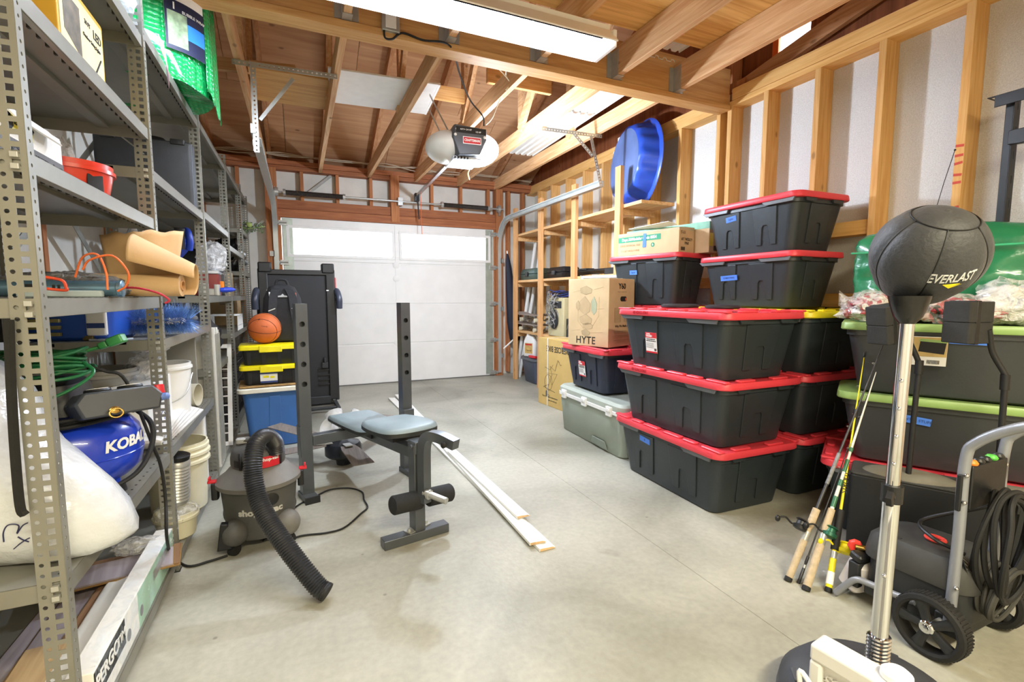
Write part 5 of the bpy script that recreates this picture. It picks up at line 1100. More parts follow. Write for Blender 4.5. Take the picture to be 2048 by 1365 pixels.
for k in range(4):
    q = MB()
    if k == 0: P = [(r_*math.cos(a), r_*math.sin(a), 0) for a in [2*PI*j/48 for j in range(48)]]
    elif k == 1: P = [(r_*math.cos(a), 0, r_*math.sin(a)) for a in [2*PI*j/48 for j in range(48)]]
    else:
        s = 1 if k == 2 else -1; P = []
        for j in range(48):
            a = 2*PI*j/48; d = Vector((math.cos(a)*.9, s*.55, math.sin(a)*.75)).normalized(); P.append(d*r_)
    q.tube([Vector(p)*1.001 for p in P], .002, 6, True); q.obj('seam', mat('seam_dark', '#4a2a1c', .7), t)
text('4', .03, (0, 0, 0), (1, 0, 0), (0, 1, 0), MATS['seam_dark'], t, fn=lambda p: (Vector((p.x*1.5-.03, -.07, p.y*1.0+.09))).normalized()*(r_+.0008), bold=.03); text('GAME', .016, (0, 0, 0), (1, 0, 0), (0, 1, 0), MATS['seam_dark'], t, fn=lambda p: (Vector((p.x+.02, -.10, p.y+.05))).normalized()*(r_+.0008))
t = thing('black_backpack', 'black backpack with padded straps standing behind the basketball', 'backpack', BT+Vector((.09, .10, .8125)), (R(-8), 0, R(4)))
PK = mat('pack_fabric', '#232326', .8, 0, .15, 30, .2, 200)
q = MB(); q.loft([rrect(.27, .15, .06, 0, 5), rrect(.30, .18, .07, .02, 5), rrect(.31, .19, .08, .20, 5), rrect(.28, .17, .07, .36, 5), rrect(.20, .12, .05, .45, 5), rrect(.08, .05, .02, .475, 5)]); q.obj('main_bag', PK, t, angle=70)
for s in (-1, 1):
    q = MB(); P = spline([(s*.045, -.07, .43), (s*.07, -.11, .36), (s*.08, -.125, .24), (s*.10, -.12, .12), (s*.13, -.09, .03)], 6); q.loft([[p+Vector((dx, dy, 0)) for (dx, dy) in ((-.03, -.008), (.03, -.008), (.03, .008), (-.03, .008))] for p in P]); st = q.obj('shoulder_strap', PK, t, angle=70)
    q = MB(); q.bar((s*.06, -.135, .26), (s*.11, -.133, .24), .004, .006); q.obj('strap_piping', GALV, st)
q = MB(); q.tube(spline([(-.05, -.02, .45), (-.03, -.03, .505), (.03, -.03, .505), (.05, -.02, .45)], 6), .010, 8); q.obj('grab_handle', PK, t)
q = MB(); panel(q, (-.08, -.094, .375), (1, 0, 0), (0, .12, 1), .04, .045, .004); q.obj('grey_patch', GALV, t, smooth=False)
q = MB(); panel(q, (.085, -.094, .375), (1, 0, 0), (0, .12, 1), .035, .035, .004); q.obj('rust_patch', mat('patch_rust', '#a2543e', .7), t, smooth=False)
q = MB(); q.prism([(-.035, 0), (.035, 0), (.035, .012), (.012, .016), (0, .03), (-.012, .016), (-.035, .012)], .004, frame((0, -.096, .355), (1, 0, 0), (0, .12, 1))); q.obj('mountain_logo', mat('logo_grey', '#a7a7a5', .6), t, smooth=False)
t = thing('plastic_jug', 'milky plastic jug behind the black totes on the tote lid', 'jug', BT+Vector((.245, .02, .488)))
t.location = BT+Vector((.20, .13, .488)); q = MB(); q.rbox(.10, .10, .17, .035, .02); q.lathe([(.04, .165), (.02, .20), (.02, .215)], n=18); q.obj('bottle', mat('milky_plastic', '#e4e6ea', .25, 0, .03, trans=.2), t)
# --- folded treadmill
TM = Vector((-.01, 5.36, 0)); tm = thing('folding_treadmill', 'black folding treadmill stored upright in front of the garage door', 'treadmill', TM, R(2))
q = MB(); q.box(-.27, .27, -.03, .05, .10, 1.44); q.obj('belt', mat('belt_black', '#1c1d21', .6, 0, .05), tm, bevel=.004)
for s in (-1, 1):
    q = MB(); q.box(s*.31-.045, s*.31+.045, -.05, .06, .10, 1.46); q.obj('side_rail', BLACK, tm, bevel=.01)
    q = MB(); q.box(s*.29-.06, s*.29+.06, -.06, .08, 1.42, 1.52); q.obj('end_cap', BLACK, tm, bevel=.012)
    q = MB(); q.tube(spline([(s*.36, .12, .06), (s*.36, .12, .9), (s*.36, .06, 1.12), (s*.37, -.05, 1.16)], 5), .02, 10); q.obj('upright', DARK, tm)
    q = MB(); q.tube(spline([(s*.36, .05, 1.22), (s*.37, -.04, 1.24), (s*.385, -.10, 1.16), (s*.385, -.09, 1.06)], 6), .032, 10); q.obj('handle_arm', mat('arm_grey', '#3d4250', .3), tm)
    q = MB(); q.box(s*.33-.02, s*.33+.02, -.26, .5, .03, .06); q.obj('base_rail', DARK, tm, bevel=.005)
    for y in (-.24, .46): q = MB(); q.cyl((s*.33-.015, y, .03), (s*.33+.015, y, .03), .03, n=16); q.obj('wheel', BLACK_RUB, tm)
q = MB(); q.box(-.31, .31, -.05, .06, 1.40, 1.45); q.obj('rear_bar', BLACK, tm, bevel=.006)
q = MB(); q.box(-.33, .33, .02, .05, .03, .06); q.box(-.33, .33, -.22, -.19, .03, .06); q.box(-.28, .28, -.05, .10, .06, .14); q.obj('base_cross', DARK, tm, bevel=.005)
q = MB()
for k in range(4): q.box(.16, .27, -.046, -.03, .26+.05*k, .275+.05*k)
q.obj('motor_vent', INK, tm, smooth=False)
q = MB(); q.box(.20, .26, -.07, -.03, .44, .50); q.box(.22, .24, -.08, -.03, .50, .55); q.obj('lock_bracket', DARK, tm, bevel=.004)
q = MB(); q.box(.345, .37, .0, .04, 1.22, 1.38); q.obj('red_side_light', RED, tm, bevel=.006)
for x in (-.27, .28): q = MB(); q.box(x-.012, x+.012, -.052, -.05, 1.24, 1.25); q.obj('rail_mark', WHITEINK, tm, smooth=False)
# =================================================================== right: totes and boxes
TB = mat('tote_black', '#2b3236', .42, 0, .06, 7, .06, 160); CLIP = mat('clip_grey', '#5b5f62', .4, 0, .06)
LIDR = mat('lid_red', '#dc404c', .4, 0, .05, 7); LIDY = mat('lid_yellow', '#e3cd20', .4, 0, .05, 7)
EMB = mat('embossed_red', '#b5202f', .5)
GRP = 'black storage totes with red lids'
def tote(label, L, Wd, H, lidm, loc, rot, gallon=False, tape=None, sticker=None, body=TB, group=None, pads=True, name='storage_tote', ribs=True):
    t = thing(name, label, 'tote', loc, rot, group)
    bl, bw = L-.17, Wd-.14; tl, tw = L-.05, Wd-.05; hb = H-.034
    q = MB(); q.loft([rrect(bl-.02, bw-.02, .05, 0, 5), rrect(bl, bw, .055, .008, 5), rrect(tl-.02, tw-.02, .055, hb-.03, 5), rrect(tl, tw, .055, hb-.028, 5), rrect(tl, tw, .055, hb+.01, 5)]); q.obj('body', body, t)
    q = MB(); q.loft([rrect(tl-.01, tw-.01, .05, hb-.004, 5), rrect(L-.006, Wd-.006, .065, hb-.002, 5), rrect(L, Wd, .065, hb+.003, 5), rrect(L-.004, Wd-.004, .065, H-.006, 5), rrect(L-.012, Wd-.012, .06, H, 5), rrect(L-.11, Wd-.11, .05, H, 5), rrect(L-.13, Wd-.13, .045, H-.006, 5)])
    lid = q.obj('lid', lidm, t)
    if pads:
        for (x, y, a, b) in [(s*x, s2*(Wd/2-.034), .05 if abs(x) < .3*L and k % 2 else .07, .020) for s2 in (-1, 1) for s in (-1, 1) for k, x in enumerate((.10*L, .25*L, .42*L))] + [(s2*(L/2-.034), s*.2*Wd, .020, .06) for s2 in (-1, 1) for s in (-1, 1)]:
            q = MB(); q.rbox(2*a, 2*b, .012, .012, .004, z=H-.001, cx=x, cy=y); q.obj('lid_pad', lidm, lid)
    hs = hb-.03
    def side(o0, w0, d0, w1, d1, axis):
        pass
    if ribs:
        for (sgn, ax) in ((-1, 'y'), (1, 'y'), (-1, 'x'), (1, 'x')):
            if ax == 'y': base = Vector((0, sgn*bw/2, .008)); top = Vector((0, sgn*(tw/2-.01), hs)); u = Vector((-sgn, 0, 0)); xs = (-.25*bl, .22*bl); wt, wbm = .30*bl, .225*bl
            else: base = Vector((sgn*bl/2, 0, .008)); top = Vector((sgn*(tl/2-.01), 0, hs)); u = Vector((0, sgn, 0)); xs = (0,); wt, wbm = .52*bw, .40*bw
            v = top-base; Lv = v.length; 
            for xc in xs:
                ws = wbm*.36; f = frame(base+u*xc, u, v)
                zb_, zs_ = .16*Lv, .60*Lv
                def wat(z): return (wbm+(wt-wbm)*z/Lv)/2
                poly = [(-wat(zb_), zb_), (-ws/2-.012, zb_), (-ws/2, zs_-.015), (-ws/2+.012, zs_), (ws/2-.012, zs_), (ws/2, zs_-.015), (ws/2+.012, zb_), (wat(zb_), zb_), (wat(Lv), Lv), (-wat(Lv), Lv)]
                q = MB(); q.prism(poly, .0075, f); q.obj('raised_panel', body, t, bevel=.0025, smooth=False)
        for x in (-.33*L, -.02*L, .31*L):
            if x == -.02*L: continue
            q = MB(); q.prism([(-.115, 0), (.115, 0), (.105, -.024), (-.085, -.024)], .012, frame((x, -tw/2-.004, hb-.002), (1, 0, 0), (0, 0, 1))); q.obj('rim_clip', CLIP, t, bevel=.002, smooth=False)
        for y in (-.12*Wd*2, .12*Wd*2):
            q = MB(); q.prism([(-.05, 0), (.05, 0), (.04, -.022), (-.04, -.022)], .010, frame((tl/2+.004, y, hb-.002), (0, 1, 0), (0, 0, 1))); q.obj('rim_clip', TB, t, smooth=False)
    ysl = lambda z: -(bw/2 + (tw/2-.01-bw/2)*max(0, z-.008)/hs) - .0092
    vv = Vector((0, ysl(hs)-ysl(.008), hs-.008))
    if gallon: text('40 GALLON', .026, (-.22*L, -Wd/2-.0006, hb+.016), (1, 0, 0), (0, 0, 1), EMB, lid, bold=.02, sx=1.1, th=.0008)
    if tape:
        x, z, w, s, ang = tape; q = MB(); panel(q, (x, ysl(z), z), (1, 0, ang), vv, w, .036, .0012); tp = q.obj('tape_label', TAPE, t, smooth=False)
        if s: text(s, .018, (x, ysl(z)-.0016, z), (1, 0, ang), vv, LBLUE, tp)
    if sticker:
        x, z = sticker; q = MB(); panel(q, (x, ysl(z), z), (1, 0, 0), vv, .105, .13, .001); st = q.obj('label_sheet', PAPERW, t, smooth=False)
        f = frame((x, ysl(z)-.0014, z), (1, 0, 0), vv)
        q = MB(); panel(q, f @ Vector((0, .048, 0)), (1, 0, 0), vv, .105, .034, .0006); q.obj('label_red', REDINK, st, smooth=False); q = MB(); panel(q, f @ Vector((0, -.060, 0)), (1, 0, 0), vv, .105, .010, .0006); q.obj('label_foot', REDINK, st, smooth=False)
        text('HYPER', .012, f @ Vector((-.022, .055, .0010)), (1, 0, 0), vv, WHITEINK, st, bold=.03); text('TOUGH', .016, f @ Vector((-.016, .042, .0010)), (1, 0, 0), vv, WHITEINK, st, bold=.04)
        for k, s in enumerate(('40 GALLON HEAVY DUTY', 'TOTE WITH LATCHING LID')): text(s, .0085, f @ Vector((0, .022-.011*k, .0004)), (1, 0, 0), vv, INK, st, bold=.01, sx=.85)
        q = MB()
        for k in range(5): panel(q, f @ Vector((-.012, -.004-.007*k, .0003)), (1, 0, 0), vv, .07, .0015, .0003)
        for k in range(7): panel(q, f @ Vector((.028+.003*k, -.042, .0003)), (1, 0, 0), vv, .0014, .016, .0003)
        q.obj('small_print', INK, st, smooth=False)
    return t
P = .3655
S1 = (2.265, 2.225); S2 = (2.892, 2.225); S3 = (2.892, 3.215)
tote('bottom black tote of the front stack with blue tape and red lid', .95, .62, .37, LIDR, (S1[0], S1[1], 0), R(-91.5), tape=(-.16, .27, .10, '8', -.08))
tote('middle black tote of the front three tote stack', .95, .62, .37, LIDR, (S1[0]+.01, S1[1]+.005, P), R(-90.5), gallon=True)
tote('top black tote of the front stack with white label and two dark discs', .95, .62, .37, LIDR, (S1[0]+.015, S1[1]+.01, 2*P), R(-91), gallon=True, sticker=(-.145, .165))
tote('bottom black tote behind the front stack on its right', .95, .62, .37, LIDR, (S2[0], S2[1], 0), R(-90))
tote('middle black tote of the stack against the right wall', .95, .62, .37, LIDR, (S2[0]+.004, S2[1], P), R(-90.5))
tote('black tote with yellow lid carrying two smaller totes', .95, .62, .37, LIDY, (S2[0], S2[1], 2*P), R(-90))
for k in range(3): tote(['hidden lowest tote at the back behind the tower case box', 'second tote from the floor behind the tower case box', 'tote with just its red lid showing under the tree cartons'][k], .95, .62, .37, LIDR, (S3[0], S3[1], P*k), R(-90))
tote('upper of the two smaller black totes near the wall with blue tape', .77, .51, .352, LIDR, (2.965, 2.33, 1.113+.352), R(-91), tape=(-.13, .25, .085, 'Lights', .10), pads=False)
tote('lower of two smaller black totes with a wide blue tape strip', .77, .51, .352, LIDR, (2.960, 2.34, 1.113), R(-90), tape=(-.12, .20, .14, 'CHRISTMAS', .04), pads=False)
tote('black tote carrying the two tree cartons behind the tower case box', .72, .49, .41, LIDR, (2.785, 3.235, 1.113), R(-77), tape=(-.09, .27, .075, 'Santa', .0), pads=False)
for k, (x, y, lab) in enumerate(((2.27, 2.42, 'larger dark disc lying on the red tote lid'), (2.30, 2.10, 'smaller dark disc lying on the red tote lid corner'))):
    t = thing('weight_disc', lab, 'disc', (x, y, 3*P+.017)); q = MB(); q.lathe([(.03, 0), (.11-.02*k, 0), (.118-.02*k, .006), (.118-.02*k, .016), (.10-.02*k, .024), (.05, .018), (.03, .02), (.028, .01)], n=40, c0=False, c1=False); q.lathe([(.028, .012), (.029, .013)], n=40); q.obj('disc', DARK, t)
# grey green cooler sized tote with white latches
GT = mat('sage_plastic', '#9aa394', .5, 0, .04, 6); GTL = mat('sage_lid', '#aab0a4', .5, 0, .04, 6)
t = thing('sage_tote', 'big sage grey tote with white latches on the floor under the small tote', 'tote', (2.315, 3.225, 0), R(-92))
q = MB(); q.loft([rrect(.92, .38, .06, 0, 5), rrect(.94, .40, .06, .012, 5), rrect(.985, .44, .06, .28, 5), rrect(.985, .44, .06, .33, 5)]); q.obj('body', GT, t)
q = MB(); q.loft([rrect(.99, .45, .07, .315, 5), rrect(1.01, .47, .07, .32, 5), rrect(1.01, .47, .07, .345, 5), rrect(.99, .45, .07, .349, 5)], False, False); q.obj('rim', WHITE, t)
q = MB(); q.loft([rrect(.97, .43, .06, .34, 5), rrect(1.0, .46, .07, .345, 5), rrect(1.0, .46, .07, .385, 5), rrect(.96, .42, .06, .405, 5), rrect(.86, .34, .05, .405, 5), rrect(.84, .32, .05, .398, 5)]); q.obj('lid', GTL, t)
for x in (-.36, -.02, .34): q = MB(); q.box(x-.035, x+.035, -.246, -.226, .30, .372); q.box(x-.02, x+.02, -.252, -.24, .335, .36); q.obj('latch', WHITE, t, bevel=.004)
q = MB(); q.prism([(-.12, 0), (.12, 0), (.09, .06), (-.09, .06)], .006, frame((.17, -.206, .02), (1, 0, 0), (0, -.09, 1))); q.obj('base_recess', mat('sage_dark', '#868f82', .5), t, bevel=.003)
tote('small navy black tote with red lid and white label on the sage tote', .70, .44, .355, LIDR, (2.325, 3.36, .412), R(-92), sticker=(-.03, .17), body=mat('tote_navy', '#22283a', .42, 0, .05, 7, .06, 160))
# ---- tower case carton
t = thing('tower_case_carton', 'large tan computer case carton printed with an exploded drawing', 'box', (2.317, 3.38, .780), R(20))
w, d, h = .182, .203, .548
q = MB(); q.box(-w, w, -d, d, 0, h); q.obj('body', KRAFT, t, bevel=.003)
q = MB(); q.box(-.0015, .0015, -d, d, h, h+.003); q.obj('flap_seam', GREYINK, t, smooth=False)
q = MB()
for (x, y) in ((-w, -d), (w, -d)): q.box(x-.001 if x < 0 else x-.03, x+.03 if x < 0 else x+.001, y-.0008, y+.001, .0, .05)
q.obj('tape', TAPEC, t, smooth=False)
LF = lambda a, b: Vector((-w-.0006, -a, b))     # left face: a runs rightwards
def poly_line(pts, r, fn, m, par, name, closed=False):
    q = MB(); q.tube([fn(a, b) for (a, b) in pts], r, 4, closed); return q.obj(name, m, par, smooth=False)
DR = mat('drawing_grey', '#ab9772', .8); DG = mat('drawing_green', '#9fa488', .8, 0, .1); PK1 = mat('drawing_pale', '#b69e78', .8)
for k, (ca, cb, sw, sh, m) in enumerate(((-.02, .455, .06, .035, DR), (-.10, .33, .022, .04, PK1), (-.03, .33, .055, .075, PK1), (.06, .33, .028, .075, DG), (-.02, .215, .06, .045, PK1), (-.02, .11, .04, .028, DR), (.0, .165, .05, .028, PK1))):
    q = MB(); q.prism([(-sw, sh*.4), (-.0, sh), (sw, sh*.2), (sw*.9, -sh*.6), (.0, -sh), (-sw*.9, -sh*.5)], .0008, frame(LF(ca, cb), (0, -1, 0), (0, 0, 1))); q.obj('printed_part', m, t, smooth=False)
    poly_line([(ca-sw, cb+sh*.4), (ca, cb+sh), (ca+sw, cb+sh*.2), (ca+sw*.9, cb-sh*.6), (ca, cb-sh), (ca-sw*.9, cb-sh*.5)], .0011, LF, mat('drawing_line', '#77694d', .8), t, 'drawing_line', True)
for (a, b) in (((-.10, .2), (-.10, .33)), ((-.10, .2), (-.02, .12)), ((.11, .25), (.11, .4)), ((.11, .25), (.03, .14)), ((-.15, .44), (-.06, .46)), ((.06, .46), (.15, .48)), ((.06, .30), (.16, .31)), ((.02, .11), (.15, .12)), ((-.16, .12), (-.08, .13))):
    poly_line([a, b], .0007, LF, GREYINK, t, 'callout_line')
text('HYTE', .085, LF(-.02, .045), (0, -1, 0), (0, 0, 1), INK, t, bold=.01, sx=.9, sp=1.1)
RF = lambda a, b: Vector((a, -d-.0006, b))
text('Y60', .062, RF(.0, .485), (1, 0, 0), (0, 0, 1), INK, t, bold=.03); text('Modern Aesthetic Case', .013, RF(.0, .442), (1, 0, 0), (0, 0, 1), DR, t)
q = MB(); q.M = Matrix.Translation(RF(.02, .385)) @ Matrix.Rotation(PI/2, 4, 'X'); q.rbox(.09, .04, .0012, .019, .0002, n=6); q.obj('hand_hole', INK, t)
q = MB(); panel(q, RF(.052, .383)+Vector((0, -.0015, 0)), (1, 0, 0), (0, 0, 1), .02, .02, .0004); q.obj('orange_glimpse', mat('orange_glimpse', '#d8603a', .6), t, smooth=False)
for (ca, wd) in ((-.06, .08), (.06, .05)):
    poly_line([(ca-wd/2, .20), (ca+wd/2, .20), (ca+wd/2, .31), (ca-wd/2, .31)], .0013, RF, INK, t, 'spec_frame', True)
    q = MB()
    for k in range(9): panel(q, RF(ca, .212+.0105*k), (1, 0, 0), (0, 0, 1), wd*.8, .003, .0006)
    q.obj('spec_lines', DR, t, smooth=False)
text('Why We Made It', .026, RF(.0, .165), (1, 0, 0), (0, 0, 1), INK, t, bold=.02)
q = MB()
for k, wd in enumerate((.13, .22, .20, .24, .19, .23, .2, .22, .12)): panel(q, RF(.0, .135-.012*k-(.01 if k % 3 == 0 else 0)), (1, 0, 0), (0, 0, 1), wd, .003, .0006)
q.obj('body_print', DR, t, smooth=False)
# ---- exercise bike carton
t = thing('bike_carton', 'tall tan bike carton standing upside down with a white strap', 'box', (2.575, 4.28, 0), R(4))
w, d, h = .135, .44, .735
q = MB(); q.box(-w, w, -d, d, 0, h); q.obj('body', mat('carton_yellow', '#cbaa66', .8, 0, .06, 8, .08, 40), t, bevel=.004)
q = MB(); q.box(-w-.0015, -w, .245, .258, 0, h+.0015); q.box(-w, w, .245, .258, h, h+.0015); q.obj('strap', WHITE, t, smooth=False)
q = MB(); q.box(-.0015, .0015, -d, d, h, h+.002); q.obj('flap_seam', GREYINK, t, smooth=False)
LF = lambda a, b: Vector((-w-.0008, -a, b))
text('EXERCISE BIKE', .085, LF(-.05, .63), (0, 1, 0), (0, 0, -1), INK, t, bold=.012, sx=.82)
text('recommended weight limit 120 kg', .022, LF(-.2, .10), (0, 1, 0), (0, 0, -1), INK, t); text('for home use only', .022, LF(-.15, .065), (0, 1, 0), (0, 0, -1), INK, t)
DL = mat('bike_drawing', '#5f5034', .8)
for pts, cl in (([(-.33, .20), (-.22, .24), (-.16, .35), (-.20, .44), (-.10, .40), (-.05, .52), (-.02, .50)], 0), ([(-.30, .42), (-.20, .40), (-.14, .46)], 0), ([(-.26, .36), (-.06, .37), (-.16, .24)], 1), ([(-.05, .52), (-.0, .47), (.02, .48)], 0), ([(-.33, .20), (-.10, .17)], 0), ([(-.22, .24), (-.28, .13), (-.2, .12)], 0)):
    poly_line(pts, .0022, LF, DL, t, 'drawing_line', bool(cl))
q = MB(); q.tube([LF(-.23+.075*math.cos(a), .26+.085*math.sin(a)) for a in [2*PI*j/24 for j in range(24)]], .0022, 4, True); q.obj('drawing_wheel', DL, t)
q = MB(); panel(q, LF(-.26, .135), (0, -1, 0), (0, 0, 1), .04, .06); q.obj('drawing_motor', INK, t, smooth=False)
# ---- tree cartons on top
def tree_icon(mb, o, s):
    for k in range(4):
        w_ = s*(.22+.14*k); z = s*(.45-.28*k); mb.prism([(-w_, z-s*.25), (w_, z-s*.25), (0, z+s*.15)], .0008, frame(o, (0, -1, 0), (0, 0, 1)))
    mb.prism([(-.06*s, -s*.9), (.06*s, -s*.9), (.06*s, -s*.6), (-.06*s, -s*.6)], .0008, frame(o, (0, -1, 0), (0, 0, 1)))
t = thing('tree_carton', 'front tan artificial tree carton with green band and blue tape', 'box', (2.695, 3.185, 1.5245), R(13))
w, d, h = .10, .30, .185
q = MB(); q.box(-w, w, -d, d, 0, h); q.obj('body', KRAFT, t, bevel=.003)
q = MB(); q.prism([(-w, 0), (w, 0), (w*.98, .012), (-w*.98, .004)], 2*d, frame((0, d, h), (1, 0, 0), (0, 0, 1))); q.obj('flap', KRAFT, t, smooth=False)
q = MB(); q.box(-w, w, -d-.001, -d-.0002, h-.012, h); q.box(-w-.001, -w-.0002, -d, d, h-.012, h); q.obj('tape', TAPEC, t, smooth=False)
LF = lambda a, b: Vector((-w-.0006, -a, b))
q = MB(); panel(q, LF(-.08, .135), (0, -1, 0), (0, 0, 1), .43, .045); q.obj('green_band', GREEN_INK, t, smooth=False)
text('Dept.18/Modular Code 0054', .034, LF(-.08, .135)+Vector((-.001, 0, 0)), (0, -1, 0), (0, 0, 1), WHITEINK, t, bold=.02, sx=.88)
text('JUDGE ARTIFICIAL TREE', .022, LF(-.17, .085), (0, -1, 0), (0, 0, 1), GREYINK, t, bold=.01, sx=.9); text('T-11 6FT WESLEY PINE', .022, LF(-.17, .04), (0, -1, 0), (0, 0, 1), GREYINK, t, sx=.9)
q = MB(); q.lathe([(.018, 0), (.018, .0006)], LF(.06, .075), (-1, 0, 0), 24); ic = q.obj('tree_badge', GREEN_INK, t, smooth=False)
q = MB(); tree_icon(q, LF(.06, .078)+Vector((-.001, 0, 0)), .013); q.obj('tree_print', WHITEINK, ic, smooth=False)
q = MB(); panel(q, LF(-.02, .115)+Vector((-.002, 0, 0)), (0, -1, -.05), (0, 0, 1), .032, .11); q.obj('blue_tape', TAPE, t, smooth=False)
text('T-11', .032, (-.05, -d-.0012, .15), (1, 0, 0), (0, 0, 1), INK, t, bold=.01); text('6FT WESLEY', .030, (0, -d-.0012, .10), (1, 0, 0), (0, 0, 1), INK, t, sx=.9); text('PINE', .030, (0, -d-.0012, .07), (1, 0, 0), (0, 0, 1), INK, t, sx=.9)
q = MB()
for k in range(10): q.box(-.075+.0055*k, -.072+.0055*k, -d-.0012, -d-.0002, .015, .042)
q.obj('barcode', INK, t, smooth=False)
t = thing('tree_carton', 'rear tan tree carton with green tape behind the front one', 'box', (2.925, 3.22, 1.5245), R(13))
w, d, h = .115, .40, .235
q = MB(); q.box(-w, w, -d, d, 0, h); q.obj('body', KRAFT, t, bevel=.003)
q = MB(); q.box(-w-.001, w+.001, -d-.001, d, h, h+.002); q.box(-w-.002, -w-.0005, -d, d, h-.05, h); q.box(-w-.001, w, -d-.002, -d-.0005, h-.06, h); q.obj('green_tape', mat('green_tape', '#7fb59c', .35, 0, .25, 14), t, smooth=False)
q = MB(); q.bar((-w+.01, .1, h+.003), (-w-.08, .12, h+.022), .5, .003); q.obj('flap', PAPERW, t, smooth=False)
q = MB(); panel(q, (-w+.03, -d-.0012, .10), (1, 0, 0), (0, 0, 1), .05, .10); q.obj('yellow_sticker', YELLOW, t, smooth=False)
q = MB(); q.lathe([(.03, 0), (.03, .0006)], (-.01, -d-.0006, .145), (0, -1, 0), 26); ic = q.obj('tree_badge', GREEN_INK, t, smooth=False)
q = MB()
for k in range(4): ww = .006+.004*k; z = .157-.008*k; q.prism([(-ww, z-.006), (ww, z-.006), (0, z+.008)], .0008, frame((-.01, -d-.0016, 0), (1, 0, 0), (0, 0, 1)))
q.obj('tree_print', WHITEINK, ic, smooth=False)
text('ARTI', .034, (.075, -d-.0012, .13), (1, 0, 0), (0, 0, 1), INK, t, bold=.01); text('CLA', .034, (.08, -d-.0012, .075), (1, 0, 0), (0, 0, 1), INK, t, bold=.01)
q = MB()
for k in range(9): q.box(-.05+.006*k, -.047+.006*k, -d-.0012, -d-.0002, .015, .055)
q.obj('barcode', INK, t, smooth=False)

# =================================================================== wooden rack along the right wall
rk = thing('lumber_rack', 'open rack of two by fours with plank shelves along the right wall', 'rack', (2.80, 5.0, 0))
RKZ = wood('rack_post_wood', '#d79a5e', '#e8b985', 'z'); RKY = wood('rack_plank_wood', '#d6a064', '#ecc592', 'y')
PY = [6.2, 5.43, 4.62, 3.82]
for y in PY: q = MB(); q.box(-.02, .02, y-5-.042, y-5+.042, 0, 2.40); q.obj('post', RKZ, rk, bevel=.002, smooth=False)
for k, (y0, y1) in enumerate(((5.40, 6.28), (4.58, 5.46), (3.50, 4.66))):
    for z in (2.015, 1.375, .675):
        if z < 1 and k == 2: continue
        q = MB(); q.box(.022, .40, y0-5+.02, y1-5-.02, z, z+.03); q.obj('shelf_plank', RKY, rk, bevel=.002, smooth=False)
for y in PY:
    for z in (1.985, 1.345, .645):
        q = MB(); q.box(.022, .41, y-5-.018, y-5+.018, z-.03, z+.028); q.obj('cleat', RKY, rk, smooth=False)
def case(label, name, c, L_, w_, h_, m, rot):
    t = thing(name, label, 'case', c, rot); q = MB(); q.rbox(L_, w_, h_*.5, .03, .008, L2=L_+.03, W2=w_+.03); q.rbox(L_+.03, w_+.03, h_*.5, .035, .01, z=h_*.5+.004, L2=L_-.02, W2=w_-.02); q.obj('shell', m, t)
    q = MB(); q.box(-.04, .04, -w_/2-.03, -w_/2-.01, h_*.3, h_*.7); q.obj('handle', BLACK, t, bevel=.004); return t
case('dark green plastic case at the far end of the rack shelf', 'green_case', (2.99, 5.94, 1.406), .46, .24, .15, mat('case_green', '#4d625b', .4, 0, .08), R(-90))
case('black plastic case next to the green case on rack', 'black_case', (2.99, 5.18, 1.406), .40, .24, .13, BLACK, R(-90))
t = thing('folded_tripod', 'folded black tripod lying on the near end of the rack shelf', 'tripod', (2.97, 4.55, 1.42), R(88))
for k in range(3): q = MB(); q.tube([(-.5, .03*k-.03, .02+.012*k), (.48, .03*k-.03, .025+.012*k)], .014, 10); q.obj('leg', BLACK, t)
q = MB(); q.lathe([(.02, 0), (.03, .02), (.03, .06), (.02, .08)], (-.56, 0, .03), (1, 0, 0), 16); q.obj('head', WHITE, t); q = MB(); q.box(.0, .35, -.05, .06, .055, .075); q.obj('rail', DARK, t, bevel=.004)
t = thing('screen_case', 'long flat black case on the rack shelf beside the tote stack', 'case', (2.98, 3.95, 1.406), R(90)); q = MB(); q.rbox(.5, .16, .07, .02, .006); q.obj('shell', BLACK, t); q = MB(); q.ball((.27, .0, .04), .03); q.obj('end_knob', BLACK, t)
def skate(label, z, dy):
    t = thing('skateboard', label, 'skateboard', (2.92, 5.88+dy, z), R(90), 'skateboards on the rack')
    q = MB(); q.loft([[Vector((x, -.10*f, zz)), Vector((x, .10*f, zz)), Vector((x, .10*f, zz+.011)), Vector((x, -.10*f, zz+.011))] for (x, f, zz) in ((-.40, .3, .13), (-.38, .75, .122), (-.30, 1, .10), (.30, 1, .10), (.38, .75, .122), (.40, .3, .13))]); q.obj('deck', mat('deck_maple', '#9d8f84', .5, 0, .1), t, angle=60)
    for x in (-.22, .22):
        q = MB(); q.box(x-.03, x+.03, -.02, .02, .05, .10); q.cyl((x, -.09, .04), (x, .09, .04), .008, n=8); tr = q.obj('truck', GALV, t)
        for y in (-.085, .085): q = MB(); q.cyl((x, y-.017, .04), (x, y+.017, .04), .028, n=16); q.obj('wheel', mat('wheel_cream', '#d9d0b4', .4), tr)
skate('lower skateboard on the bottom rack shelf', .706-.012, 0); skate('upper skateboard stacked on the other one on the rack', .825, -.03)
t = thing('beige_computer', 'beige computer case tangled in cables on the rack shelf', 'computer', (2.96, 5.02, .706), R(-3))
q = MB(); q.box(-.16, .16, -.21, .21, 0, .46); q.obj('body', mat('case_beige', '#cdbf92', .5, 0, .05), t, bevel=.006)
q = MB(); q.lathe([(.02, 0), (.10, .0), (.115, .01), (.10, .02), (.02, .02)], (-.162, .03, .2), (-1, 0, 0), 28); q.box(-.166, -.16, -.15, .15, .34, .42); q.obj('fan_grille', DARK, t)
q = MB(); rq = random.Random(5)
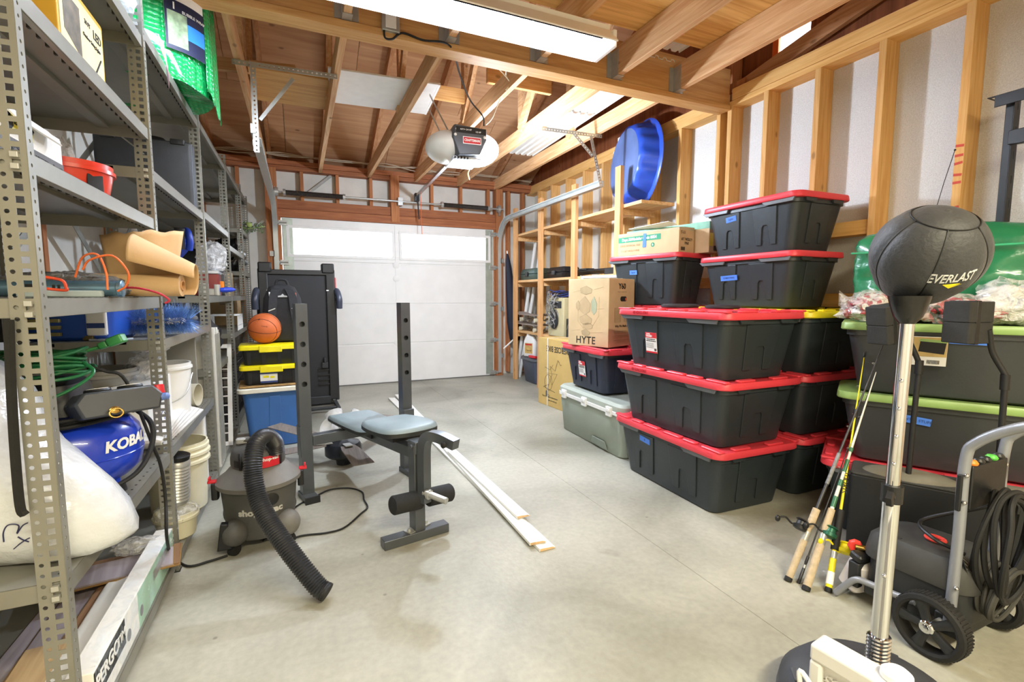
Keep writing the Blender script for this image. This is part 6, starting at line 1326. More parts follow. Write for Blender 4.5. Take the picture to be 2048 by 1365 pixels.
for k in range(14):
    P_ = [Vector((-.19+rq.uniform(-.04, .05), .05+rq.uniform(-.14, .1), .12+.38*j/5+rq.uniform(-.05, .05))) for j in range(6)]; q.tube(spline(P_, 5), .0045, 5)
q.obj('cables', mat('cable_grey', '#8c8a86', .5, 0, .4, 30), t, kind='stuff')
t = thing('blue_cable_bundle', 'loose bundle of blue and black cables on top of the beige computer', 'cable', (2.90, 5.05, 1.17))
for k in range(8):
    q = MB(); ph = rq.uniform(0, 6); q.tube(spline([((.10+.03*rq.random())*math.cos(a), (.20+.08*rq.random())*math.sin(a)+.04*math.sin(ph), .02+.02*math.sin(2*a+ph)+.008*k) for a in [2*PI*j/9 for j in range(9)]], 5, True), .0045, 5, True); q.obj('strand', mat('cable_blue', '#2f3d86', .4) if k % 2 else BLACK, t)
t = thing('black_computer', 'black desktop computer lying next to the beige one', 'computer', (2.90, 4.66, .706)); t.location = (2.96, 4.66, .706)
q = MB(); q.box(-.15, .15, -.14, .14, 0, .22); q.obj('body', DARK, t, bevel=.006); q = MB(); q.box(-.153, -.15, -.11, .11, .14, .18); q.box(-.153, -.15, -.11, -.02, .03, .1); q.obj('drive_bay', BLACK, t, smooth=False)
q = MB(); q.tube(spline([(-.16, .1, .1), (-.18, .02, .16), (-.17, -.08, .08)], 6), .004, 6); q.obj('cable', GALV, t)
def screen(label, a, w_, h_, yaw, lean):
    t = thing('window_screen', label, 'window screen', a, (R(lean), 0, R(yaw)), 'aluminium window screens')
    q = MB(); q.box(-w_/2, -w_/2+.022, -.005, .005, 0, h_); q.box(w_/2-.022, w_/2, -.005, .005, 0, h_); q.box(-w_/2, w_/2, -.005, .005, 0, .022); q.box(-w_/2, w_/2, -.005, .005, h_-.022, h_); q.obj('frame', WHITE, t, smooth=False)
    q = MB(); q.box(-w_/2+.02, w_/2-.02, -.001, .001, .02, h_-.02); q.obj('mesh', film('screen_mesh', (.45, .46, .46), .45, .7, 0, 10, .0), t, smooth=False)
screen('taller white framed window screen leaning behind the tower case carton', (2.60, 3.80, .0), .50, 1.385, -60, -3)
screen('smaller white framed window screen beside the taller one', (2.745, 4.12, .0), .34, 1.09, -62, -2)
t = thing('white_jug', 'white jug with brown label standing on the grey blue bin', 'jug', (2.88, 5.83, .372), R(-65))
q = MB(); q.loft([rrect(.20, .13, .03, 0, 5), rrect(.21, .14, .035, .01, 5), rrect(.21, .14, .04, .20, 5), rrect(.15, .11, .04, .27, 5), rrect(.06, .06, .028, .285, 5, -.05), rrect(.06, .06, .028, .31, 5, -.05)]); q.obj('bottle', WHITE, t)
q = MB(); q.tube(spline([(-.02, 0, .27), (.05, 0, .29), (.085, 0, .26), (.09, 0, .20)], 5), .014, 8); q.obj('handle', WHITE, t); q = MB(); q.cyl((-.05, 0, .305), (-.05, 0, .33), .032, n=18); q.obj('cap', BLACK, t)
q = MB(); panel(q, (.0, -.0705, .11), (1, 0, 0), (0, 0, 1), .13, .14); lb = q.obj('label_sheet', mat('label_ochre', '#c9a560', .6, 0, .25, 20), t, smooth=False); text('Cleaner', .03, (0, -.0718, .08), (1, 0, 0), (0, 0, 1), INK, lb); q = MB(); panel(q, (0, -.0714, .16), (1, 0, 0), (0, 0, 1), .11, .02); q.obj('label_band', REDINK, lb, smooth=False)
t = thing('slate_bin', 'slate blue plastic bin with lid on the floor under the rack', 'bin', (3.0, 5.84, 0), R(-90)); q = MB(); q.loft([rrect(.36, .26, .06, 0, 5), rrect(.38, .28, .06, .01, 5), rrect(.46, .36, .07, .31, 5)]); q.obj('body', mat('slate_plastic', '#4b5265', .45, 0, .05), t); q = MB(); q.loft([rrect(.47, .37, .07, .31, 5), rrect(.49, .39, .08, .315, 5), rrect(.49, .39, .08, .345, 5), rrect(.45, .35, .07, .362, 5)]); q.obj('lid', mat('slate_lid', '#5d6168', .45, 0, .05), t)
t = thing('red_brush', 'small red brush lying on the grey blue bin lid', 'brush', (2.82, 5.68, .364), R(-80)); q = MB(); q.rbox(.16, .04, .03, .012, .004); q.obj('handle', RED, t)
for k, (dx, lab) in enumerate(((0, 'left white pipe leaning in the corner behind the rack'), (.06, 'right white pipe leaning in the corner behind the rack'))):
    t = thing('white_pipe', lab, 'pipe', (3.15, 6.08-dx*1.0, 0)); t.location = A(1040+9*k, 742, z=0.0) if False else Vector((2.87+.05*k, 6.32, 0)); q = MB(); q.tube([(0, 0, .0), (.28, -.06-.1*k, 1.98)], .024, 12); q.obj('tube_wall', WHITE, t); q = MB(); q.tube([(.28, -.06-.1*k, 1.97), (.283, -.06-.1*k, 1.99)], .028, 12); q.obj('coupling', WHITE, t)
t = thing('black_umbrella', 'folded black patio umbrella hung in the back corner', 'umbrella', (2.86, 6.47, .50)); q = MB(); q.loft([[Vector((r_*math.cos(a)*(1+.25*math.cos(5*a))-.10*zz+.06, r_*math.sin(a)*.8, zz)) for a in [2*PI*j/20 for j in range(20)]] for (r_, zz) in ((.02, 0), (.07, .05), (.085, .3), (.06, .8), (.03, 1.2), (.012, 1.3))]); q.obj('canopy', mat('canopy_navy', '#1c2233', .7, 0, .1), t); q = MB(); q.tube([(.06, 0, -.04), (-.07, 0, 1.34)], .01, 8); q.obj('shaft', GALV, t)
t = thing('white_stick', 'short white rod lying against the back wall corner', 'rod', (2.80, 6.40, .42)); q = MB(); q.tube([(-.10, 0, .0), (.10, -.02, .17)], .012, 8); q.tube([(.08, -.018, .15), (.11, -.02, .18)], .02, 8); q.obj('rod', WHITE, t)

# =================================================================== right foreground
u_ = Vector((.5, -.866, 0)); v_ = Vector((.866, .5, 0)); G0 = Vector((2.832, 1.241, 0)); GR_ = R(-60)
LIDG = mat('lid_green', '#8cab62', .4, 0, .05, 7); TBG = mat('tote_charcoal', '#35383a', .35, 0, .06, 5, .05, 120)
tote('black tote with red lid under the two green lidded totes', .90, .47, .372, LIDR, G0-u_*.02-v_*.02, GR_)
def gtote(label, z, tapes, lab):
    t = tote(label, .84, .43, .343, LIDG, G0+Vector((0, 0, z)), GR_, body=TBG, pads=False, ribs=False, tape=tapes)
    if lab:
        f = frame((-.085, -.199, .22), (1, 0, 0), (0, -.14, 1)); q = MB(); panel(q, f @ Vector((0, 0, 0)), (1, 0, 0), (0, -.14, 1), .13, .135); s = q.obj('label_sheet', PAPERW, t, smooth=False)
        q = MB(); panel(q, f @ Vector((.0, .02, .0012)), (1, 0, 0), (0, -.14, 1), .128, .09); p_ = q.obj('label_photo', mat('photo_wood', '#c2a567', .6, 0, .2, 20), s, smooth=False)
        q = MB(); q.prism([(-.045, -.02), (.045, -.03), (.05, .025), (-.04, .03)], .0006, frame(f @ Vector((.01, .018, .002)), (1, 0, 0), (0, -.14, 1))); q.obj('photo_tote', INK, s, smooth=False); q = MB(); q.prism([(-.045, .028), (.052, .022), (.05, .034), (-.04, .04)], .0008, frame(f @ Vector((.01, .018, .002)), (1, 0, 0), (0, -.14, 1))); q.obj('photo_lid', LIDG, s, smooth=False)
        q = MB()
        for k in range(9): panel(q, f @ Vector((.0+.005*k, -.05, .0012)), (1, 0, 0), (0, -.14, 1), .0025, .018)
        q.obj('barcode', INK, s, smooth=False)
    return t
gtote('lower black tote with green lid and blue tape', .374, (-.11, .235, .115, 'WINTER STUFF', -.10), False)
gtote('upper black tote with green lid and printed label under plastic bags', .718, (.055, .275, .14, 'GAME JERSEYS', -.02), True)
# bagged clothes on the lids
def printed(name, cols):
    m, nt, b = _new(name); N = nt.nodes; Lk = nt.links; tc = N.new('ShaderNodeTexCoord'); nz = N.new('ShaderNodeTexNoise'); nz.inputs['Scale'].default_value = 4.5; nz.inputs['Detail'].default_value = 2; nz.inputs['Distortion'].default_value = 1.2; Lk.new(tc.outputs['Object'], nz.inputs['Vector'])
    cr = N.new('ShaderNodeValToRGB'); cr.color_ramp.interpolation = 'CONSTANT'; e = cr.color_ramp.elements; e[0].color = lin(cols[0][1]); e[0].position = 0; e[1].position = cols[1][0]; e[1].color = lin(cols[1][1])
    for p_, c in cols[2:]: x = e.new(p_); x.color = lin(c)
    Lk.new(nz.outputs['Fac'], cr.inputs[0]); Lk.new(cr.outputs[0], b.inputs['Base Color']); b.inputs['Roughness'].default_value = .35; b.inputs['Coat Weight'].default_value = .6; b.inputs['Coat Roughness'].default_value = .1
    n2 = N.new('ShaderNodeTexNoise'); n2.inputs['Scale'].default_value = 18; n2.inputs['Distortion'].default_value = 2; Lk.new(tc.outputs['Object'], n2.inputs['Vector']); bp = N.new('ShaderNodeBump'); bp.inputs['Strength'].default_value = .8; bp.inputs['Distance'].default_value = .03; Lk.new(n2.outputs['Fac'], bp.inputs['Height']); Lk.new(bp.outputs[0], b.inputs['Normal']); return m
PR = printed('printed_red', [(0, '#e9e5e0'), (.36, '#b82738'), (.52, '#2a2022'), (.55, '#b02a3a'), (.62, '#e3ded8')]); PWt = printed('printed_white', [(0, '#dedbd4'), (.56, '#b9b3a8'), (.63, '#33332f'), (.65, '#d7d3ca')]); PMx = printed('printed_mixed', [(0, '#d8d0c2'), (.40, '#a82436'), (.52, '#e8e4de'), (.60, '#57473e'), (.64, '#dcd6cc')])
def cbag(label, loc, r, inner, seed, rot, neck):
    t = thing('clothes_bag', label, 'bag', loc, rot, 'clear bags of clothes on the green lidded tote')
    crumple((0, 0, 0), r[0]*.93, r[1]*.93, r[2]*.9, seed, .3, 3.2).obj('clothes', inner, t, angle=50)
    crumple((0, 0, 0), r[0]*1.03, r[1]*1.03, r[2]*1.04, seed, .36, 3.4).obj('film', CLEAR, t, angle=50)
    if neck:
        n = Vector(neck); q = MB(); q.loft([[n*(.8+.12*k)+Vector((0, w*math.cos(a), w*.8*math.sin(a))) for a in [2*PI*j/12 for j in range(12)]] for k, w in enumerate((.05, .04, .045, .05))], False, False); q.obj('film_tail', CLEAR, t)
    return t
cbag('clear bag of red and white printed clothes at the left end of the lid', (2.70, 1.46, 1.062), (.17, .12, .085), PMx, 3, R(-60), (-.16, 0, .10))
cbag('clear bag of dark red printed clothes behind the reflex ball pole', (2.78, 1.20, 1.062), (.17, .12, .07), PR, 8, R(-60), None)
cbag('clear bag of white and beige clothes right of the reflex ball', (2.93, 1.02, 1.062), (.17, .13, .11), PWt, 14, R(-60), None)
t = thing('green_bag', 'large shiny green plastic storage bag leaning on the studs', 'bag', (2.985, 1.36, 1.062), R(-78))
def gb(L_, W_, z, k): return [Vector((p.x+.01*noise.noise(Vector((p.x*9, p.y*9, z*8+k))), p.y+.012*noise.noise(Vector((p.x*7, z*9, k))), z+.014*noise.noise(Vector((p.x*5, p.y*5, 3)))*(1 if z > .05 else 0))) for p in rrect(L_, W_, .05, z, 9)]
def gb(L_, W_, z, k):
    out = []
    for p in rrect(L_, W_, .05, z, 9) if False else [Vector((x, y, z)) for (x, y) in [(L_/2*max(-1, min(1, 1.25*math.cos(2*PI*j/72))), W_/2*max(-1, min(1, 1.25*math.sin(2*PI*j/72)))) for j in range(72)]]:
        n = noise.noise(Vector((p.x*6, p.y*6, z*7))); n2 = abs(noise.noise(Vector((p.x*9+3, p.y*9, z*13)))); f = min(1, z/.06)*(1 if z < .46 else .5)
        d = Vector((p.x*.25, p.y, 0)).normalized(); out.append(p+d*(.030*n-.030*n2)*f+Vector((0, 0, .03*noise.noise(Vector((p.x*5, 2, 3)))*min(1, z/.3))))
    return out
q = MB(); q.loft([gb(.64, .27, 0, 0)]+[gb(.68+.04*math.sin(PI*z/.45), .30, z, 1) for z in [.03*k for k in range(1, 14)]]+[gb(.69, .26, .43, 4), gb(.62, .18, .465, 5), gb(.45, .06, .475, 6)]); q.obj('sack', mat('green_poly', '#23784f', .25, 0, .12, 7, 1.0, 7, coat=.3), t, angle=60)
q = MB(); q.box(-.35, .33, -.153, -.146, .352, .362); q.obj('seam_fold', mat('green_seam', '#3ea878', .3), t, bevel=.003)
q = MB(); q.box(.0, .14, -.10, -.02, .476, .48); q.obj('white_tag', PAPERW, t, smooth=False)
# steel upright standing against the studs
t = thing('steel_upright', 'black slotted steel rack upright with bracket standing against the wall', 'upright', (3.185, 1.235, 0))
BM = mat('satin_black', '#2d2f31', .4, .4, .06)
q = MB(); q.box(-.03, .028, -.032, .0, 0, 2.15); q.obj('tube', BM, t, bevel=.003)
q = MB()
strip(q, (-.031, -.032, 1.35), (1, 0, 0), (0, 0, 1), 7, .115, [(.058, 's', .007, .018)]); q.obj('slotted_face', BM, t, solid=.002, smooth=False)
q = MB(); strip(q, (-.06, .06, 2.155), (0, -1, 0), (1, 0, 0), 1, .09, [(.035, 's', .012, .03)]*5); q.obj('top_plate', BM, t, solid=.004, smooth=False)
q = MB(); q.box(-.065, -.058, -.11, .03, 2.10, 2.155); q.obj('plate_lip', BM, t, bevel=.002)
q = MB(); q.prism([(0, -.03), (.05, -.035), (.4, .03), (.4, .06), (.06, .035), (0, .035)], .03, frame((-.03, -.03, 1.94), (0, -1, 0), (0, 0, 1))); q.obj('arm', BM, t, bevel=.003)
q = MB(); q.tube([Vector((3.0, 1.42, 1.05)), A(1872, 418, x=3.0), A(1888, 365, x=3.02), A(1910, 300, x=3.05)], .0018, 5); q.ball(A(1910, 300, x=3.05), .005); quick('wire_antenna', q, BLACK, 'thin black antenna wire sticking up behind the reflex ball', 'antenna')
# ---- black padded exerciser with two foam blocks
BX_ = Vector((2.556, 1.011, 0)); t = thing('foam_block_exerciser', 'black floor box with grey oval pads and two bent posts carrying foam blocks', 'exerciser', BX_, R(-61.9))
q = MB(); q.rbox(.80, .20, .36, .02, .006, z=.018); q.obj('box', mat('matte_black', '#191b1d', .55, 0, .1, 14), t)
q = MB(); q.rbox(.80, .20, .012, .02, .004, z=.377); q.obj('top_board', mat('dusty_black', '#3a3a38', .8, 0, .2, 14), t)
for x in (-.36, .36):
    for y in (-.07, .07): q = MB(); q.cyl((x, y, 0), (x, y, .02), .018, n=12); q.obj('foot', BLACK_RUB, t)
OV = mat('dusty_pad', '#6f6b5e', .9, 0, .12, 14)
for x in (-.19, .16): q = MB(); q.ball((x, -.01, .388), .17, .088, .028, 30, 10); q.obj('oval_pad', OV, t)
binv = (Matrix.Translation(BX_) @ rz(R(-61.9))).inverted()
for k, (pts, pad_c, pr_) in enumerate(((((1817, 945), (1826, 850), (1838, 735), (1836, 722), (1822, 690), (1806, 655)), (1775, 648), -9), (((1990, 1005), (2002, 870), (2010, 765), (2009, 748), (1985, 705), (1978, 660)), (1935, 645), 0))):
    zx = [2.42, 2.43, 2.44, 2.44, 2.42, 2.40] if k == 0 else [2.50, 2.50, 2.50, 2.50, 2.48, 2.46]
    P_ = [binv @ A(px, py, x=xx) for (px, py), xx in zip(pts, zx)]; P_[0].z = .40
    q = MB(); q.tube(spline(P_, 6), .0105, 12); po = q.obj('bent_post', BLACK, t)
    q = MB(); d = (P_[3]-P_[1]).normalized(); q.tube([P_[2]-d*.03, P_[2]+d*.03], .015, 12); q.obj('collar', BLACK, po)
    c = binv @ A(*pad_c, x=zx[-1]-.03)
    for j in (-1, 1):
        q = MB(); M_ = Matrix.Translation(c) @ rz(R(50)) @ Matrix.Rotation(R(pr_), 4, 'Y'); q.M = M_; q.rbox(.125, .10, .082, .008, .003, z=-.082 if j < 0 else .001); q.obj('foam_block', mat('foam_grey', '#2b2b2a', .85, 0, .12, 30, .15, 140), t)
    q = MB(); q.M = M_; q.box(-.030, -.010, -.0515, .0515, -.085, .086); q.obj('velcro_band', BLACK, t, bevel=.002)
# ---- fishing rods
def rod(label, base, tip, grip, gl, r0, blank, parts, reel=None):
    base = Vector(base); tip = Vector(tip); d = (tip-base).normalized(); Ln = (tip-base).length
    t = thing('fishing_rod', label, 'fishing rod', base); w = lambda s: d*s
    q = MB(); q.lathe([(r0*.9, .004), (r0, .01), (r0, gl*.55), (r0*.75, gl*.6), (r0*.75, gl*.72), (r0, gl*.76), (r0*.9, gl)], (0, 0, 0), d, 16); q.obj('grip', grip, t)
    q = MB(); q.lathe([(r0*1.02, gl*.56), (r0*1.02, gl*.68)], (0, 0, 0), d, 16); q.obj('reel_seat', GALV, t)
    q = MB(); q.lathe([(r0*.55, gl*.98), (r0*.4, gl+.3*(Ln-gl)), (.0018, Ln)], (0, 0, 0), d, 12); q.obj('blank', blank, t)
    q = MB(); q.lathe([(r0*1.05, 0), (r0*1.08, .012), (r0, .018)], (0, 0, 0), d, 16); q.obj('butt_cap', BLACK_RUB, t)
    sd = d.cross(Vector((1, -.4, 0))).normalized()
    for s in (.45, .65, .82):
        p = w(gl+(Ln-gl)*s)+sd*.010; q = MB(); q.tube([p+(d.cross(sd)*math.cos(a)+sd*math.sin(a))*.007 for a in [2*PI*j/12 for j in range(12)]], .0012, 5, True); q.obj('guide', GALV, t)
    for (s0, s1, m, k_) in parts: q = MB(); q.lathe([(r0*k_, s0), (r0*k_, s1)], (0, 0, 0), d, 14); q.obj('band', m, t)
    if reel:
        c = w(gl*.64)+Vector(reel[0]); m = reel[1]
        q = MB(); q.tube([w(gl*.64), c], .006, 8); q.lathe([(.016, -.022), (.026, -.018), (.028, -.004), (.02, .0), (.018, .016), (.026, .02), (.02, .026)], c, d, 20); re = q.obj('reel', m, t)
        q = MB(); q.tube(spline([c, c+Vector((-.03, .02, .005)), c+Vector((-.05, .035, .03)), c+Vector((-.075, .05, .028))], 4), .004, 8); q.ball(c+Vector((-.08, .05, .024)), .012, .010, .014, 12, 8); q.obj('crank', BLACK if m != YELLOW else YELLOW, re)
    return t
CORK = mat('cork_grip', '#c0ad90', .85, 0, .15, 50, .2, 120); RB = mat('rod_black', '#2a2a2c', .3, 0, .05); GRN = mat('rod_green', '#2f6b4c', .35)
rod('leftmost fishing rod with weathered grip and black blank', A(1575, 1163, z=0), A(1775, 668, x=2.52), CORK, .33, .014, RB, [(.27, .33, mat('cork_grip', '#fff'), 1.05), (.45, .60, mat('rod_print', '#77787a', .5, 0, .4, 60), .55)], ((-.01, .02, .035), BLACK))
rod('thin black fishing rod between the two cork handled rods', A(1590, 1170, z=0)+Vector((.02, .0, 0)), A(1753, 742, x=2.5), RB, .12, .006, RB, [])
rod('middle fishing rod with long cork handle and green banded blank', A(1611, 1182, z=0), A(1752, 745, x=2.49), CORK, .36, .015, mat('rod_white', '#d9d9d2', .35), [(.37, .42, GRN, .62), (.47, .50, GRN, .58), (.54, .60, GRN, .56), (.64, .66, GRN, .54)], ((.03, -.01, .02), mat('reel_green', '#2f6a52', .35, .3)))
rod('bright yellow fishing rod with foam grip', A(1656, 1185, z=0), A(1728, 716, x=2.5), YELLOW, .24, .012, YELLOW, [(.17, .34, BLACK_RUB, 1.25), (.03, .08, PAPERW, 1.12), (.78, .82, BLACK, .75), (1.11, 1.13, BLACK, .5)], ((.045, -.015, .02), YELLOW))
dd = (A(1728, 716, x=2.5)-A(1656, 1185, z=0)).normalized(); bb = A(1656, 1185, z=0)
text('STROUT', .026, bb+dd*.47+Vector((-.008, -.008, 0)), dd, Vector((-.6, .8, 0)), INK, bpy.data.objects['fishing_rod.003'], name='lettering').matrix_world = Matrix.Translation(-bb)
# ---- reflex ball on its stand
pb = thing('reflex_ball_stand', 'black leather reflex ball on a chrome pole with filled rubber base', 'punching ball', (1.385, .70, 0))
O = Vector((1.385, .70, 0))
q = MB(); q.lathe([(.16, 0), (.215, .012), (.232, .05), (.225, .09), (.185, .135), (.12, .155), (.05, .16), (.02, .16)], n=48); q.obj('base', mat('base_rubber', '#35373b', .6, 0, .22, 9, .05, 100), pb)
for a in (20, 140, 260): q = MB(); q.bar((.06*math.cos(R(a)), .06*math.sin(R(a)), .160), (.2*math.cos(R(a)), .2*math.sin(R(a)), .126), .05, .008); q.obj('base_rib', MATS['base_rubber'], pb, bevel=.003)
top = A(1815, 640, y=.70)-O; lo = Vector((0, 0, .26)); dp = (top-lo).normalized()
q = MB(); P_ = []
n = 13*14
for k in range(n+1):
    a = 2*PI*k/14; P_.append(Vector((.023*math.cos(a), .023*math.sin(a), .15+.135*k/n)))
q.tube(P_, .0048, 7); q.obj('spring', CHROME, pb)
q = MB(); q.tube([Vector((0, 0, .15)), lo], .016, 14); q.tube([lo, lo+dp*.42], .0195, 20); q.obj('lower_pole', CHROME, pb)
q = MB(); q.tube([lo+dp*.40, top+dp*.03], .0155, 18); q.obj('upper_pole', CHROME, pb)
for k in range(4): q = MB(); q.ball(lo+dp*(.50+.072*k)+Vector((-.0145, -.006, 0)), .005); q.obj('height_button', CHROME, pb)
q = MB(); q.tube([lo+dp*.395, lo+dp*.44], .024, 20); cl_ = q.obj('clamp_collar', BLACK, pb)
q = MB(); c = lo+dp*.42; q.cyl(c+Vector((-.02, -.01, 0)), c+Vector((-.045, -.02, 0)), .009, n=12); q.prism([(0, -.02), (.02, -.016), (.034, .008), (.016, .022), (0, .012)], .012, frame(c+Vector((-.04, -.026, 0)), (-1, -.3, 0), (0, 0, 1))); q.obj('clamp_knob', BLACK, cl_)
q = MB(); q.ball(lo+dp*.20+Vector((-.018, -.008, 0)), .0055); q.obj('rivet', CHROME, pb)
bc = A(1853, 510, y=.70)-O
ax = (A(1906, 428, y=.585)-A(1812, 612, y=.70)).normalized(); ref = Vector((0, -1, 0)); e1 = (ref-ax*ax.dot(ref)).normalized(); e2 = ax.cross(e1)
LEA = mat('ball_leather', '#2d2e30', .6, 0, .14, 10, .2, 90); LEA.node_tree.nodes['Principled BSDF'].inputs['Sheen Weight'].default_value = .10
RB_ = .1185
def rad(th, ph):
    """ball radius: th from the bottom pole, ph around; shallow seams between six panels and round the top patch"""
    r = RB_*(1.02 - .03*math.cos(th)) ; cphi = abs(((ph/(2*PI)*6) % 1)-.5)*2     # 1 at seam
    r *= 1-.035*max(0, (cphi-.55)/.45)**1.5*math.sin(th)**.5 if th < 2.55 else 1
    if th < .95: r *= 1+.22*(.95-th)
    if th > 2.56: r *= .985-.03*max(0, (th-2.9)/.24)
    if abs(th-2.56) < .03: r *= .985
    return r
def bp_(th, ph): return bc + (e1*math.cos(ph)*math.sin(th)+e2*math.sin(ph)*math.sin(th)-ax*math.cos(th))*rad(th, ph)
q = MB(); nv, nu = 44, 96
q.loft([[bp_(max(1e-3, PI*j/nv-1e-3 if j == nv else PI*j/nv), 2*PI*i/nu) for i in range(nu)] for j in range(nv+1)]); ball = q.obj('ball', LEA, pb, angle=80)
SEAM = mat('seam_black', '#0c0c0d', .6)
for k in range(6):
    ph = 2*PI*k/6; q = MB(); q.tube([bp_(.35+2.2*j/30, ph)+(bp_(.35+2.2*j/30, ph)-bc).normalized()*.0004 for j in range(31)], .0016, 5); q.obj('seam', SEAM, ball)
q = MB(); q.tube([bp_(2.56, 2*PI*j/48) for j in range(48)], .0018, 5, True); q.obj('seam', SEAM, ball)
q = MB(); q.lathe([(.014, -.004), (.013, .003), (.006, .007)], bc+ax*RB_*.965, ax, 18); q.obj('top_button', LEA, ball)
q = MB(); q.lathe([(.016, -.03), (.030, -.012), (.040, .02), (.045, .04)], top+dp*.02, dp, 24); q.obj('ball_cup', mat('cup_black', '#141414', .25), pb)
def onball(cdir, upd, off=.0009):
    cdir = Vector(cdir).normalized(); ud = (Vector(upd)-cdir*cdir.dot(Vector(upd))).normalized(); rt_ = ud.cross(cdir)
    def f(p):
        v = (cdir*RB_ + rt_*p.x + ud*p.y).normalized()
        th = math.acos(max(-1, min(1, -v.dot(ax)))); ph = math.atan2(v.dot(e2), v.dot(e1)) % (2*PI)
        return bc + v*(rad(th, ph)+off+p.z)
    return f
cdir = (A(1922, 574, y=.592)-O-bc); upd = Vector((-.05, 0, 1))
LG = mat('logo_silver', '#cfd0ce', .5)
wd_ = text('EVERLAST', .0295, (0, 0, 0), (1, 0, 0), (0, 1, 0), LG, ball, bold=.012, sx=.72, shear=.18, fn=(lambda g: (lambda p: g(Vector((p.x, p.y*1.28*(1-.22*(1-min(1, abs(p.x)/.05))) + .10*p.x, p.z)))))(onball(cdir, upd)))
q = MB(); g = onball(cdir, upd)
for poly in ([(-.015, -.016), (.021, -.0135), (.008, -.018)], [(-.015, -.016), (.008, -.018), (.0015, -.028)], [(.0015, -.028), (.008, -.018), (.026, -.016)]):
    q.add([g(Vector((a, b, .0006))) for (a, b) in poly], [(0, 1, 2)])
q.obj('logo_chevron', YELLOW, ball, smooth=False)
# ---- white honeycomb heater
hu = Vector((.14, -.99, 0)).normalized(); hv = Vector((.99, .14, 0)).normalized(); H0 = Vector((.955, .60, 0)); hc = H0+hu*.17+hv*.028; WHT = mat('heater_white', '#d6d5d0', .4, 0, .03)
t = thing('white_heater', 'white cabinet with honeycomb grille and round knob in the near right corner', 'heater', hc, math.atan2(hu.y, hu.x))
HT = .475
q = MB(); q.box(-.17, .17, -.03, .012, 0, HT-.03); q.obj('cabinet', WHT, t, bevel=.01)
q = MB(); q.box(-.17, .17, -.045, .012, HT-.035, HT); q.box(-.17, -.145, -.045, .0, 0, HT-.035); q.box(.145, .17, -.045, .0, 0, HT-.035); q.box(-.145, .145, -.045, .0, 0, .03); q.obj('frame', WHT, t, bevel=.006)
q = MB(); pt = .0125
for j in range(36):
    for i in range(23):
        cx_ = -.14+pt*i+(pt/2 if j % 2 else 0); cz_ = .035+pt*.866*j
        if cz_ > HT-.035 or cx_ > .142: continue
        O_ = [Vector((cx_+pt*.577*math.sin(k*PI/3), -.036, cz_+pt*.577*math.cos(k*PI/3))) for k in range(6)]; I_ = [Vector((cx_+pt*.45*math.sin(k*PI/3), -.036, cz_+pt*.45*math.cos(k*PI/3))) for k in range(6)]
        D_ = [p+Vector((0, .008, 0)) for p in I_]
        q.add(O_+I_+D_, [(k, (k+1) % 6, 6+(k+1) % 6, 6+k) for k in range(6)]+[(6+k, 6+(k+1) % 6, 12+(k+1) % 6, 12+k) for k in range(6)])
q.obj('honeycomb_grille', mat('grille_grey', '#d5d4cf', .4), t, smooth=False, kind='stuff')
q = MB(); q.box(-.145, .145, -.0292, -.029, .03, HT-.035); q.obj('inner_plate', mat('plate_grey', '#9a9b98', .4, .3), t, smooth=False)
q = MB(); q.lathe([(.024, 0), (.026, .003), (.025, .012), (.018, .018), (.006, .02)], (-.035, -.006, HT), n=30); q.obj('knob', mat('milky_knob', '#e9e8ea', .3, 0, .02), t)
q = MB(); q.tube(spline([(-.165, -.05, .32), (-.17, -.075, .40), (-.16, -.075, .42), (-.06, -.075, .30), (-.02, -.075, .2)], 6), .005, 8); q.obj('wire_guard', WHITE, t)
# ---- pressure washer
pw = thing('pressure_washer', 'black electric pressure washer with grey tube handle and big wheels', 'pressure washer', (2.06, .90, 0))
O = Vector((2.06, .90, 0)); PWB = mat('washer_black', '#232527', .5, 0, .12, 12, .06, 150); TUB = mat('handle_grey', '#8d9097', .35, .3, .05)
def wheel(x0, x1, name='wheel'):
    c = Vector((x0, -.10, .103)); R_ = .103
    q = MB(); q.lathe([(.080, 0), (.088, -.004), (.100, 0), (.103, .006), (.103, x1-x0-.006), (.100, x1-x0), (.080, x1-x0)], c, (1, 0, 0), 56, False, False); q.lathe([(.080, 0), (.080, x1-x0)], c, (1, 0, 0), 56, False, False)
    for k in range(56):
        a = 2*PI*k/56; p = c+Vector((.010, R_*math.cos(a), R_*math.sin(a))); q.bar(p, p+Vector((x1-x0-.012, 0, 0)), .005, .004, (0, math.cos(a), math.sin(a)))
    w_ = q.obj(name, BLACK_RUB, pw, angle=30)
    for k in range(5):
        a = 2*PI*k/5+R(90)-.3; d = Vector((0, math.cos(a), math.sin(a))); s = Vector((0, -math.sin(a), math.cos(a))); q = MB()
        b0 = c+Vector((.006, 0, 0)); q.loft([[b0+d*r_+s*w__+Vector((dx, 0, 0)) for (w__, dx) in ((-hw, 0), (-hw*.3, -.005), (hw*.3, -.005), (hw, 0), (hw, .012), (-hw, .012))] for (r_, hw) in ((.016, .012), (.05, .013), (.083, .019))]); q.obj('spoke', PWB, w_, angle=50)
    q = MB(); q.lathe([(.022, .014), (.022, -.002), (.018, -.006)], c, (1, 0, 0), 22); q.lathe([(.011, -.006), (.009, -.011), (.002, -.012)], c, (1, 0, 0), 18); q.obj('hub', CHROME, w_)
wheel(-.215, -.165); wheel(.165, .215)
q = MB(); q.cyl((-.17, -.10, .103), (.17, -.10, .103), .009, n=12); q.obj('axle', GALV, pw)
q = MB(); q.loft([[Vector((p.x, p.y-.005, p.z)) for p in l] for l in (rrect(.24, .30, .05, .10, 5), rrect(.25, .31, .06, .115, 5), rrect(.25, .31, .06, .215, 5))]); q.obj('lower_body', PWB, pw)
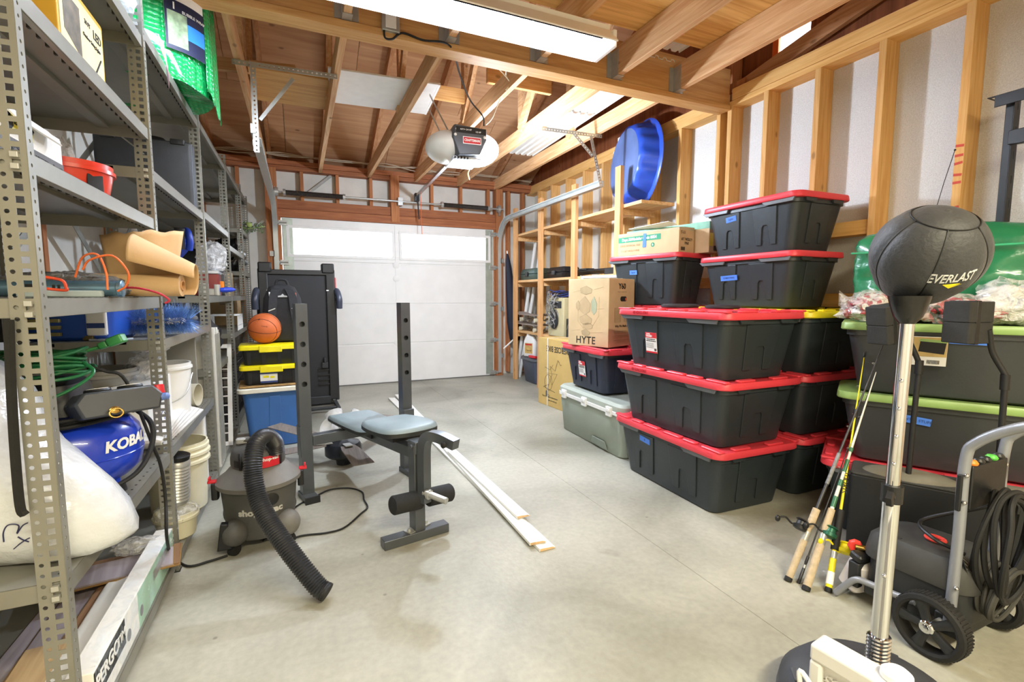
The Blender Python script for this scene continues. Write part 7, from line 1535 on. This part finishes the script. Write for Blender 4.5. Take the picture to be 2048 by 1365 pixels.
q = MB(); q.loft([[Vector((p.x, p.y, p.z-.10*(p.y+.2)*.25)) for p in l] for l in (rrect(.26, .34, .07, .215, 6), rrect(.265, .35, .08, .23, 6), rrect(.25, .33, .08, .29, 6), rrect(.22, .28, .07, .315, 6), rrect(.15, .19, .06, .322, 6))]); q.obj('hood', mat('hood_dusty', '#3a3a38', .6, 0, .18, 12, .05, 150), pw)
q = MB()
for k in range(5): q.prism([(-.012, -.010), (.010, -.010), (.016, .008), (-.004, .010)], .004, frame((-.100, .10-.04*k, .309-.002*k), (0, -1, 0), (.8, 0, .5)))
q.obj('vent_slot', INK, pw, smooth=False)
q = MB(); q.tube([(-.02+.020*math.cos(a), -.02+.026*math.sin(a), .328) for a in [2*PI*j/24 for j in range(24)]], .007, 8, True); q.obj('red_ring', mat('ring_red', '#e8443a', .4), pw)
q = MB(); q.lathe([(.026, -.01), (.026, .0), (.022, .006), (.012, .006), (.012, .002)], (-.09, .20, .205), (-.75, -.6, 0), 8); q.obj('red_knob', mat('ring_red', '#fff'), pw); q = MB(); q.cyl((-.09, .20, .205), (-.06, .15, .205), .012, n=12); q.obj('outlet', mat('brass_fitting', '#fff'), pw)
for x in (-.125, .125):
    q = MB(); P_ = [(x, -.12, .09), (x, -.125, .40), (x, -.125, .66), (x, -.15, .73), (x, -.24, .80), (x, -.33, .83)]; q.tube(spline([Vector(p) for p in P_], 6), .0155, 16); q.obj('handle_tube', TUB, pw)
    for z in (.53, .62, .24): q = MB(); q.ball((x-.014, -.137, z), .007, nu=10, nv=6); q.obj('bolt', CHROME, pw)
q = MB(); q.tube([(-.125, -.33, .83), (.125, -.33, .83)], .019, 16); q.obj('hand_grip', BLACK_RUB, pw)
q = MB(); q.box(-.11, .11, -.142, -.108, .50, .645); q.obj('accessory_panel', BLACK, pw, bevel=.004)
for k, c in enumerate(('#ee8a2a', '#222222', '#222222', '#5cc24a', '#222222')): q = MB(); q.lathe([(.016, 0), (.018, .006), (.012, .014)], (-.085+.042*k, -.125, .645), n=16); q.obj('nozzle_cap', mat('cap_%d' % k, c, .4), pw)
q = MB(); q.rbox(.012, .014, .12, .004, .002, z=.50, cx=-.147, cy=-.125); q.obj('lance_clip', BLACK, pw)
q = MB(); q.tube(spline([A(1672, 1186, z=.02)-O, A(1690, 1172, x=1.905)-O, A(1712, 1160, x=1.91)-O, A(1738, 1168, x=1.92)-O, A(1785, 1188, x=1.925)-O, A(1830, 1205, x=1.93)-O], 6), .012, 12); q.tube([A(1672, 1186, z=.02)-O, A(1672, 1186, z=.02)-O+Vector((.28, .02, 0))], .012, 12); q.obj('foot_tube', TUB, pw)
q = MB(); q.M = Matrix.Translation((-.06, .205, .03)) @ rz(R(-10)) @ Matrix.Rotation(R(14), 4, 'X'); q.rbox(.12, .09, .13, .025, .015, L2=.10, W2=.07); dt = q.obj('detergent_bottle', mat('bottle_milky', '#d9d4d4', .35, 0, .04), pw); q = MB(); q.M = Matrix.Translation((-.06, .205, .03)) @ rz(R(-10)) @ Matrix.Rotation(R(14), 4, 'X'); q.rbox(.13, .05, .03, .012, .006, z=.14); q.obj('bottle_cap', BLACK, dt)
q = MB(); q.box(-.13, -.06, -.06, .14, .06, .11); q.box(-.13, .13, .16, .2, .06, .16); q.box(-.13, .13, -.15, -.08, .06, .13); q.obj('chassis', PWB, pw, bevel=.006)
rw = random.Random(11)
q = MB()
for k in range(6):
    rx_ = .085+.012*rw.uniform(-1, 1); rz_ = .165+.022*rw.uniform(-1, 1); y = -.165-.011*k+.006*rw.uniform(-1, 1); cz_ = .39-.012*rw.random()
    q.tube(spline([(-.005+.05*0+rx_*math.cos(a)+.006*rw.uniform(-1, 1), y+.012*math.sin(a*2+k), cz_+rz_*math.sin(a)) for a in [2*PI*j/12 for j in range(12)]], 5, True), .0085, 8, True)
q.obj('pressure_hose', BLACK_RUB, pw)
q = MB()
for k in range(5):
    rx_ = .085+.01*rw.uniform(-1, 1); q.tube(spline([(.0+rx_*math.cos(a), -.165-.012*k+.008*math.sin(a+k), .225+(.065+.008*rw.random())*math.sin(a)+.03*math.cos(a)) for a in [2*PI*j/10 for j in range(10)]], 5, True), .0065, 7, True)
q.obj('power_cord', mat('cord_dusty', '#35342f', .7, 0, .2), pw)
q = MB(); q.tube(spline([(-.06, -.12, .33), (-.10, -.05, .36), (-.03, .02, .38), (.05, -.1, .46), (.08, -.13, .48)], 6), .0065, 8); q.obj('trigger_lance', BLACK, pw)
q = MB(); q.tube(spline([(-.03, -.155, .53), (-.03, -.22, .54), (-.03, -.225, .51)], 4), .004, 8); q.obj('hose_hook', BLACK, pw)
q = MB(); tf = lambda u, v: Vector((-.07-.05*v+.03*u, -.12-.035*u, .33-.10*u+.035*v+.008*math.sin(u*6))); q.grid(tf, 8, 3); tg = q.obj('warning_tag', mat('tag_black', '#2b2a28', .6), pw, solid=.001)
q = MB()
for k in range(7): q.add([tf(.12+.11*k, .12)+Vector((-.002, -.002, 0)), tf(.12+.11*k+.035, .12)+Vector((-.002, -.002, 0)), tf(.12+.11*k+.035, .88)+Vector((-.002, -.002, 0)), tf(.12+.11*k, .88)+Vector((-.002, -.002, 0))], [(0, 1, 2, 3)])
q.obj('tag_print', mat('tag_print', '#8d8a80', .7), tg, smooth=False)
